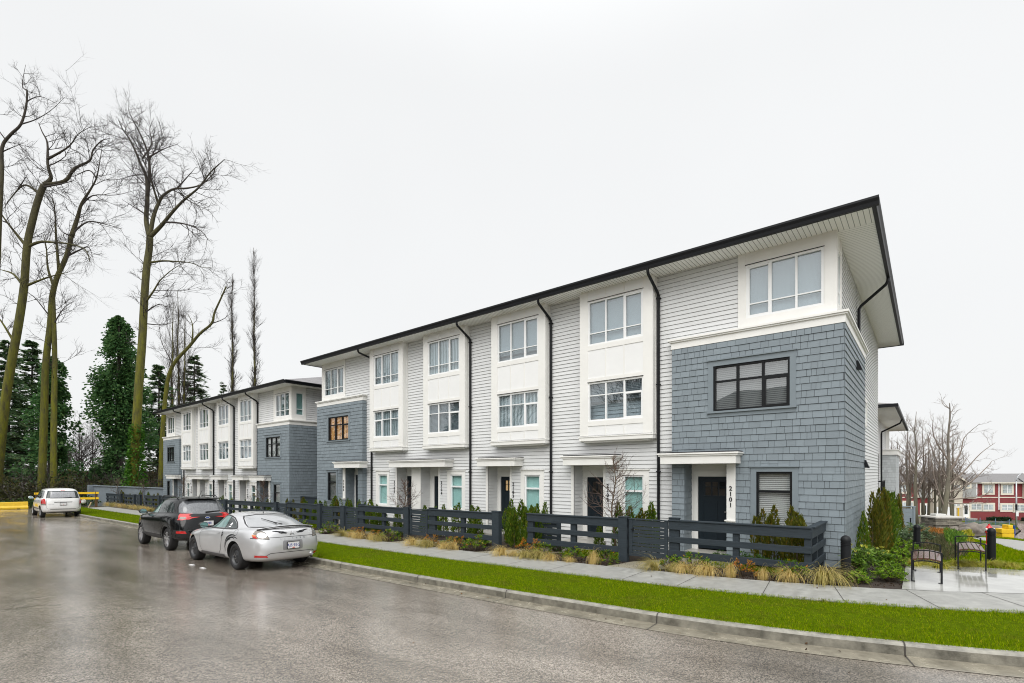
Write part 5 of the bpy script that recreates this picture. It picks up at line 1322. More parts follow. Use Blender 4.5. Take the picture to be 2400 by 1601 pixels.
# ============ black compact SUV
def suv():
    P = empty('parked_car', (0, 0, 0), 'black compact sport utility car with silver alloy wheels, parked in front of the silver coupe', 'car', 'cars parked along the kerb')
    paint = mat('black car paint', (.005, .006, .007), .10, coat=.0, spec=.45)
    rings = [(.30, .30, .5, 4.1, .72, 4, 3), (.33, .33, .10, 4.44, .88, 6, 4), (.48, .48, .0, 4.56, .935, 6, 4), (.66, .64, -.03, 4.58, .948, 6, 4), (.86, .82, .02, 4.54, .952, 5.6, 4), (1.0, .95, .08, 4.44, .94, 5.2, 4),
             (1.10, 1.04, .12, 4.2, .91, 5, 4), (1.16, 1.09, .19, 3.6, .85, 4, 3.2), (1.22, 1.14, .25, 3.25, .81, 4, 3.4), (1.40, 1.34, .40, 2.9, .745, 4, 3.4), (1.55, 1.52, .57, 2.55, .68, 3.8, 3.4), (1.635, 1.62, .68, 2.35, .60, 3.6, 3.4),
             (1.672, 1.67, .85, 2.1, .44, 3.4, 3), (1.68, 1.68, 1.2, 1.8, .18, 3, 3)]
    o, bv = car_body(rings, [(.93, .405, .76, .36), (3.62, .405, .76, .36)], paint, P)
    for x in (.93, 3.62):
        for sy in (1, -1): wheel(P, x, .89, .355, .235, 'alloy', sy)
    rw = decal(bv, 'B', [(-.70, 1.20), (-.45, 1.165), (0, 1.15), (.45, 1.165), (.70, 1.20), (.66, 1.36), (.58, 1.545), (.3, 1.565), (-.3, 1.565), (-.58, 1.545), (-.66, 1.36)], 'rear_window', M_CGLASS3, P, .004, .045, .72)
    k = MB(); streak(bv, 'B', [(-.73, 1.19), (-.45, 1.15), (0, 1.135), (.45, 1.15), (.73, 1.19), (.69, 1.37), (.60, 1.56), (.3, 1.58), (-.3, 1.58), (-.60, 1.56), (-.69, 1.37), (-.73, 1.19)], .022, k, .003); k.build('window_seal', M_PLAS, rw)
    a, b = hit(bv, 'B', .02, 1.185, .03), hit(bv, 'B', -.42, 1.215, .03); k = MB(); k.tube([a, b], [.022, .012], 6); k.build('wiper', M_PLAS, P)
    decal(bv, 'B', [(-.16, 1.60), (.16, 1.60), (.15, 1.618), (-.15, 1.618)], 'brake_light', M_RED, P, .006, .03)
    s = MB(); s.hexa([(.66, -.56, 1.615), (.66, .56, 1.615), (.52, .50, 1.605), (.52, -.50, 1.605), (.72, -.58, 1.655), (.72, .58, 1.655), (.50, .52, 1.628), (.50, -.52, 1.628)]); s.build('spoiler', paint, P, bevel=.01)
    def sides(v):
        w = decal(bv, v, [(3.08, 1.135), (2.78, 1.33), (2.52, 1.47), (2.34, 1.525), (2.10, 1.545), (2.06, 1.145)], 'front_side_window', M_TEAL, P, .004)
        decal(bv, v, [(2.00, 1.15), (2.04, 1.545), (1.6, 1.55), (1.32, 1.535), (1.22, 1.18)], 'rear_side_window', M_CGLASS, P, .004)
        decal(bv, v, [(1.17, 1.185), (1.26, 1.525), (1.05, 1.495), (.86, 1.38), (.74, 1.235), (.84, 1.20)], 'quarter_window', M_CGLASS, P, .004)
        k = MB(); streak(bv, v, [(3.14, 1.115), (2.5, 1.125), (1.6, 1.155), (.80, 1.19)], .02, k, .005); k.build('belt_moulding', M_PLAS, w)
        d = MB(); streak(bv, v, [(3.05, 1.10), (3.12, .9), (3.08, .5), (2.95, .42)], .010, d, .003); streak(bv, v, [(2.03, 1.13), (2.03, .8), (1.98, .44)], .010, d, .003); streak(bv, v, [(1.2, 1.17), (1.22, .95), (1.42, .78), (1.46, .60), (1.4, .44)], .010, d, .003); streak(bv, v, [(2.95, .43), (1.42, .43)], .010, d, .003); d.build('door_gap', M_SEAM, P)
        for x in (2.22, 1.38): decal(bv, v, [(x, .99), (x + .19, .985), (x + .2, 1.02), (x + .01, 1.025)], 'door_handle', paint, P, .022, .03)
        for x0 in (.93, 3.62):
            f = MB(); streak(bv, v, [(x0 + .44 * math.cos(t), .36 + .44 * math.sin(t)) for t in np.linspace(-.1, math.pi + .1, 26)], .075, f, .008); f.build('arch_trim', M_PLAS, P)
        decal(bv, v, [(3.1, .33), (1.42, .33), (1.44, .47), (3.08, .47)], 'sill_cladding', M_PLAS, P, .008)
    both(sides)
    for s_ in (1, -1):
        m = [(s_ * y, z) for (y, z) in ((.46, 1.085), (.62, 1.135), (.80, 1.155), (.905, 1.165), (.90, 1.08), (.875, .985), (.70, .975), (.58, 1.0))]
        t = decal(bv, 'B', m, 'tail_light', M_RED, P, .008, .03, .32)
        decal(bv, 'B', [(s_ * y, z) for (y, z) in ((.60, 1.06), (.80, 1.095), (.865, 1.09), (.85, 1.01), (.70, 1.0), (.62, 1.015))], 'clear_lens', M_CLEAR, t, .012, .03, .28)
        sv = 'L' if s_ > 0 else 'R'
        decal(bv, sv, [(.12, 1.16), (.42, 1.165), (.36, 1.10), (.22, .99), (.10, .99)], 'side_lens', M_RED, t, .009, .03)
        decal(bv, 'B', [(s_ * y, z) for (y, z) in ((.62, .56), (.86, .575), (.87, .64), (.66, .64))], 'reflector', M_RED, P, .008, .03, .3)
    decal(bv, 'B', [(-.88, .34), (.88, .34), (.90, .50), (.88, .68), (.6, .66), (.5, .55), (-.5, .55), (-.6, .66), (-.88, .68), (-.90, .50)], 'bumper_cladding', M_PLAS, P, .006, .06)
    k = MB(); streak(bv, 'B', [(-.60, .97), (-.58, .70), (-.5, .68), (.5, .68), (.58, .70), (.60, .97)], .010, k, .003); k.build('boot_gap', M_SEAM, P); k = MB(); streak(bv, 'B', [(-.45, .985), (.45, .985)], .012, k, .003); k.build('handle_gap', M_SEAM, P)
    plate(P, hit(bv, 'B', 0, .84, .02).x, .86, 'FM8')
    e = MB(); el = [(.075 * math.cos(t), 1.03 + .03 * math.sin(t)) for t in np.linspace(0, 6.283, 20)[:-1]]; e.add([tuple(hit(bv, 'B', a, b, .008)) for a, b in el], [tuple(range(19))]); o1 = e.build('emblem', M_CHROME, P)
    e = MB(); el = [(.062 * math.cos(t), 1.03 + .021 * math.sin(t)) for t in np.linspace(0, 6.283, 20)[:-1]]; e.add([tuple(hit(bv, 'B', a, b, .011)) for a, b in el], [tuple(range(19))]); e.build('emblem_field', mat('emblem blue', (.02, .05, .2), .3), o1)
    for sy in (1, -1):
        r = MB(); r.tube([(.95, sy * .60, 1.63), (1.05, sy * .60, 1.70), (2.25, sy * .60, 1.70), (2.4, sy * .60, 1.62)], .018, 6); r.build('roof_rail', M_PLAS, P)
    q = MB(); q.tube([(.86, 0, 1.66), (.82, 0, 1.71), (.58, 0, 1.90)], [.02, .008, .004], 6); q.build('antenna', M_PLAS, P)
    sr = decal(bv, 'T', [(1.0, -.42), (1.0, .42), (2.2, .42), (2.2, -.42)], 'roof_glass', M_CGLASS, P, .003, .08)
    mirror(P, 3.0, .90, 1.17, M_PLAS, 1); mirror(P, 3.0, .90, 1.17, M_PLAS, -1)
    decal(bv, 'B', [(.25, .36), (.36, .36), (.36, .42), (.25, .42)], 'tow_cover', M_PLAS, P, .01, .03)
    return P

# ============ white minivan
def van():
    P = empty('parked_car', (0, 0, 0), 'white minivan with red tail lights, parked far down the street at the yellow barrier', 'car', 'cars parked along the kerb')
    paint = mat('white car paint', (.78, .78, .775), .3, coat=.8, var=.05, vscale=3)
    rings = [(.27, .27, .4, 4.7, .78, 5, 3), (.30, .30, .09, 4.98, .93, 6, 3), (.50, .50, .0, 5.10, .972, 6, 3), (.72, .70, .015, 5.13, .985, 6, 3), (.95, .90, .05, 5.05, .985, 6, 3), (1.07, 1.0, .09, 4.75, .962, 6, 3),
             (1.13, 1.05, .12, 4.3, .93, 6, 3.2), (1.35, 1.30, .20, 3.85, .875, 5.5, 3.4), (1.57, 1.54, .31, 3.4, .805, 5, 3.4), (1.68, 1.66, .42, 3.1, .72, 4.6, 3.4), (1.735, 1.735, .7, 2.8, .52, 4, 3), (1.75, 1.75, 1.2, 2.3, .2, 3, 3)]
    o, bv = car_body(rings, [(1.0, .385, .82, .345), (4.08, .385, .82, .345)], paint, P)
    for x in (1.0, 4.08):
        for sy in (1, -1): wheel(P, x, .945, .34, .225, 'alloy', sy)
    rw = decal(bv, 'B', [(-.78, 1.145), (.78, 1.145), (.74, 1.37), (.68, 1.585), (-.68, 1.585), (-.74, 1.37)], 'rear_window', M_CGLASS, P, .004)
    decal(bv, 'B', [(-.60, 1.18), (.60, 1.18), (.56, 1.53), (-.56, 1.53)], 'wiped_glass', M_CGLASS2, rw, .007)
    decal(bv, 'B', [(-.1, 1.60), (.1, 1.60), (.1, 1.615), (-.1, 1.615)], 'brake_light', M_RED, P, .006, .03)
    k = MB(); a, b = hit(bv, 'B', 0, 1.17, .02), hit(bv, 'B', -.4, 1.19, .02); k.tube([a, b], .012, 6); k.build('wiper', M_PLAS, P)
    for s_ in (1, -1):
        t = decal(bv, 'B', [(s_ * y, z) for (y, z) in ((.79, .74), (.945, .76), (.955, .90), (.935, 1.10), (.82, 1.115), (.80, .95))], 'tail_light', M_RED, P, .008, .04)
        decal(bv, 'B', [(s_ * y, z) for (y, z) in ((.80, .75), (.94, .765), (.94, .84), (.80, .83))], 'clear_lens', M_CLEAR, t, .012, .03)
    k = MB(); streak(bv, 'B', [(-.77, 1.12), (-.78, .60), (-.7, .53), (.7, .53), (.78, .60), (.77, 1.12)], .012, k, .003); streak(bv, 'B', [(-.6, .495), (.6, .495)], .02, k, .004); k.build('tailgate_gap', M_SEAM, P)
    decal(bv, 'B', [(-.42, .90), (.42, .90), (.44, .935), (-.44, .935)], 'tailgate_strip', M_PLAS, P, .008, .04)
    plate(P, hit(bv, 'B', 0, .82, .02).x, .815, None)
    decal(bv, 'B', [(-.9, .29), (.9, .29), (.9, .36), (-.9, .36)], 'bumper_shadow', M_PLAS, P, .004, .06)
    lt = MB()
    for i, ch in enumerate('DODGE'):
        q = text_mesh(ch, .05, lambda u, n_, z, i=i: tuple(hit(bv, 'B', .66 - i * .05 - u, z + .78, .004)), .002); lt.add(q.v, q.f)
    lt.build('lettering', M_CHROME, P)
    def sides(v):
        decal(bv, v, [(4.15, 1.10), (3.6, 1.42), (3.3, 1.55), (2.9, 1.60), (2.85, 1.13)], 'front_side_window', M_CGLASS, P, .004)
        decal(bv, v, [(2.78, 1.13), (2.83, 1.6), (1.75, 1.60), (1.70, 1.15)], 'sliding_door_window', M_CGLASS, P, .004)
        decal(bv, v, [(1.62, 1.15), (1.66, 1.6), (.75, 1.56), (.58, 1.17)], 'rear_side_window', M_CGLASS, P, .004)
        d = MB(); streak(bv, v, [(4.0, 1.08), (4.02, .75), (3.72, .36)], .012, d, .003); streak(bv, v, [(2.82, 1.1), (2.8, .36)], .012, d, .003); streak(bv, v, [(1.66, 1.12), (1.6, .8), (1.45, .5)], .012, d, .003); streak(bv, v, [(1.7, .98), (.5, .99)], .016, d, .003); d.build('door_gap', M_SEAM, P)
        decal(bv, v, [(3.7, .50), (1.45, .50), (1.45, .56), (3.7, .56)], 'rub_strip', M_PLAS, P, .01)
        for x in (2.92, 2.55): decal(bv, v, [(x, .93), (x + .17, .93), (x + .17, .965), (x, .965)], 'door_handle', M_PLAS, P, .015, .03)
        decal(bv, v, [(2.8, .62), (1.5, .62), (1.55, .73), (2.2, .80), (2.8, .76)], 'yellow_decal', mat('yellow sticker', (.75, .50, .04), .5), P, .005)
    both(sides)
    mirror(P, 3.85, .97, 1.15, M_PLATE, 1); mirror(P, 3.85, .97, 1.15, M_PLATE, -1)
    return P
def park(P, x, y, scale, rot):
    """x, y of the left rear wheel's contact is already worked out to the centre of the rear bumper"""
    P.location = (x, y, 0); P.scale = (scale,) * 3; P.rotation_euler = (0, 0, R(180 + rot))
def road_z(x, y):
    i = kidx(x); o = -(KL[i].y - y); pr = [(-40, .0), (-30, .02), (-20, .03), (-12, .035), (-7, .0), (-3.5, -.07), (-1.5, -.125), (-.36, -.152)]
    return GZ(x, y) + float(np.interp(o, [p[0] for p in pr], [p[1] for p in pr]))
for fn, wx, wy, s, rot, ax, hw in ((coupe, -14.1, 5.47, 1.09, 1.7, 1.05, .885), (suv, -20.02, 5.57, 1.05, 1.1, .93, .89), (van, -43.9, 5.25, 1.03, 0, 1.0, .945)):
    P = fn(); a = R(180 + rot); c_, s_ = math.cos(a), math.sin(a)
    lx, ly = ax * s, hw * s
    ox, oy = wx - (c_ * lx - s_ * ly), wy - (s_ * lx + c_ * ly)
    park(P, ox, oy, s, rot); P.scale[2] *= {coupe: 1., suv: 1.035, van: 1.05}[fn]
    # settle on the sloping, crowned road: height at the four wheels
    wb = {coupe: 2.575, suv: 2.69, van: 3.08}[fn] * s
    pt = lambda u, v: (ox + c_ * u - s_ * v, oy + s_ * u + c_ * v)
    rl, rr_, fl, fr_ = [road_z(*pt(u, v)) for u in (lx, lx + wb) for v in (ly, -ly)]
    pitch = math.atan2(((fl + fr_) - (rl + rr_)) / 2, wb); roll = math.atan2(((rl + fl) - (rr_ + fr_)) / 2, 2 * ly)
    Mx = Matrix.Rotation(a, 4, 'Z') @ Matrix.Rotation(-pitch, 4, 'Y') @ Matrix.Rotation(roll, 4, 'X')
    q = Mx @ Vector((lx + wb / 2, 0, 0)); z0 = (rl + rr_ + fl + fr_) / 4 - q.z
    P.rotation_euler = Mx.to_euler(); P.location.z = z0 - .004
# ------------------------------------------------------------ trees
def bark_mat(name, bark, moss, z0, z1, amt=.9):
    m = bpy.data.materials.new(name); m.use_nodes = True; nt = m.node_tree; N = nt.nodes; L = nt.links; b = N['Principled BSDF']; b.inputs['Roughness'].default_value = .9
    tc = N.new('ShaderNodeTexCoord'); sp = N.new('ShaderNodeSeparateXYZ'); L.new(tc.outputs['Object'], sp.inputs[0])
    mr = N.new('ShaderNodeMapRange'); L.new(sp.outputs['Z'], mr.inputs['Value']); mr.inputs['From Min'].default_value = z0; mr.inputs['From Max'].default_value = z1; mr.inputs['To Min'].default_value = amt; mr.inputs['To Max'].default_value = 0
    mp = N.new('ShaderNodeMapping'); mp.inputs['Scale'].default_value = (2.2, 2.2, .5); L.new(tc.outputs['Object'], mp.inputs['Vector'])
    n = N.new('ShaderNodeTexNoise'); n.inputs['Scale'].default_value = 1.6; n.inputs['Detail'].default_value = 6; n.inputs['Roughness'].default_value = .7; L.new(mp.outputs['Vector'], n.inputs['Vector'])
    a = N.new('ShaderNodeMath'); a.operation = 'MULTIPLY_ADD'; L.new(n.outputs['Fac'], a.inputs[0]); a.inputs[1].default_value = 3.0; a.inputs[2].default_value = -.75
    q = N.new('ShaderNodeMath'); q.operation = 'MULTIPLY'; q.use_clamp = True; L.new(a.outputs[0], q.inputs[0]); L.new(mr.outputs['Result'], q.inputs[1])
    mx = N.new('ShaderNodeMix'); mx.data_type = 'RGBA'; L.new(q.outputs[0], mx.inputs['Factor'])
    c = N.new('ShaderNodeValToRGB'); L.new(n.outputs['Fac'], c.inputs['Fac']); c.color_ramp.elements[0].position = .35; c.color_ramp.elements[1].position = .7
    c.color_ramp.elements[0].color = (*[v * .45 for v in bark], 1); c.color_ramp.elements[1].color = (*bark, 1)
    L.new(c.outputs['Color'], mx.inputs[6]); mx.inputs[7].default_value = (*moss, 1); L.new(mx.outputs[2], b.inputs['Base Color'])
    bp = N.new('ShaderNodeBump'); bp.inputs['Strength'].default_value = .8; bp.inputs['Distance'].default_value = .15; L.new(n.outputs['Fac'], bp.inputs['Height']); L.new(bp.outputs['Normal'], b.inputs['Normal'])
    return m
M_MOSS = bark_mat('mossy bark', (.075, .062, .048), (.15, .15, .006), 10, 34, .97)
M_TWIG = mat('bare twigs', (.055, .046, .042), .9)
M_TWIGL = mat('pale bare twigs', (.22, .18, .15), .9)
M_GBARK = bark_mat('lichen grey bark', (.26, .23, .19), (.13, .14, .05), 1, 7, .5)
RV = Vector((math.cos(R(39.736)), math.sin(R(39.736)), 0)); FV = Vector((-RV.y, RV.x, 0))
def grow(mb, r, p, d, l, rad, lev, up, spread, nums):
    """one bare branch and its twigs"""
    k = (5, 3, 2)[min(lev, 2)]; pts = [p.copy()]; dd = d.normalized()
    for i in range(k):
        dd = (dd + Vector((r.gauss(0, .16), r.gauss(0, .16), r.gauss(0, .12) + up * .16))).normalized(); pts.append(pts[-1] + dd * l / k)
    mb.tube(pts, [rad * (1 - .75 * i / k) for i in range(k + 1)], 4 if lev == 0 else 3, cap=False)
    if lev >= len(nums): return
    for j in range(nums[lev]):
        t = r.uniform(.2, 1.) * k; i = min(k - 1, int(t)); q = pts[i].lerp(pts[i + 1], t - i); ax = (pts[i + 1] - pts[i]).normalized()
        s = ax.orthogonal().normalized(); s.rotate(Matrix.Rotation(r.uniform(0, 6.283), 3, ax))
        grow(mb, r, q, ax * 1. + s * spread * r.uniform(.6, 1.3), l * r.uniform(.32, .58), rad * .5, lev + 1, up, spread, nums)
def fan(mb, r, pts, rads, dens, L1, nums, up=.5, spread=.9, start=.12, rad=.035):
    ls = [(b - a).length for a, b in zip(pts[:-1], pts[1:])]; tot = sum(ls); n = int(tot * dens)
    for _ in range(n):
        t = tot * (start + (1 - start) * r.random()); i = 0
        while i < len(ls) - 1 and t > ls[i]: t -= ls[i]; i += 1
        q = pts[i].lerp(pts[i + 1], min(1, t / ls[i])); ax = (pts[i + 1] - pts[i]).normalized(); s = ax.orthogonal().normalized(); s.rotate(Matrix.Rotation(r.uniform(0, 6.283), 3, ax))
        grow(mb, r, q, ax * .55 + s * spread, L1 * r.uniform(.45, 1.15), min(rad, max(.02, rads[i] * .5)), 0, up, spread, nums)
def smooth3(q, n=4):
    out = []
    for i in range(len(q) - 1):
        p0, p1, p2, p3 = q[max(0, i - 1)], q[i], q[i + 1], q[min(len(q) - 1, i + 2)]
        for j in range(n): t = j / n; out.append(.5 * ((2 * p1) + (p2 - p0) * t + (2 * p0 - 5 * p1 + 4 * p2 - p3) * t * t + (3 * p1 - p0 - 3 * p2 + p3) * t ** 3))
    return out + [q[-1]]
def big_tree(data, seed, label, ntrunk=1, dens=1.25, L1=2.6, nums=(8, 4), ivy=None):
    (X, Y), zb, limbs = data; r = random.Random(seed)
    P = empty('bare_tree', (X, Y, zb), label, 'tree', 'tall bare trees at the end of the street')
    base = Vector((X, Y, 0)); T = MB(); C = MB()
    off = {}
    for li, (r0, r1, pts) in enumerate(limbs):
        # depth wander so that the tree has body in every direction; limbs start where their parent is
        near = min(off, key=lambda k_: (k_[0] - pts[0][0]) ** 2 + (k_[1] - pts[0][1]) ** 2) if off else None
        a0 = off[near] if near else 0; slope = 0 if li < ntrunk else r.uniform(-.26, .26); q = []
        if li >= ntrunk: pts = [near] + list(pts[1:])
        run = 0
        for i, (u, z) in enumerate(pts):
            if i: run += math.hypot(u - pts[i - 1][0], z - pts[i - 1][1])
            dpt = a0 + slope * run + r.gauss(0, .06 * min(1, run)); q.append(base + RV * u + FV * dpt + Vector((0, 0, z)))
        q = smooth3(q); n = len(q)
        for v in q: w_ = v - base; off[(w_.dot(RV), w_.z)] = w_.dot(FV)
        rads = [(r0 + (r1 - r0) * (i / (n - 1)) ** .8) * (.82 if li < ntrunk else 1.15 - .5 * i / (n - 1)) for i in range(n)]
        if li < ntrunk:
            rads[0] *= 1.25; T.tube(q, rads, 10)
            fan(C, r, q[n // 3:], rads[n // 3:], dens * .55, L1 * 1.1, nums, start=.1)
        else:
            (T if r0 >= .11 else C).tube(q, rads, 7 if r0 > .1 else 5); fan(C, r, q, rads, dens * 1.25, L1, nums)
            fan(C, r, q, rads, .24, L1 * 1.9, (9, 5), start=.25, rad=.06)
    T.build('trunk', M_MOSS, P, smooth=True); C.build('crown', M_TWIG, P, recalc=False, smooth=True)
    if ivy:
        mb = MB()
        for _ in range(ivy[0]):
            z = ivy[1] * r.random() ** 1.9; a = r.uniform(0, 6.28); rad = r.uniform(.35, .55 + ivy[2] * max(0, 1 - z / ivy[1]) ** 2.2 * (.6 + .4 * math.sin(a * 3 + z)))
            p = base + Vector((rad * math.cos(a), rad * math.sin(a), zb + z)) + RV * (z * .04 - .2); mb.leaf(p, Vector((math.cos(a), math.sin(a), -.4)) + rv(r, .6), .22, .28)
        mb.build('ivy', leafmat('bright ivy', (.022, .085, .010), (.095, .23, .025), .4), P, recalc=False)
    return P
TREE_A = ((-66.35,4.66),-1.00,[
 (0.3,0.08,[(-0.42,1.53),(0.18,15.6),(0.59,21.62),(0.79,25.04),(1.03,29.66),(0.99,32.07),(1.83,33.18),(2.8,34.12),(3.2,35.89),(3.28,37.29)]),
 (0.07,0.02,[(3.28,37.29),(2.48,38.1),(2.64,40.11)]),
 (0.06,0.02,[(2.8,34.12),(4.0,34.68),(5.21,35.69),(6.11,37.19)]),
 (0.06,0.02,[(1.03,31.67),(1.99,32.07),(3.2,32.37)]),
 (0.06,0.02,[(0.99,32.87),(0.39,34.08),(0.18,35.69)]),
 (0.05,0.02,[(3.28,36.29),(4.3,36.89),(5.61,36.45)]),
])
TREE_B = ((-68.76,5.26),-1.00,[
 (0.48,0.3,[(-0.21,-0.17),(0.62,7.8),(1.25,12.41),(1.99,16.4),(2.47,19.96),(2.89,23.73),(3.35,26.25),(3.94,28.35),(4.5,29.71)]),
 (0.2,0.04,[(4.5,29.71),(5.07,30.44),(4.86,31.7),(4.73,33.8),(4.11,34.95),(3.66,35.89)]),
 (0.19,0.04,[(4.5,29.71),(6.18,30.23),(7.12,31.49),(8.49,32.33),(8.7,33.38),(9.54,34.32),(10.27,34.64)]),
 (0.11,0.03,[(4.86,32.12),(6.5,32.64),(7.54,33.17),(8.59,34.01),(10.06,34.53)]),
 (0.15,0.03,[(2.76,23.84),(2.05,24.78),(1.25,26.04),(0.52,27.19),(-0.42,27.93)]),
 (0.14,0.03,[(2.2,20.07),(1.25,21.22),(0.21,21.64),(-0.63,21.85)]),
 (0.14,0.05,[(3.04,23.73),(4.19,24.2),(5.66,24.11),(7.12,23.94),(8.59,23.42),(9.01,22.27)]),
 (0.12,0.03,[(2.93,20.07),(4.19,20.8),(5.45,21.18),(6.5,21.43)]),
 (0.13,0.03,[(3.98,28.77),(3.04,29.6),(2.3,29.6),(0.83,28.35),(0.42,27.51)]),
 (0.08,0.02,[(2.3,29.19),(2.51,30.02),(3.14,30.65)]),
 (0.1,0.03,[(4.71,29.19),(6.5,29.6),(7.75,29.92)]),
 (0.12,0.03,[(1.04,14.72),(0.62,16.61),(-0.21,17.44)]),
])
TREE_C = ((-68.01,8.49),-1.00,[
 (0.42,0.22,[(-0.35,-0.69),(-0.13,8.04),(0.14,12.85),(0.48,16.78),(0.75,19.62),(1.23,21.58),(2.06,23.77),(2.67,25.73)]),
 (0.36,0.18,[(0.86,-0.69),(0.88,8.04),(0.92,13.5),(0.86,17.87),(0.75,20.05)]),
 (0.2,0.03,[(2.67,25.73),(3.15,27.7),(3.63,29.01),(4.46,30.32),(5.11,31.63),(5.51,33.27),(5.77,34.9)]),
 (0.14,0.03,[(0.75,20.49),(-0.02,22.67),(-0.35,24.86),(-1.0,26.39)]),
 (0.14,0.03,[(1.29,22.24),(1.31,25.51),(1.23,28.79),(0.57,29.99)]),
 (0.1,0.03,[(2.71,26.39),(4.24,27.26),(5.99,27.04),(7.52,26.61)]),
 (0.1,0.03,[(2.06,23.55),(3.37,24.42),(4.24,24.75),(4.9,23.33)]),
 (0.09,0.02,[(3.48,28.57),(4.68,29.88),(6.86,30.1),(8.83,30.75)]),
 (0.08,0.02,[(5.11,31.63),(4.24,32.5),(2.71,32.06),(2.06,31.85)]),
 (0.07,0.02,[(0.97,16.78),(2.28,18.31),(3.8,18.96)]),
 (0.07,0.02,[(0.42,17.87),(-0.56,19.4),(-1.44,20.05)]),
 (0.08,0.02,[(2.67,25.73),(1.84,26.17),(1.4,27.26)]),
])
TREE_D = ((-62.21,14.60),-1.00,[
 (0.52,0.36,[(-0.3,-0.3),(0.04,6.38),(0.37,11.28),(0.64,15.29),(0.82,19.3),(1.09,22.86),(1.31,24.87),(1.49,26.09)]),
 (0.24,0.06,[(1.44,26.21),(0.86,27.99),(0.64,30.66),(0.28,32.89),(-0.52,34.45),(-1.41,36.23),(-2.3,37.68),(-2.97,38.57),(-3.73,39.91)]),
 (0.2,0.05,[(1.49,26.21),(1.82,28.21),(2.15,29.66),(2.71,30.55),(3.71,31.22),(5.05,31.33),(6.39,31.78),(7.5,32.89),(7.83,33.56)]),
 (0.17,0.03,[(0.64,30.88),(0.82,33.33),(0.6,35.34),(-0.3,37.57),(-1.08,38.9),(-1.52,40.02)]),
 (0.2,0.04,[(1.71,26.09),(2.82,27.21),(4.16,28.32),(5.5,29.37),(7.28,30.44),(8.61,31.78),(9.73,32.67),(10.17,32.89)]),
 (0.1,0.03,[(3.27,27.1),(5.05,27.21),(6.61,26.65),(7.95,25.76),(8.5,24.98)]),
 (0.12,0.03,[(2.15,29.66),(1.71,31.33),(1.26,32.67),(0.82,34.0)]),
 (0.11,0.02,[(1.49,23.2),(2.49,23.8),(3.71,23.89),(5.05,23.87),(6.16,23.49),(7.06,23.64)]),
 (0.11,0.03,[(1.26,19.3),(2.15,20.41),(3.05,21.42),(4.6,22.42),(5.94,22.86)]),
 (0.08,0.02,[(0.71,22.42),(0.37,23.76),(-0.41,24.42)]),
 (0.08,0.02,[(1.26,18.74),(2.6,19.19),(3.49,18.63)]),
 (0.09,0.02,[(0.93,34.0),(1.71,35.56),(1.49,37.12),(1.71,38.46)]),
 (0.09,0.02,[(0.6,34.89),(2.15,35.78),(3.49,36.45)]),
 (0.07,0.02,[(0.48,28.88),(-0.52,29.44),(-1.41,29.99)]),
 (0.07,0.02,[(0.37,31.78),(-0.74,33.11),(-1.86,34.45)]),
 (0.09,0.02,[(3.94,31.22),(5.27,32.67),(5.94,33.56)]),
 (0.07,0.02,[(1.15,17.3),(2.38,17.3),(3.71,17.74)]),
])
TREE_E = ((-69.23,17.88),-1.00,[
 (0.33,0.09,[(0.84,-1.12),(1.17,6.48),(1.6,12.05),(2.49,14.58),(4.26,16.74),(5.53,18.13),(6.8,19.4),(7.18,20.66),(7.81,22.18),(8.57,23.7)]),
 (0.11,0.03,[(4.64,17.12),(4.77,19.14),(4.26,20.41)]),
 (0.07,0.02,[(6.8,19.4),(8.06,19.9),(9.08,20.66)]),
 (0.06,0.02,[(2.49,14.58),(0.97,17.12),(0.46,19.14)]),
])
big_tree(TREE_A, 1, 'bare tree cut by the left edge of the photo, tallest crown at the far left', 1, 1.3, 1.7)
big_tree(TREE_B, 2, 'leaning bare tree with thick mossy trunk at the left edge of the photo', 1, 1.2, 2.6)
big_tree(TREE_C, 3, 'twin stemmed bare mossy tree, second large trunk from the left, behind the white minivan', 2, 1.15, 2.6)
big_tree(TREE_D, 4, 'tall bare tree with mossy trunk and ivy at its base, left of the far townhouses', 1, 1.35, 2.5, ivy=(2000, 8, 1.2))
big_tree(TREE_E, 5, 'bare tree leaning right over the far townhouses roof', 1, 1.3, 2.6)
def poplar(x, y, h, label, seed, w=.5, rt=.3, n=170, sp=.075):
    r = random.Random(seed); zb = GZ(x, y) - .3; P = empty('bare_poplar', (x, y, zb), label, 'tree'); T = MB(); C = MB()
    tr = [Vector((x + r.gauss(0, .12) * i / 3, y, zb + h * i / 8)) for i in range(9)]; T.tube(tr, [rt * (1 - .95 * i / 8) + .02 for i in range(9)], 8)
    for _ in range(n):
        t = r.uniform(.10, .97); p = tr[int(t * 8)].lerp(tr[int(t * 8) + 1], t * 8 - int(t * 8)); a = r.uniform(0, 6.28)
        grow(C, r, p, Vector((math.cos(a) * sp, math.sin(a) * sp, 1)), min(h * .14, (h * (1 - t) + 1.2) * .9) * r.uniform(.6, 1) * w, .06 * (1.1 - t), 0, .6, .3, (10, 4))
    T.build('trunk', M_MOSS, P, smooth=True); C.build('crown', M_TWIG, P, recalc=False); return P
poplar(-90.9, 34.9, 37.5, 'slender bare poplar, left one of the two spires behind the roofs', 1)
poplar(-88.1, 37.3, 42, 'slender bare poplar, taller right one of the two spires behind the roofs', 2, .5)
for i, (x, y, h, lab) in enumerate(((-87.2, 25, 29, 'left'), (-90, 26.6, 32, 'middle, tallest'), (-87, 26.5, 27.3, 'right'))): poplar(x, y, h, 'bare many stemmed poplar behind the leaning tree, %s of three' % lab, 5 + i, 1.25, .26, 46, .26)

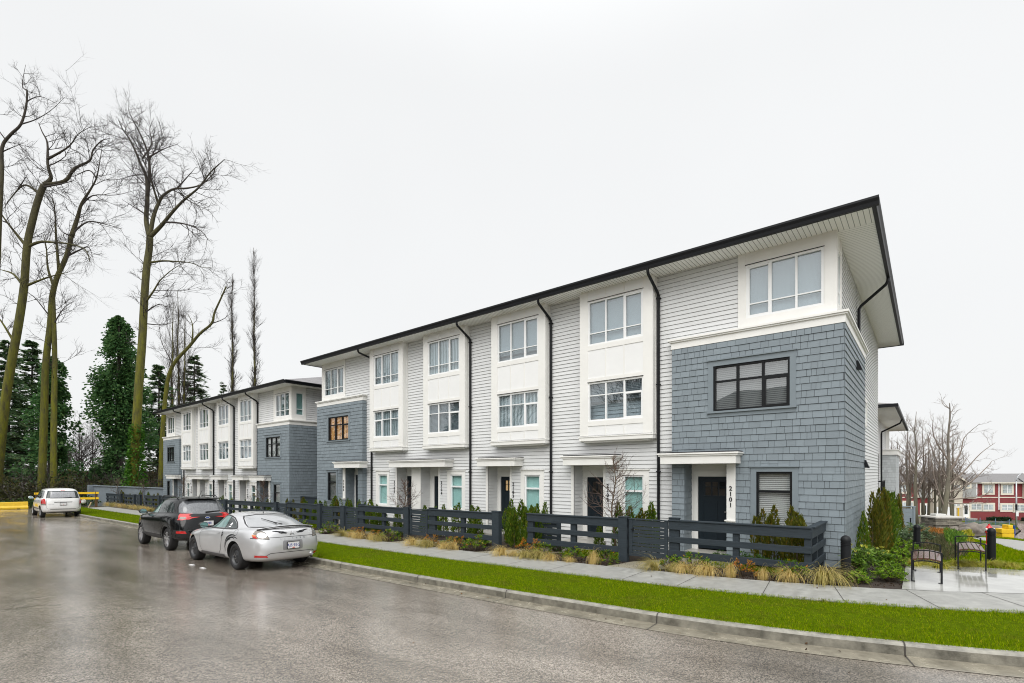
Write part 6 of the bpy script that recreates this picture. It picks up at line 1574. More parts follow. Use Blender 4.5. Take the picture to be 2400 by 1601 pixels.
# ---- conifers and the ivy covered tree
M_FIR = leafmat('fir needles', (.05, .115, .05), (.13, .21, .09), .8, (.20, .22, .08))
M_IVY = leafmat('ivy leaves', (.030, .095, .030), (.095, .20, .06), .6, (.16, .26, .09))
M_BARK = mat('dark bark', (.05, .042, .034), .9, var=.4, vscale=4)
def conifer(x, y, h, w, label, seed, z0=.12, n=300, per=46, loose=1.3):
    r = random.Random(seed); zb = GZ(x, y) - .4; P = empty('conifer', (x, y, zb), label, 'tree', 'dark conifers behind the street end'); F = MB(); B = MB()
    B.tube([(x, y, zb), (x + .1, y, zb + h * .5), (x, y + .05, zb + h)], [h * .014, h * .009, .03], 7)
    F2 = MB()
    for _ in range(n):
        t = z0 + (1 - z0) * r.random() ** .85; l = w / 2 * (1 - t) ** .75 * r.uniform(.35, 1.3) * (1 + .25 * math.sin(t * 40)) + .25; a = r.uniform(0, 6.283); dr = r.uniform(.05, .8)
        p0 = Vector((x, y, zb + h * t)); d = Vector((math.cos(a), math.sin(a), .12)); k = 4; pts = [p0]
        for i in range(k): pts.append(pts[-1] + Vector((d.x, d.y, d.z - dr * i / k * 1.2)) * l / k)
        F2.tube(pts, [.05, .04, .03, .02, .01], 3, cap=False)
        for i in range(per):
            s = r.uniform(.2, 1) * k; j = min(k - 1, int(s)); q = pts[j].lerp(pts[j + 1], s - j); side_ = Vector((-d.y, d.x, 0)) * r.choice((1, -1))
            F.leaf(q + rv(r, .12), d * .7 + side_ * r.uniform(.3, 1.) + Vector((0, 0, r.uniform(-.5, .1))), r.uniform(.10, .2), r.uniform(.35, .75) * (.5 + .5 * (1 - t)) * loose, Vector((r.gauss(0, .7), r.gauss(0, .7), 1)))
    F.build('foliage', M_FIR, P, recalc=False); B.build('trunk', M_BARK, P, smooth=True); F2.build('branches', M_BARK, P, recalc=False); return P
for i, (x, y, h, w, lab, n) in enumerate(((-87.8, 7.6, 20, 9.5, 'dark conifer behind the left edge trees, left of two', 290), (-91.1, 10.1, 21, 9.0, 'dark conifer behind the twin stemmed tree', 290), (-78, 5.2, 15, 8, 'lower dark conifer at the left edge of the photo', 190), (-86, 3.0, 18, 9, 'dark conifer cut by the left edge of the photo', 190), (-90.4, 28.9, 22.5, 11, 'conifer with drooping boughs above the far roof, right of the leaning tree', 290), (-84, 22.4, 19, 9, 'conifer between the ivy covered tree and the leaning tree', 290), (-94, 34.6, 19.4, 5, 'small conifer tip showing above the far roof beside the poplars', 90), (-80, 18.5, 15, 8, 'shorter conifer just right of the ivy covered tree', 120))):
    conifer(x, y, h, w, lab, 40 + i, .10, n)
def ivy_tree(x, y, h, w, label, seed, n):
    r = random.Random(seed); zb = GZ(x, y) - .3; P = empty('ivy_covered_tree', (x, y, zb), label, 'tree'); F = MB(); B = MB()
    B.tube([(x, y, zb), (x + .2, y, zb + h * .6), (x + .3, y, zb + h * .97)], [.55, .3, .05], 8)
    lob = [(r.random() ** .8, r.uniform(0, 6.28), r.choice((.5, .7, .85, 1., 1.15, 1.45))) for _ in range(75)]
    for _ in range(n):
        t, a, s = r.choice(lob); a += r.gauss(0, .30); t = min(1, max(0, t + r.gauss(0, .026))); rad = w / 2 * (1 - t) ** .48 * s * r.uniform(.35, 1.12) * (1 if t > .1 else 1.1)
        p = Vector((x + rad * math.cos(a), y + rad * math.sin(a), zb + h * t)); F.leaf(p, Vector((math.cos(a), math.sin(a), -.5)) + rv(r, .7), r.uniform(.16, .30), r.uniform(.2, .38))
    F.build('ivy', M_IVY, P, recalc=False); B.build('trunk', M_BARK, P); return P
ivy_tree(-72.1, 15.3, 21.5, 5.8, 'dense dark green ivy covered tree left of the tall mossy trunk', 1, 30000)
ivy_tree(-73.5, 9.8, 16, 4.6, 'narrow ivy covered stem right behind the twin stemmed tree', 2, 13000)
def small_bare(x, y, h, name, label, seed, m=None, n=16, group=None, w=.5, rt=.12, twigs=(7, 5), L=.45):
    r = random.Random(seed); zb = GZ(x, y) - .25; P = empty(name, (x, y, zb), label, 'tree', group); T = MB(); C = MB()
    lean = (r.uniform(-.06, .06), r.uniform(-.06, .06)); tr = [Vector((x + lean[0] * h * i / 6 + r.gauss(0, .01 * h), y + lean[1] * h * i / 6, zb + h * .92 * i / 6)) for i in range(7)]
    T.tube(tr, [rt * (1 - .9 * i / 6) for i in range(7)], 6)
    for _ in range(n):
        t = r.uniform(.22, .98); i = min(5, int(t * 6)); p = tr[i].lerp(tr[i + 1], t * 6 - i); a = r.uniform(0, 6.28)
        grow(C, r, p, Vector((math.cos(a) * w * 2, math.sin(a) * w * 2, 1)), h * L * (1.15 - t) * r.uniform(.6, 1.1), rt * .45 * (1.1 - t), 0, .5, .75, twigs)
    T.build('trunk', m or M_TWIG, P, smooth=True); C.build('crown', M_TWIGL if m else M_TWIG, P, recalc=False); return P
for i, (x, y, h, lab) in enumerate(((-98.1, 16, 13.5, 'left'), (-103.8, 18.6, 13, 'right'), (-101, 17, 11, 'middle'))): small_bare(x, y, h, 'bare_tree', 'distant bare tree in the gap beside the ivy covered tree, %s of three' % lab, 60 + i, None, 34, w=.6, rt=.16)
# street trees in the front gardens
YT = 'young_tree'
def young(x, y, h, label, seed, n=22):
    r = random.Random(seed); zb = GZ(x, y); P = empty(YT, (x, y, zb), label, 'tree', 'young bare trees in the front gardens'); T = MB(); C = MB()
    tr = [Vector((x + .05 * math.sin(i * 1.3) , y + .03 * math.cos(i), zb + h * .9 * i / 8)) for i in range(9)]; T.tube(tr, [.028 * (1 - .85 * i / 8) + .003 for i in range(9)], 6)
    for _ in range(n):
        t = r.uniform(.28, .99); i = min(7, int(t * 8)); p = tr[i].lerp(tr[i + 1], t * 8 - i); a = r.uniform(0, 6.28)
        grow(C, r, p, Vector((math.cos(a), math.sin(a), .55)), h * .46 * (1.2 - t) * r.uniform(.5, 1.1), .011, 0, .55, .7, (5, 3))
    T.build('trunk', mat('young bark', (.10, .07, .04), .8), P, smooth=True); C.build('crown', mat('reddish twigs', (.11, .072, .055), .8), P, recalc=False); return P
young(-6.6, 12.3, 3.05, 'small bare tree with curved trunk right of house number 2102', 1, 40)
young(-15.95, 12.5, 2.35, 'small bare tree in front of the white fin of the double canopy', 2, 34)
young(-28.7, 12.6, 2.4, 'small bare tree before the dark doorway at the right end of the far townhouses', 3, 34)
young(-41.6, 12.6, 2.7, 'small bare tree before the left half of the far townhouses', 4, 24)
young(-50.3, 12.3, 2.6, 'small bare tree before the grey wall, right one', 5, 24)
young(-57.5, 12.1, 2.6, 'small bare tree before the grey wall, left one', 6, 24)
# brush along the end of the street
def brush(name, spots, n, m, lab, seed, lw=.2, ll=.3):
    r = random.Random(seed); mb = MB()
    for _ in range(n):
        x, y, w, h = r.choice(spots); a = r.uniform(0, 6.28); q = math.sqrt(r.random()); z = r.random() ** .8 * math.sqrt(max(.02, 1 - q * q * .9))
        mb.leaf(Vector((x + q * w * math.cos(a), y + q * w * math.sin(a), GZ(x, y) - .1 + z * h)), rv(r) + Vector((0, 0, .3)), lw * r.uniform(.6, 1.3), ll * r.uniform(.6, 1.3))
    return tag(mb.build(name, m, recalc=False), lab, 'undergrowth', kind='stuff')
rb = random.Random(5)
spots = [(x, y + rb.uniform(-1, 1), rb.uniform(1.2, 2.6), rb.uniform(1.4, 3.6)) for x, y in [(-66 - rb.uniform(0, 8), yy) for yy in np.arange(-14, 30, .9)]]
brush('undergrowth', spots, 16000, leafmat('bramble', (.03, .038, .013), (.085, .088, .028), .7, (.12, .09, .04)), 'tangled brown green undergrowth behind the yellow barriers', 1)
spots = [(-60.5 - rb.uniform(0, 3), y, rb.uniform(.6, 1.3), rb.uniform(.5, 1.4)) for y in np.arange(-8, 11, .8)]
brush('undergrowth', spots, 6000, leafmat('green bramble', (.025, .05, .012), (.07, .12, .03), .6), 'low green brambles right behind the yellow barriers', 2, .13, .18)
spots = [(-68 - rb.uniform(0, 14), y, rb.uniform(1.5, 3), rb.uniform(2.5, 5.5)) for y in np.arange(13, 34, 1.)]
brush('undergrowth', spots, 12000, leafmat('brown thicket', (.030, .026, .014), (.075, .060, .030), .8, (.05, .075, .02)), 'brown thicket between the trunks behind the grey wall', 3, .12, .5)
st = MB(); rs = random.Random(9)
for _ in range(260):
    x, y = -63 - rs.uniform(0, 9), rs.uniform(-10, 22); z = GZ(x, y); p = Vector((x, y, z)); grow(st, rs, p, Vector((rs.gauss(0, .5), rs.gauss(0, .5), 1)), rs.uniform(1.6, 4.2), .025, 0, .2, .8, (4, 3))
tag(st.build('saplings', M_TWIG, recalc=False), 'thin bare saplings and stems in the undergrowth', 'undergrowth', kind='stuff')
# a far wood that closes the horizon on the left
brush('far_wood', [(x, y, rb.uniform(4, 8), rb.uniform(7, 13)) for x, y in [(-150 - rb.uniform(0, 30), yy) for yy in np.arange(-60, 90, 5.)]], 9000, leafmat('far wood', (.03, .035, .022), (.06, .065, .04), .9), 'far wood on the horizon behind the street end', 4, .8, 1.3)
# alders right of the houses
ra = random.Random(21); ALD = []
for i, (u, d, h) in enumerate(((2093, 58, 10.2), (2104, 61, 9.2), (2114, 57, 11), (2124, 55, 13), (2136, 60, 12), (2146, 54, 13.6), (2160, 58, 10.5), (2168, 55, 12.8), (2179, 57, 11), (2192, 55, 9.5), (2203, 53, 11.6), (2212, 54, 13), (2222, 53, 9.5), (2232, 54, 11.5))):
    k = (u - 1200) / 1168.1; x = -.6392 * d + .769 * k * d; y = .769 * d + .6392 * k * d
    if i < 4: ALD.append(small_bare(x, y, h, 'bare_alder', None, 80 + i, M_GBARK, 20, w=.40, rt=.155, twigs=(5, 3), L=.36)); o = ALD[-1]
    else: o = copy_tree(ALD[i % 4]); o.location = (x, y, GZ(x, y) - .25); o.rotation_euler = (0, 0, ra.uniform(0, 6)); s = h / (10.2, 9.2, 11, 13)[i % 4]; o.scale = (s, s, s)
    tag(o, ORD[i] + ' slender bare alder from the left in the clump beside the red townhouses', 'tree', 'bare alders beside the red townhouses')
k = (2215 - 1200) / 1168.1; d = 51; x, y = -.6392 * d + .769 * k * d, .769 * d + .6392 * k * d
P = empty('bare_alder', (x, y, GZ(x, y)), 'thickest bare alder of the clump, with long boughs sweeping to the right', 'tree'); T = MB(); C = MB(); r = random.Random(4); zb = GZ(x, y) - .2; b0 = Vector((x, y, zb))
tr = smooth3([b0 + RV * u + Vector((0, 0, z)) for u, z in ((-.3, 0), (0, 2.2), (.25, 4.2), (.35, 6.5), (.3, 9), (.5, 11.5), (.45, 12.8))]); T.tube(tr, [.26 * (1 - .88 * i / (len(tr) - 1)) for i in range(len(tr))], 8)
fan(C, r, tr[5:], [.1] * len(tr), 1.8, 1.7, (5, 3))
for pts in (((.25, 4.2), (1.8, 5.8), (3.3, 7.6), (4.6, 8.7)), ((.3, 3.6), (2.2, 4.6), (4.2, 6.2), (5.1, 6.9)), ((.2, 2.9), (1.8, 3.0), (3.6, 3.4), (5.0, 4.6)), ((.35, 5.6), (1.6, 7.6), (2.4, 9.3), (2.9, 10.6)), ((.3, 5), (-1, 7.2), (-1.6, 9.6)), ((.1, 2.6), (1.2, 2.5), (2.8, 2.5), (3.8, 2.8)), ((.3, 7), (-.9, 9.4), (-1.2, 11.4)), ((.0, 2), (-.9, 4.6), (-1.3, 7), (-1.2, 9.2))):
    q = smooth3([b0 + RV * u + FV * r.uniform(-.3, .3) * i + Vector((0, 0, z)) for i, (u, z) in enumerate(pts)]); rr_ = [.085 * (1 - .8 * i / (len(q) - 1)) for i in range(len(q))]; C.tube(q, rr_, 5); fan(C, r, q, rr_, 1.4, 1.5, (5, 3))
T.build('trunk', M_GBARK, P, smooth=True); C.build('crown', M_TWIGL, P, recalc=False)
# ------------------------------------------------------------ street furniture and far things on the right
def ground_at(u, d):
    k = (u - 1200) / 1168.1; x, y = -.6392 * d + .769 * k * d, .769 * d + .6392 * k * d; return x, y, GZ(x, y)
def bollard(x, y, label, s=1.):
    P = empty('bollard', (x, y, GZ(x, y)), label, 'bollard', 'black round bollards at the plaza'); z = GZ(x, y); mb = MB(); r = .088 * s; h = .92 * s
    mb.lathe([(r * .97, -.1), (r, 0), (r, h * .74)], 24, 'z', (x, y, z)); mb.build('post', M_BLACK, P, smooth=False)
    g = MB()
    for i in range(3): a = h * (.74 + .035 * i); g.lathe([(r * .86, a), (r * .86, a + h * .012), (r * 1.03, a + h * .012), (r * 1.03, a + h * .035)], 24, 'z', (x, y, z))
    g.build('louvre', M_BLACK, P)
    c = MB(); c.lathe([(r * 1.05, h * .845)] + [(r * 1.05 * math.cos(t), h * .85 + r * 1.05 * math.sin(t) * 1.1) for t in np.linspace(0, 1.5, 9)], 24, 'z', (x, y, z)); c.build('dome_cap', M_BLACK, P, smooth=True)
bollard(-1.23, 11.86, 'black domed bollard at the pavement edge beside the corner fence')
bollard(-.22, 19.6, 'black domed bollard behind the left bench'); bollard(1.33, 18.3, 'black domed bollard behind the right bench, beside the lawn')
M_SLAT = mat('wet brown bench slats', (.085, .030, .018), .3, var=.4, vscale=7, stretch=(8, 1, 8), coat=.12, rvar=.1)
def bench(x0, x1, y0, y1, label):
    z = GZ((x0 + x1) / 2, y0) + .006; P = empty('bench', ((x0 + x1) / 2, (y0 + y1) / 2, z), label, 'bench', 'black framed benches on the plaza')
    W_ = x1 - x0
    for y in (y0, y1):
        mb = MB()
        for x in (x0, x1):
            mb.box(x - .013, x + .013, y - .013, y + .013, z, z + .575); mb.box(x - .05 if x == x1 else x - .013, x + .05 if x == x0 else x + .013, y - .03, y + .03, z, z + .012)
        n = 8; arc = [(x0 + W_ * i / n, y, z + .575 + .035 * math.sin(math.pi * i / n)) for i in range(n + 1)]
        for a, b in zip(arc[:-1], arc[1:]): mb.bar(a, b, .028, .02)
        arc = [(x0 + W_ * i / n, y, z + .375 + .035 * math.sin(math.pi * i / n)) for i in range(n + 1)]
        for a, b in zip(arc[:-1], arc[1:]): mb.bar(a, b, .026, .02)
        mb.build('end_frame', M_BLACK, P)
    mb = MB(); k = 5; w = W_ / k
    for i in range(k):
        c = x0 + w * (i + .5); zz = z + .40 + .035 * math.sin(math.pi * (i + .5) / k); t = .035 * math.cos(math.pi * (i + .5) / k) * math.pi / W_ * w * .4
        a, b = c - w * .42, c + w * .42
        s = MB(); s.hexa([(a, y0 + .0, zz - t), (b, y0 + .0, zz + t), (b, y1, zz + t), (a, y1, zz - t), (a, y0, zz - t + .03), (b, y0, zz + t + .03), (b, y1, zz + t + .03), (a, y1, zz - t + .03)]); s.build('slat', M_SLAT, P, bevel=.004)
bench(-.215, .225, 12.35, 13.75, 'left wood slatted bench with black frame, nearest the pavement')
bench(.54, .985, 14.75, 16.1, 'right wood slatted bench with black frame, farther back on the plaza')
# hydrant
x, y, z = ground_at(2318, 20); P = empty('fire_hydrant', (x, y, z), 'red fire hydrant showing above the right bollard', 'hydrant'); M_HYD = mat('red hydrant paint', (.62, .015, .02), .3, coat=.5)
mb = MB(); mb.lathe([(.13, -.05), (.13, .06), (.09, .08), (.09, .5), (.125, .52), (.125, .58), (.105, .6), (.11, .72), (.06, .8), (.035, .82), (.035, .88)], 20, 'z', (x, y, z)); mb.build('barrel', M_HYD, P, smooth=False)
mb = MB(); mb.tube([Vector((x, y, z + .66)) - RV * .17, Vector((x, y, z + .66)) + RV * .2], .055, 10); mb.build('nozzle', mat('pale nozzle cap', (.6, .58, .56), .4), P)
mb = MB(); mb.tube([Vector((x, y, z + .62)) - FV * .16, Vector((x, y, z + .62)) + FV * .1], .07, 10); mb.build('pumper_nozzle', M_HYD, P)
# stacked yellow blocks
x, y, z = ground_at(2355, 28.6); P = empty('kerb_block_stack', (x, y, z), 'stack of yellow concrete blocks with blue end beside the path at the right', 'barrier'); M_YEL = mat('yellow painted concrete', (.72, .46, .012), .5, var=.12, vscale=4)
def rbox(mb, c, u0, u1, f0, f1, z0, z1):
    C = Vector(c); mb.hexa([tuple(C + RV * a + FV * b + Vector((0, 0, h))) for h in (z0, z1) for a, b in ((u0, f0), (u1, f0), (u1, f1), (u0, f1))])
for u0, u1, z0, z1 in ((-.33, .36, -.05, .24), (-.37, .35, .255, .50), (.02, .28, .505, .72)):
    mb = MB(); rbox(mb, (x, y, z), u0, u1, -.2, .2, z0, z1); mb.build('block', M_YEL, P, bevel=.025)
mb = MB(); rbox(mb, (x, y, z), .361, .40, -.2, .25, -.05, .70); mb.build('blue_end', mat('blue plastic', (.02, .09, .38), .4), P)
# stone pillar with cap
x, y, z = ground_at(2205, 34.6); P = empty('stone_pillar', (x, y, z), 'low stacked stone pillar with pale cap slab and a lamp box on it', 'pillar'); rs = random.Random(3)
M_STN = mat('stacked ledge stone', (.20, .185, .15), .8, island=.45, var=.3, vscale=5, bump=.6, bscale=14)
mb = MB(); zz = -.3
while zz < .98:
    hh = rs.choice((.09, .11, .14, .16))
    for (u0, u1, f0, f1, ax) in ((-.9, .9, -.62, -.42, 'u'), (.7, .9, -.42, .6, 'f'), (-.9, -.7, -.42, .6, 'f')):
        a, b = (u0, u1) if ax == 'u' else (f0, f1); q = a
        while q < b - .02:
            w = min(b - q, rs.uniform(.16, .5)); j = rs.uniform(0, .035)
            if ax == 'u': rbox(mb, (x, y, z), q + .004, q + w - .004, f0 - j, f1, zz, zz + hh - .008)
            else: rbox(mb, (x, y, z), u0 - (j if u0 < 0 else 0), u1 + (j if u0 > 0 else 0), q + .004, q + w - .004, zz, zz + hh - .008)
            q += w
    zz += hh
mb.build('stonework', M_STN, P); mb = MB(); rbox(mb, (x, y, z), -.72, .72, -.45, .6, -.3, zz); mb.build('core', mat('mortar', (.06, .055, .05), .9), P)
mb = MB(); rbox(mb, (x, y, z), -.94, .94, -.70, .65, .52, .60); mb.build('string_course', M_STN, P)
mb = MB(); rbox(mb, (x, y, z), -1.0, 1.0, -.75, .72, zz, zz + .11); mb.build('cap_slab', mat('pale cap stone', (.55, .53, .49), .5, var=.1), P, bevel=.015)
mb = MB(); rbox(mb, (x, y, z), -.5, .22, -.2, .3, zz + .11, zz + .26); mb.build('lamp_box', mat('pale lamp box', (.6, .6, .58), .5), P, bevel=.02)
# boulders
M_BOUL = mat('grey boulder', (.20, .175, .15), .85, var=.35, vscale=3, bump=.7, bscale=9)
def boulder(u, d, w, h, label, seed):
    x, y, z = ground_at(u, d); bm = bmesh.new(); bmesh.ops.create_icosphere(bm, subdivisions=3, radius=1); rr = random.Random(seed)
    from mathutils import noise as nz
    for v in bm.verts:
        k = 1 + .32 * nz.noise(v.co * 1.1 + Vector((seed * 3, 0, 0))) + .12 * nz.noise(v.co * 3 + Vector((seed, 1, 0))); v.co = Vector((v.co.x * w * k, v.co.y * w * .8 * k, v.co.z * h * k))
    me = bpy.data.meshes.new('boulder'); bm.to_mesh(me); bm.free(); me.polygons.foreach_set('use_smooth', [True] * len(me.polygons)); me.materials.append(M_BOUL)
    o = bpy.data.objects.new('boulder', me); COL.objects.link(o); o.location = (x, y, z + h * .35); o.rotation_euler = (0, 0, seed); tag(o, label, 'boulder', 'boulders edging the mulch')
for i, (u, d, w, h, lab) in enumerate(((2238, 33.5, .42, .32, 'smallest boulder, touching the stone pillar'), (2262, 31, .42, .35, 'rounded pale boulder, second from the stone pillar'), (2276, 33, .62, .52, 'large boulder in the middle of the boulder row'), (2303, 33.5, .62, .48, 'boulder just left of the hydrant'), (2325, 34, .5, .42, 'boulder behind the hydrant'), (2337, 34.6, .45, .4, 'boulder between the hydrant and the yellow blocks'))): boulder(u, d, w, h, lab, i + 1)
# blue snow fence and its stakes
a = Vector(ground_at(2263, 63)); b = Vector(ground_at(2366, 57.5)); P = empty('safety_fence', tuple(a), 'sagging blue plastic safety fence across the mulch', 'fence'); mb = MB(); n = 60; rs = random.Random(8)
M_BLUE = mat('faded blue fence', (.02, .14, .48), .5, var=.7, vscale=1.4, var2=(.30, .45, .62))
for i in range(n):
    for j in range(4):
        t0, t1 = i / n, (i + .72) / n; p, q = a.lerp(b, t0), a.lerp(b, t1); hz = lambda t: .75 - .30 * math.sin(math.pi * t) + .05 * math.sin(t * 40)
        p.z = GZ(p.x, p.y); q.z = GZ(q.x, q.y); h0, h1 = hz(t0), hz(t1)
        mb.quad(tuple(p + Vector((0, 0, h0 * j / 4))), tuple(q + Vector((0, 0, h1 * j / 4))), tuple(q + Vector((0, 0, h1 * (j + .74) / 4))), tuple(p + Vector((0, 0, h0 * (j + .74) / 4))))
mb.build('mesh', M_BLUE, P)
for t in (0, .35, .7, 1.):
    p = a.lerp(b, t); p.z = GZ(p.x, p.y); k = MB(); k.tube([p - Vector((0, 0, .1)), p + Vector((0, 0, .85))], .03, 6); k.build('stake', M_BLUE, P)
# yellow bollard pipe near the red houses, grey fence, slim black posts
x, y, z = ground_at(2246, 62); P = empty('marker_post', (x, y, z), 'thin yellow marker post with a side arm before the red townhouses', 'post'); mb = MB(); mb.tube([(x, y, z - .2), (x, y, z + 2.0)], .09, 8); mb.build('post', M_YEL, P); mb = MB(); v = Vector((x, y, z + .5)); mb.tube([v, v - RV * .8 + Vector((0, 0, .5))], .06, 6); mb.build('arm', M_YEL, P)
x, y, z = ground_at(2136, 43); P = empty('board_fence', (x, y, z), 'grey horizontal board fence behind the tall arborvitae, left of the stone pillar', 'fence')
M_GB = mat('grey board fence', (.21, .255, .285), .6, var=.06)
for i in range(5): mb = MB(); rbox(mb, (x, y, z), -2.2, .12, -.02, .02, -.15 + i * .36, -.15 + i * .36 + .35); mb.build('board', M_GB, P)
for u in (-2.0, .2): mb = MB(); rbox(mb, (x, y, z), u - .09, u + .09, -.07, .07, -.3, 1.78); mb.build('post', M_GB, P)
mb = MB(); rbox(mb, (x, y, z), -2.25, .32, -.1, .1, 1.78, 1.84); mb.build('cap_rail', M_GB, P)
for u, d, lab in ((2134, 40, 'short slim black post before the grey board fence'), (2162, 41, 'slim black post left of the stone pillar')):
    x, y, z = ground_at(u, d); mb = MB(); mb.box(x - .045, x + .045, y - .045, y + .045, z - .1, z + .82); mb.box(x - .06, x + .06, y - .06, y + .06, z + .82, z + .86); o = mb.build('marker_post', M_BLACK); tag(o, lab, 'post')
# street lamp
x, y, z = ground_at(2382, 52); P = empty('street_lamp', (x, y, z), 'grey steel street lamp with a short curved arm at the right edge', 'street lamp'); M_GALV = mat('galvanised steel', (.42, .44, .46), .4, metal=.6)
mb = MB(); mb.tube([(x, y, z - .1), (x, y, z + 2.5), (x, y, z + 4.9)], [.085, .075, .055], 10); pts = [Vector((x, y, z + 4.9)) + RV * (.75 * (1 - math.cos(t))) + Vector((0, 0, .8 * math.sin(t))) for t in np.linspace(0, 1.45, 7)]; mb.tube(pts, .045, 8); mb.build('pole', M_GALV, P, smooth=True)
e = pts[-1]; mb = MB(); rbox(mb, tuple(e), -.05, .62, -.12, .12, -.05, .09); mb.build('lamp_head', mat('pale lamp head', (.7, .7, .7), .4), P, bevel=.03)
mb = MB(); rbox(mb, (x, y, z), -.13, .13, -.11, -.09, 1.25, 1.75); mb.build('notice', M_PLATE, P); mb = MB(); mb.tube([(x, y, z + 1.9), (x, y, z + 2.5)], .088, 10); mb.build('band', M_BLACK, P)
# litter
for u, v_, lab in ((-14.98, 5.0, 'scrap of white paper on the road, nearer the camera'), (-15.8, 5.0, 'scrap of white paper on the road, left one beside the coupe')):
    z = road_z(u, v_); mb = MB(); mb.hexa([(u - .11, v_ - .05, z + .004), (u + .11, v_ - .03, z + .004), (u + .1, v_ + .05, z + .004), (u - .1, v_ + .03, z + .004), (u - .11, v_ - .05, z + .010), (u + .11, v_ - .03, z + .02), (u + .1, v_ + .05, z + .012), (u - .1, v_ + .03, z + .016)]); tag(mb.build('paper_scrap', M_PLATE), lab, 'litter')
o = MB(); pp = at_k(-27.5, -.18); o.lathe([(.02, 0), (.09, .03), (.10, .09), (.05, .14), (.01, .15)], 12, 'z', (pp[0], pp[1], GZ(*pp) - .145)); tag(o.build('crumpled_bag', M_PLATE, smooth=True), 'crumpled white bag in the gutter left of the black car', 'litter')
# tiny white marker stakes in the beds
# yellow road end barriers and guard rail
P0 = []
def jersey(y0, y1, label):
    x = -58.8 + .25 * (6 - (y0 + y1) / 2) * -1; z = GZ(-59, y0) - .15; P = empty('concrete_barrier', (x, (y0 + y1) / 2, z), label, 'barrier', 'yellow concrete barriers closing the street'); mb = MB(); prof = [(-.28, .0), (-.28, .16), (-.17, .30), (-.11, .62), (.11, .62), (.17, .30), (.28, .16), (.28, 0)]
    n = len(prof); sh = lambda y: x - .25 * (y - (y0 + y1) / 2) * -1
    mb.add([(sh(yy) + a, yy, z + b) for yy in (y0 + .02, y1 - .02) for a, b in prof], [(i, (i + 1) % n, n + (i + 1) % n, n + i) for i in range(n)] + [tuple(range(n))[::-1], tuple(range(n, 2 * n))]); mb.build('body', M_YEL, P, bevel=.03)
    k = MB()
    for f in (.22, .78): yy = lerp(y0, y1, f); k.box(sh(yy) + .265, sh(yy) + .285, yy - .16, yy + .16, z + .0, z + .07)
    k.build('lifting_slot', M_WELL, P)
jersey(3.9, 6.3, 'yellow concrete barrier beside the white minivan'); jersey(1.4, 3.85, 'yellow concrete barrier cut by the left edge of the photo')
a = Vector((-54.6, 6.2, 0)); b = Vector((-52.6, 9.85, 0)); P = empty('guard_rail', (-52.6, 9.8, GZ(-52.6, 9.8)), 'yellow two rail wooden barrier fence between the white minivan and the grey wall', 'barrier')
M_YR = mat('bright yellow rail paint', (.80, .50, .01), .45)
for z0 in (.27, -.17): mb = MB(); p, q = a.copy(), b.copy(); p.z = q.z = z0 + .08; mb.bar(p, q, .06, .16); mb.build('rail', M_YR, P)
for t in (.04, .96): p = a.lerp(b, t); k = MB(); k.box(p.x - .1 - .09, p.x + .1 - .09, p.y - .08, p.y + .08, -1.1, .46); k.build('post', mat('brown timber post', (.10, .055, .02), .8), P)
mb = MB(); mb.tube([(-52.9, 9.2, -.95), (-52.8, 9.4, -.40)], .05, 6); tag(mb.build('wooden_stake', mat('raw wood', (.55, .42, .25), .8)), 'pale wooden stake leaning beside the brown timber post', 'stake')
mb = MB(); mb.lathe([(.02, 0), (.16, .08), (.18, .25), (.06, .4)], 10, 'z', (-53.3, 9.0, -.55)); tag(mb.build('white_sack', M_PLATE, smooth=True), 'white sack hanging below the yellow guard rail', 'litter')
# low pale roofed building far behind the trees
P = empty('bungalow', (-112, 22, -1.2), 'low building with pale grey roof far behind the ivy covered trees', 'building')
mb = MB(); mb.box(-116, -108, 5, 34, -1.4, 2.3); mb.build('wall', mat('dull wall', (.18, .17, .15), .8), P); mb = MB(); mb.hexa([(-116.6, 4.5, 2.3), (-107.2, 4.5, 2.3), (-107.2, 34.5, 2.3), (-116.6, 34.5, 2.3), (-112.2, 5.5, 3.9), (-111.8, 5.5, 3.9), (-111.8, 33.5, 3.9), (-112.2, 33.5, 3.9)]); mb.build('roof', mat('pale metal roof', (.5, .5, .5), .5), P)
for yy in (8, 13, 18, 23, 28): k = MB(); k.box(-108.0, -107.95, yy, yy + 1.6, .2, 1.5); k.build('window', M_CGLASS, P)
# ------------------------------------------------------------ red row houses across the side street
D0 = 90.; c0 = Vector(((-.6392 * D0), .769 * D0, 0))
def HP(a, b, f=0.):      # a, b: facade coordinates read off the photograph at 95.4 units a metre
    u = (2080 + a / 7.347 - 1200) * D0 / 1168.1; z = 2 - (1060 + b / 7.347 - 1108.5) * D0 / 1168.1
    p = c0 + RV * u - FV * f; return (p.x, p.y, z)
g0 = HP(1200, 1160); RH = empty('red_row_house', g0, 'red and cream two storey row houses with grey roofs at the right edge', 'row houses')
def hbox(mb, a0, a1, b0, b1, f0, f1): mb.hexa([HP(a, b, f) for b in (b1, b0) for a, f in ((a0, f1), (a1, f1), (a1, f0), (a0, f0))])
M_REDS = mat('red siding', (.21, .030, .032), .6, var=.1, vscale=1); M_CREAM = mat('cream siding', (.50, .46, .38), .6, var=.06); M_GSID = mat('grey siding', (.36, .37, .36), .6); M_CTRIM = mat('cream trim', (.70, .66, .56), .5); M_HROOF = mat('grey house roof', (.19, .185, .185), .8, var=.2, vscale=6)
def sid(col, name, a0, a1, b0, b1, f=0., step=14):
    mb = MB(); b = b1
    while b > b0 + 1: e = max(b0, b - step); mb.add([HP(a0, b, f + .03), HP(a1, b, f + .03), HP(a1, e, f + .004), HP(a0, e, f + .004), HP(a0, b, f - .2), HP(a1, b, f - .2)], [(0, 1, 2, 3), (4, 5, 1, 0)]); b = e
    mb.build(name, col, RH)
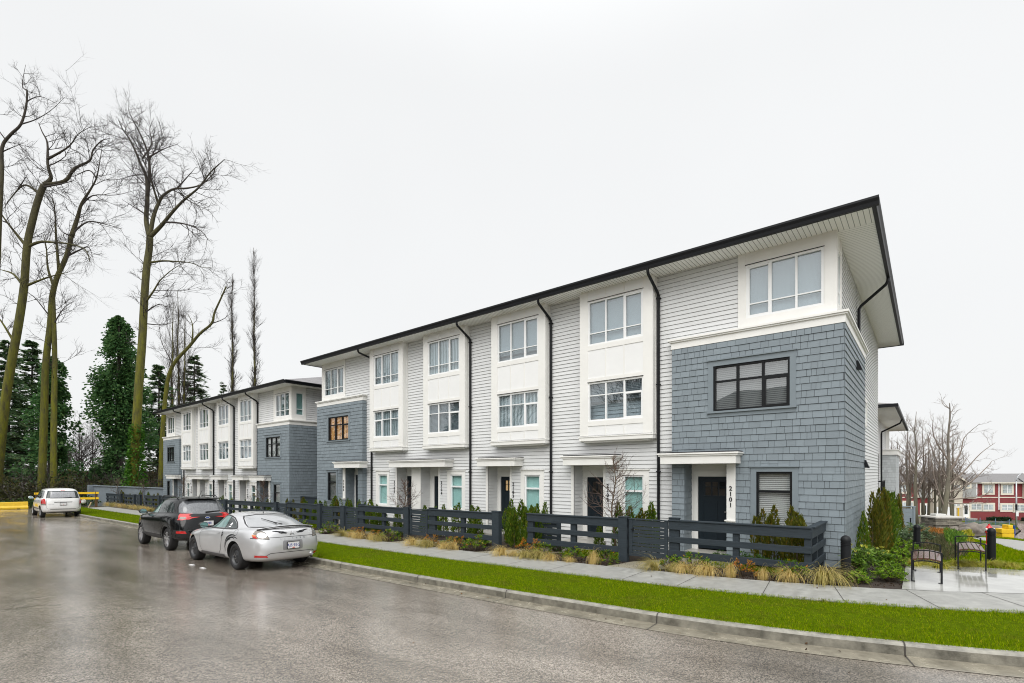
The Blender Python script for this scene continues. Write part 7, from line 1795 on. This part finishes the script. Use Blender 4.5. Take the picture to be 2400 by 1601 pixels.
mb = MB(); hbox(mb, -120, 2900, 540, 1200, -9, -.02); mb.build('core_wall', M_REDS, RH)
sid(M_REDS, 'wall', -120, 700, 535, 1200); sid(M_REDS, 'wall', 1230, 2900, 535, 1200)
sid(M_GSID, 'wall', 500, 690, 535, 775, .5); sid(M_GSID, 'wall', 1230, 1480, 535, 775, .5); sid(M_GSID, 'wall', 2330, 2580, 535, 790, .5)
mb = MB(); hbox(mb, 495, 712, 535, 780, -.02, .47); hbox(mb, 1222, 1490, 535, 795, -.02, .47); hbox(mb, 2320, 2590, 535, 800, -.02, .47); mb.build('bay_core', M_CTRIM, RH)
sid(M_CREAM, 'gable_wall', 725, 1210, 480, 1200, .9); mb = MB(); hbox(mb, 715, 1220, 500, 1200, -.02, .87); mb.add([HP(715, 500, .87), HP(1220, 500, .87), HP(965, 330, .87)], [(0, 1, 2)]); mb.build('gable_core', M_CREAM, RH)
mb = MB(); mb.add([HP(725, 500, .93), HP(1210, 500, .93), HP(965, 340, .93)], [(0, 1, 2)]); mb.build('gable', M_CREAM, RH)
for (a, b) in ((-120, 700), (1490, 1895), (1925, 2320)): mb = MB(); hbox(mb, a, b, 770, 785, 0, .07); mb.build('band', M_CTRIM, RH)
for a in (712, 1210, 1910, 1485, 2320): mb = MB(); hbox(mb, a - 8, a + 8, 540, 990 if a in (1910, 1210) else 790, 0.5 if a not in (1910,) else 0, .60 if a not in (1910,) else .12); mb.build('downspout', M_VINYL, RH)
def hwin(a0, a1, b0, b1, f, cols, name='window'):
    mb = MB(); hbox(mb, a0 - 28, a1 + 28, b0 - 24, b1 + 26, f, f + .06); w = mb.build(name, M_CTRIM, RH)
    g = MB()
    for i in range(cols):
        x0, x1 = lerp(a0, a1, i / cols) + 5, lerp(a0, a1, (i + 1) / cols) - 5; hbox(g, x0, x1, b0 + 5, b1 - 5, f + .06, f + .075)
    g.build('pane', mat('pale house window', (.40, .45, .46), .15, var=.5, vscale=.7, spec=.8), w)
    m = MB(); hbox(m, a0, a1, (b0 + b1) / 2 - 3, (b0 + b1) / 2 + 3, f + .076, f + .09)
    for i in range(1, cols): x = lerp(a0, a1, i / cols); hbox(m, x - 5, x + 5, b0, b1, f + .06, f + .1)
    m.build('glazing_bar', M_VINYL, w)
for q in ((1650, 1810, 560, 705, .05, 2), (1970, 2135, 560, 710, .05, 2), (1435, 1610, 890, 990, .05, 2), (1640, 1815, 895, 992, .05, 2), (1960, 2145, 900, 1000, .05, 2), (2175, 2360, 905, 1010, .05, 2), (1315, 1370, 560, 600, .52, 1), (770, 880, 560, 640, .95, 2), (1030, 1165, 560, 640, .95, 2), (840, 900, 880, 920, .95, 1), (1030, 1165, 885, 925, .95, 2), (180, 320, 560, 690, .05, 2), (580, 640, 560, 600, .52, 1), (170, 430, 860, 960, .05, 3), (2380, 2520, 570, 700, .55, 2)): hwin(*q)
for a0 in (1305, 590): 
    mb = MB(); hbox(mb, a0 - 35, a0 + 115, 875, 1130, 0, .07); d = mb.build('door', M_CTRIM, RH); k = MB(); hbox(k, a0 - 5, a0 + 85, 895, 1120, .07, .10); k.build('door_leaf', M_VINYL, d); k = MB(); hbox(k, a0 + 12, a0 + 66, 915, 1065, .10, .115); k.build('door_glass', M_CGLASS, d)
    s = MB(); hbox(s, a0 - 40, a0 + 130, 1130, 1200, 0, 1.3); s.build('step', M_PORCH, RH)
for a0, a1 in ((860, 980), (1000, 1180)): mb = MB(); hbox(mb, a0 - 90, a1 - 90, 935, 1130, .92, .98); mb.build('garage_door', M_VINYL, RH)
mb = MB(); e = .55
mb.add([HP(-160, 528, e), HP(2950, 528, e), HP(2950, 368, -5), HP(-160, 368, -5), HP(-160, 528, -10), HP(2950, 528, -10)], [(0, 1, 2, 3), (3, 2, 5, 4), (0, 3, 4), (1, 5, 2)]); mb.build('roof', M_HROOF, RH)
mb = MB(); mb.add([HP(640, 545, 1.5), HP(965, 318, 1.5), HP(965, 318, -4.2), HP(640, 545, -.5), HP(1300, 545, 1.5), HP(1300, 545, -.5)], [(0, 1, 2, 3), (1, 4, 5, 2)]); mb.build('gable_roof', M_HROOF, RH)
mb = MB()
for p, q in ((HP(640, 548, 1.5), HP(965, 322, 1.5)), (HP(965, 322, 1.5), HP(1300, 548, 1.5))): mb.bar(p, q, .06, .26)
mb.build('barge_board', M_CTRIM, RH)
mb = MB()
for s_ in ((1480, 528, 1330, 420), (1490, 528, 1640, 528)): pass
mb.add([HP(1215, 520, 1.0), HP(1560, 520, .75), HP(1390, 425, -2.2)], [(0, 1, 2)]); mb.add([HP(2260, 520, 1.0), HP(2640, 520, .75), HP(2450, 430, -2.2)], [(0, 1, 2)]); mb.build('porch_roof', M_HROOF, RH)
mb = MB(); hbox(mb, -160, 640, 520, 536, e, e + .1); hbox(mb, 1300, 2950, 518, 536, e, e + .1); mb.build('gutter', M_CTRIM, RH)
mb = MB(); hbox(mb, 1730, 1760, 350, 372, -5.2, -4.8); mb.build('roof_vent', M_BLACK, RH)
# clipped hedges in front
M_HED = leafmat('clipped hedge', (.008, .028, .010), (.028, .065, .020), .6)
for (a0, a1, b0, b1, f, lab) in ((1520, 1840, 1095, 1185, 3., 'clipped dark hedge under the red house window'), (2110, 2500, 1100, 1190, 3., 'clipped dark hedge behind the street lamp, upper one'), (2090, 2500, 1180, 1300, 6., 'clipped dark hedge behind the street lamp, lower one'), (1240, 1380, 1150, 1200, 4., 'low dark hedge left of the blue safety fence')):
    mb = MB(); rh = random.Random(int(a0)); P = empty('hedge', HP((a0 + a1) / 2, b1, f), lab, 'hedge')
    for _ in range(1500):
        a, b = rh.uniform(a0, a1), rh.uniform(b0, b1 + 10); mb.leaf(Vector(HP(a, b, f + rh.uniform(-.1, .1) + (0 if rh.random() < .7 else -rh.uniform(0, 1)))), rv(rh), .16, .25)
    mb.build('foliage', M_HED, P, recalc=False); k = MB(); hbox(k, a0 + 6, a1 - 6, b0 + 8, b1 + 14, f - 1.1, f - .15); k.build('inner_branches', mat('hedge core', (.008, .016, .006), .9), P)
# rear row of townhouses, seen past the side wall
P = empty('townhouse_block', (-8, 43, -2.2), 'rear row of white townhouses seen past the side wall of house 2101', 'townhouses')
xs_, zs_ = -2.35, 5.45; Sx = side(xs_)
lm = MB(); lap(lm, Sx, 33.6, 51, -2.6, zs_, [(37.3, 39.3, .2, 3.2)], ex=.13); lm.build('lap_siding', M_LAP, P)
k = MB(); k.box(-16, xs_ - .01, 33.6, 51, -2.8, zs_); k.build('wall', MATS['shadow line wall backing'], P)
sm = MB(); shingles(sm, side(-1.55), 41.5, 46.5, -3, 3.2, ex=.17); shingles(sm, front(41.5), xs_, -1.55, -3, 3.2, ex=.17, seed=4); sm.build('shingle_siding', M_SHIN if False else mat('pale grey shingle', (.46, .49, .50), .6, island=.1), P)
k = MB(); k.box(xs_, -1.57, 41.52, 46.5, -3, 3.2); k.build('shingle_wall', M_GSID, P); k = MB(); k.box(xs_, -1.45, 41.4, 46.6, 3.2, 3.5); k.box(xs_, -1.40, 41.35, 46.65, 3.5, 3.56); k.build('cornice', M_WHITE, P)
k = MB(); k.box(xs_ - .3, xs_ + .03, 46.6, 50.9, 3.5, zs_); k.build('corner_bay', M_WHITE, P)
window(P, Sx, 37.3, 39.3, .2, 3.2, 2, 2.3, fm=M_BFRAME, blind='dim')
k = MB()
for i in range(9): k.box(xs_ + .30, xs_ + .33, 37.0 + i * .32, 37.03 + i * .32, .2, 1.5)
for zz in (.2, 1.48): k.box(xs_ + .29, xs_ + .34, 36.9, 39.7, zz, zz + .05)
k.box(xs_, xs_ + .34, 36.9, 36.95, 1.45, 1.5); k.box(xs_, xs_ + .34, 39.65, 39.7, 1.45, 1.5); k.build('balcony_rail', M_BLACK, P)
k = MB(); k.box(xs_, xs_ + .04, 35.2, 37.0, -2.2, -.2); k.build('garage_door', M_DOOR, P)
k = MB(); k.quad((-17, 32.6, zs_), (-1.25, 32.6, zs_), (-1.25, 52, zs_), (-17, 52, zs_)); k.build('soffit', M_WHITE, P)
k = MB(); k.box(-1.25, -1.12, 32.6, 52, zs_ - .02, zs_ + .15); k.box(-17, -1.12, 32.47, 32.6, zs_ - .02, zs_ + .15); k.build('gutter', M_BLACK, P)
k = MB(); k.add([(-17, 32.6, zs_ + .14), (-1.2, 32.6, zs_ + .14), (-1.2, 52, zs_ + .14), (-17, 52, zs_ + .14), (-9, 40, zs_ + 2.2), (-9, 45, zs_ + 2.2)], [(0, 1, 4), (1, 2, 5, 4), (2, 3, 5), (3, 0, 4, 5)]); k.build('roof', M_HROOF, P)
k = MB(); k.tube([(-1.2, 40.6, zs_), (-1.3, 40.65, zs_ - .25), (xs_ + .1, 40.8, zs_ - .75), (xs_ + .08, 40.8, zs_ - .9), (xs_ + .08, 40.8, -2.6)], .05, 8); k.build('downpipe', M_BLACK, P)
# ------------------------------------------------------------ the other side of the street, seen only in the glass and the wet road
for i, (x, y) in enumerate(((-10, -15), (-27, -15.5), (-45, -16))):
    P = empty('house', (x, y, -.4), 'brown house with dark roof across the street, number %s from the corner' % ORD[i], 'house'); mb = MB(); mb.box(x - 6, x + 6, y - 8, y, -.6, 5.8); mb.build('wall', mat('brown stucco', (.16, .13, .10), .8), P)
    mb = MB(); mb.add([(x - 6.6, y - 8.6, 5.7), (x + 6.6, y - 8.6, 5.7), (x + 6.6, y + .6, 5.7), (x - 6.6, y + .6, 5.7), (x - 3, y - 4, 9.2), (x + 3, y - 4, 9.2)], [(0, 1, 5, 4), (1, 2, 5), (2, 3, 4, 5), (3, 0, 4)]); mb.build('roof', mat('dark roof', (.05, .05, .05), .8), P)
    for dx in (-3.5, 2): k = MB(); k.box(x + dx, x + dx + 1.6, y, y + .04, .6, 1.9); k.build('window', M_CGLASS, P)
for i, (x, y, h) in enumerate(((-18, -11.5, 15), (-36, -12, 17), (-54, -11.5, 16), (-52, -25, 20), (-58, -14, 20), (-22, -27, 15), (2, -17, 14), (-66, -10, 20))): small_bare(x, y, h, 'bare_tree', 'bare garden tree across the street, %s of eight from the east' % ORD[i], 90 + i, None, 60, w=.5, rt=.24)
for i, (x, y, h) in enumerate(((-48, -20, 14), (-70, -12, 17), (-76, -22, 18), (-74, -32, 19), (-62, -24, 16), (-84, -14, 20))): conifer(x, y, h, 7, 'dark conifer across the street, %s of six' % ORD[i], 70 + i, .05, 150)
# ------------------------------------------------------------ camera, sky, light
cam = bpy.data.cameras.new('camera'); co = bpy.data.objects.new('camera', cam); COL.objects.link(co); SC.camera = co
cam.sensor_width = 36; cam.lens = 1168.1 / 2400 * 36; cam.shift_y = (1108.5 - 800.5) / 2400; cam.clip_end = 3000; cam.clip_start = .1
co.location = (0, 0, 2.0); co.rotation_euler = (R(90), 0, R(39.736))
W = bpy.data.worlds.new('World'); SC.world = W; W.use_nodes = True
nt = W.node_tree; N = nt.nodes; L = nt.links; bg = N['Background']
sky = N.new('ShaderNodeTexSky'); sky.sky_type = 'NISHITA'; sky.sun_disc = False
EL, AZ = R(47), R(155)      # sun behind cloud, behind the camera and to its left
sky.sun_elevation = EL; sky.sun_rotation = AZ; sky.air_density = 1.5; sky.dust_density = 4
# overcast: a thick white cloud layer over that sky, brighter round the hidden sun and overhead
tc = N.new('ShaderNodeTexCoord')
sd = Vector((math.cos(EL) * math.sin(AZ), math.cos(EL) * math.cos(AZ), math.sin(EL)))
dp = N.new('ShaderNodeVectorMath'); dp.operation = 'DOT_PRODUCT'; L.new(tc.outputs['Generated'], dp.inputs[0]); dp.inputs[1].default_value = sd
mr = N.new('ShaderNodeMapRange'); mr.interpolation_type = 'SMOOTHSTEP'; L.new(dp.outputs['Value'], mr.inputs['Value'])
mr.inputs['From Min'].default_value = .35; mr.inputs['From Max'].default_value = 1.; mr.inputs['To Min'].default_value = SKYLO; mr.inputs['To Max'].default_value = SKYHI
sx = N.new('ShaderNodeSeparateXYZ'); L.new(tc.outputs['Generated'], sx.inputs[0])
zr = N.new('ShaderNodeMapRange'); zr.interpolation_type = 'SMOOTHSTEP'; L.new(sx.outputs['Z'], zr.inputs['Value'])
zr.inputs['From Min'].default_value = .60; zr.inputs['From Max'].default_value = 1.; zr.inputs['To Min'].default_value = 1.; zr.inputs['To Max'].default_value = ZEN
zm = N.new('ShaderNodeMath'); zm.operation = 'MULTIPLY'; L.new(mr.outputs['Result'], zm.inputs[0]); L.new(zr.outputs['Result'], zm.inputs[1])
nz = N.new('ShaderNodeTexNoise'); nz.inputs['Scale'].default_value = 1.6; nz.inputs['Detail'].default_value = 4; L.new(tc.outputs['Generated'], nz.inputs['Vector'])
m2 = N.new('ShaderNodeMapRange'); L.new(nz.outputs['Fac'], m2.inputs['Value']); m2.inputs['To Min'].default_value = .95; m2.inputs['To Max'].default_value = 1.05
ml = N.new('ShaderNodeMath'); ml.operation = 'MULTIPLY'; L.new(zm.outputs[0], ml.inputs[0]); L.new(m2.outputs['Result'], ml.inputs[1])
cc = N.new('ShaderNodeMix'); cc.data_type = 'RGBA'; cc.blend_type = 'MULTIPLY'; cc.inputs['Factor'].default_value = 1
cc.inputs[6].default_value = (.985, .995, 1.0, 1); L.new(ml.outputs[0], cc.inputs[7])
mx = N.new('ShaderNodeMix'); mx.data_type = 'RGBA'; mx.inputs['Factor'].default_value = .96
L.new(sky.outputs['Color'], mx.inputs[6]); 
sc2 = N.new('ShaderNodeVectorMath'); sc2.operation = 'SCALE'; sc2.inputs['Scale'].default_value = 10.; L.new(cc.outputs[2], sc2.inputs[0])
L.new(sc2.outputs[0], mx.inputs[7]); L.new(mx.outputs[2], bg.inputs['Color']); bg.inputs['Strength'].default_value = .10
sl = bpy.data.lights.new('sun', 'SUN'); sl.energy = SUNE; sl.angle = R(50); sl.color = (1, .97, .93)
so = bpy.data.objects.new('sun', sl); COL.objects.link(so)
so.rotation_euler = Vector((-sd.x, -sd.y, -sd.z)).to_track_quat('-Z', 'Y').to_euler()
SC.view_settings.view_transform = 'Standard'; SC.view_settings.look = 'None'; SC.view_settings.gamma = 1; SC.view_settings.exposure = EXPO
SC.view_settings.use_curve_mapping = False
SC.render.engine = 'CYCLES'
SC.cycles.transparent_max_bounces = 20; SC.cycles.max_bounces = 8; SC.cycles.use_denoising = True; SC.cycles.denoiser = 'OPENIMAGEDENOISE'; SC.cycles.denoising_input_passes = 'RGB_ALBEDO_NORMAL'; SC.cycles.denoising_prefilter = 'ACCURATE'; SC.cycles.filter_width = 1.05; SC.cycles.sample_clamp_indirect = 4
SC.cycles.caustics_reflective = False; SC.cycles.caustics_refractive = False
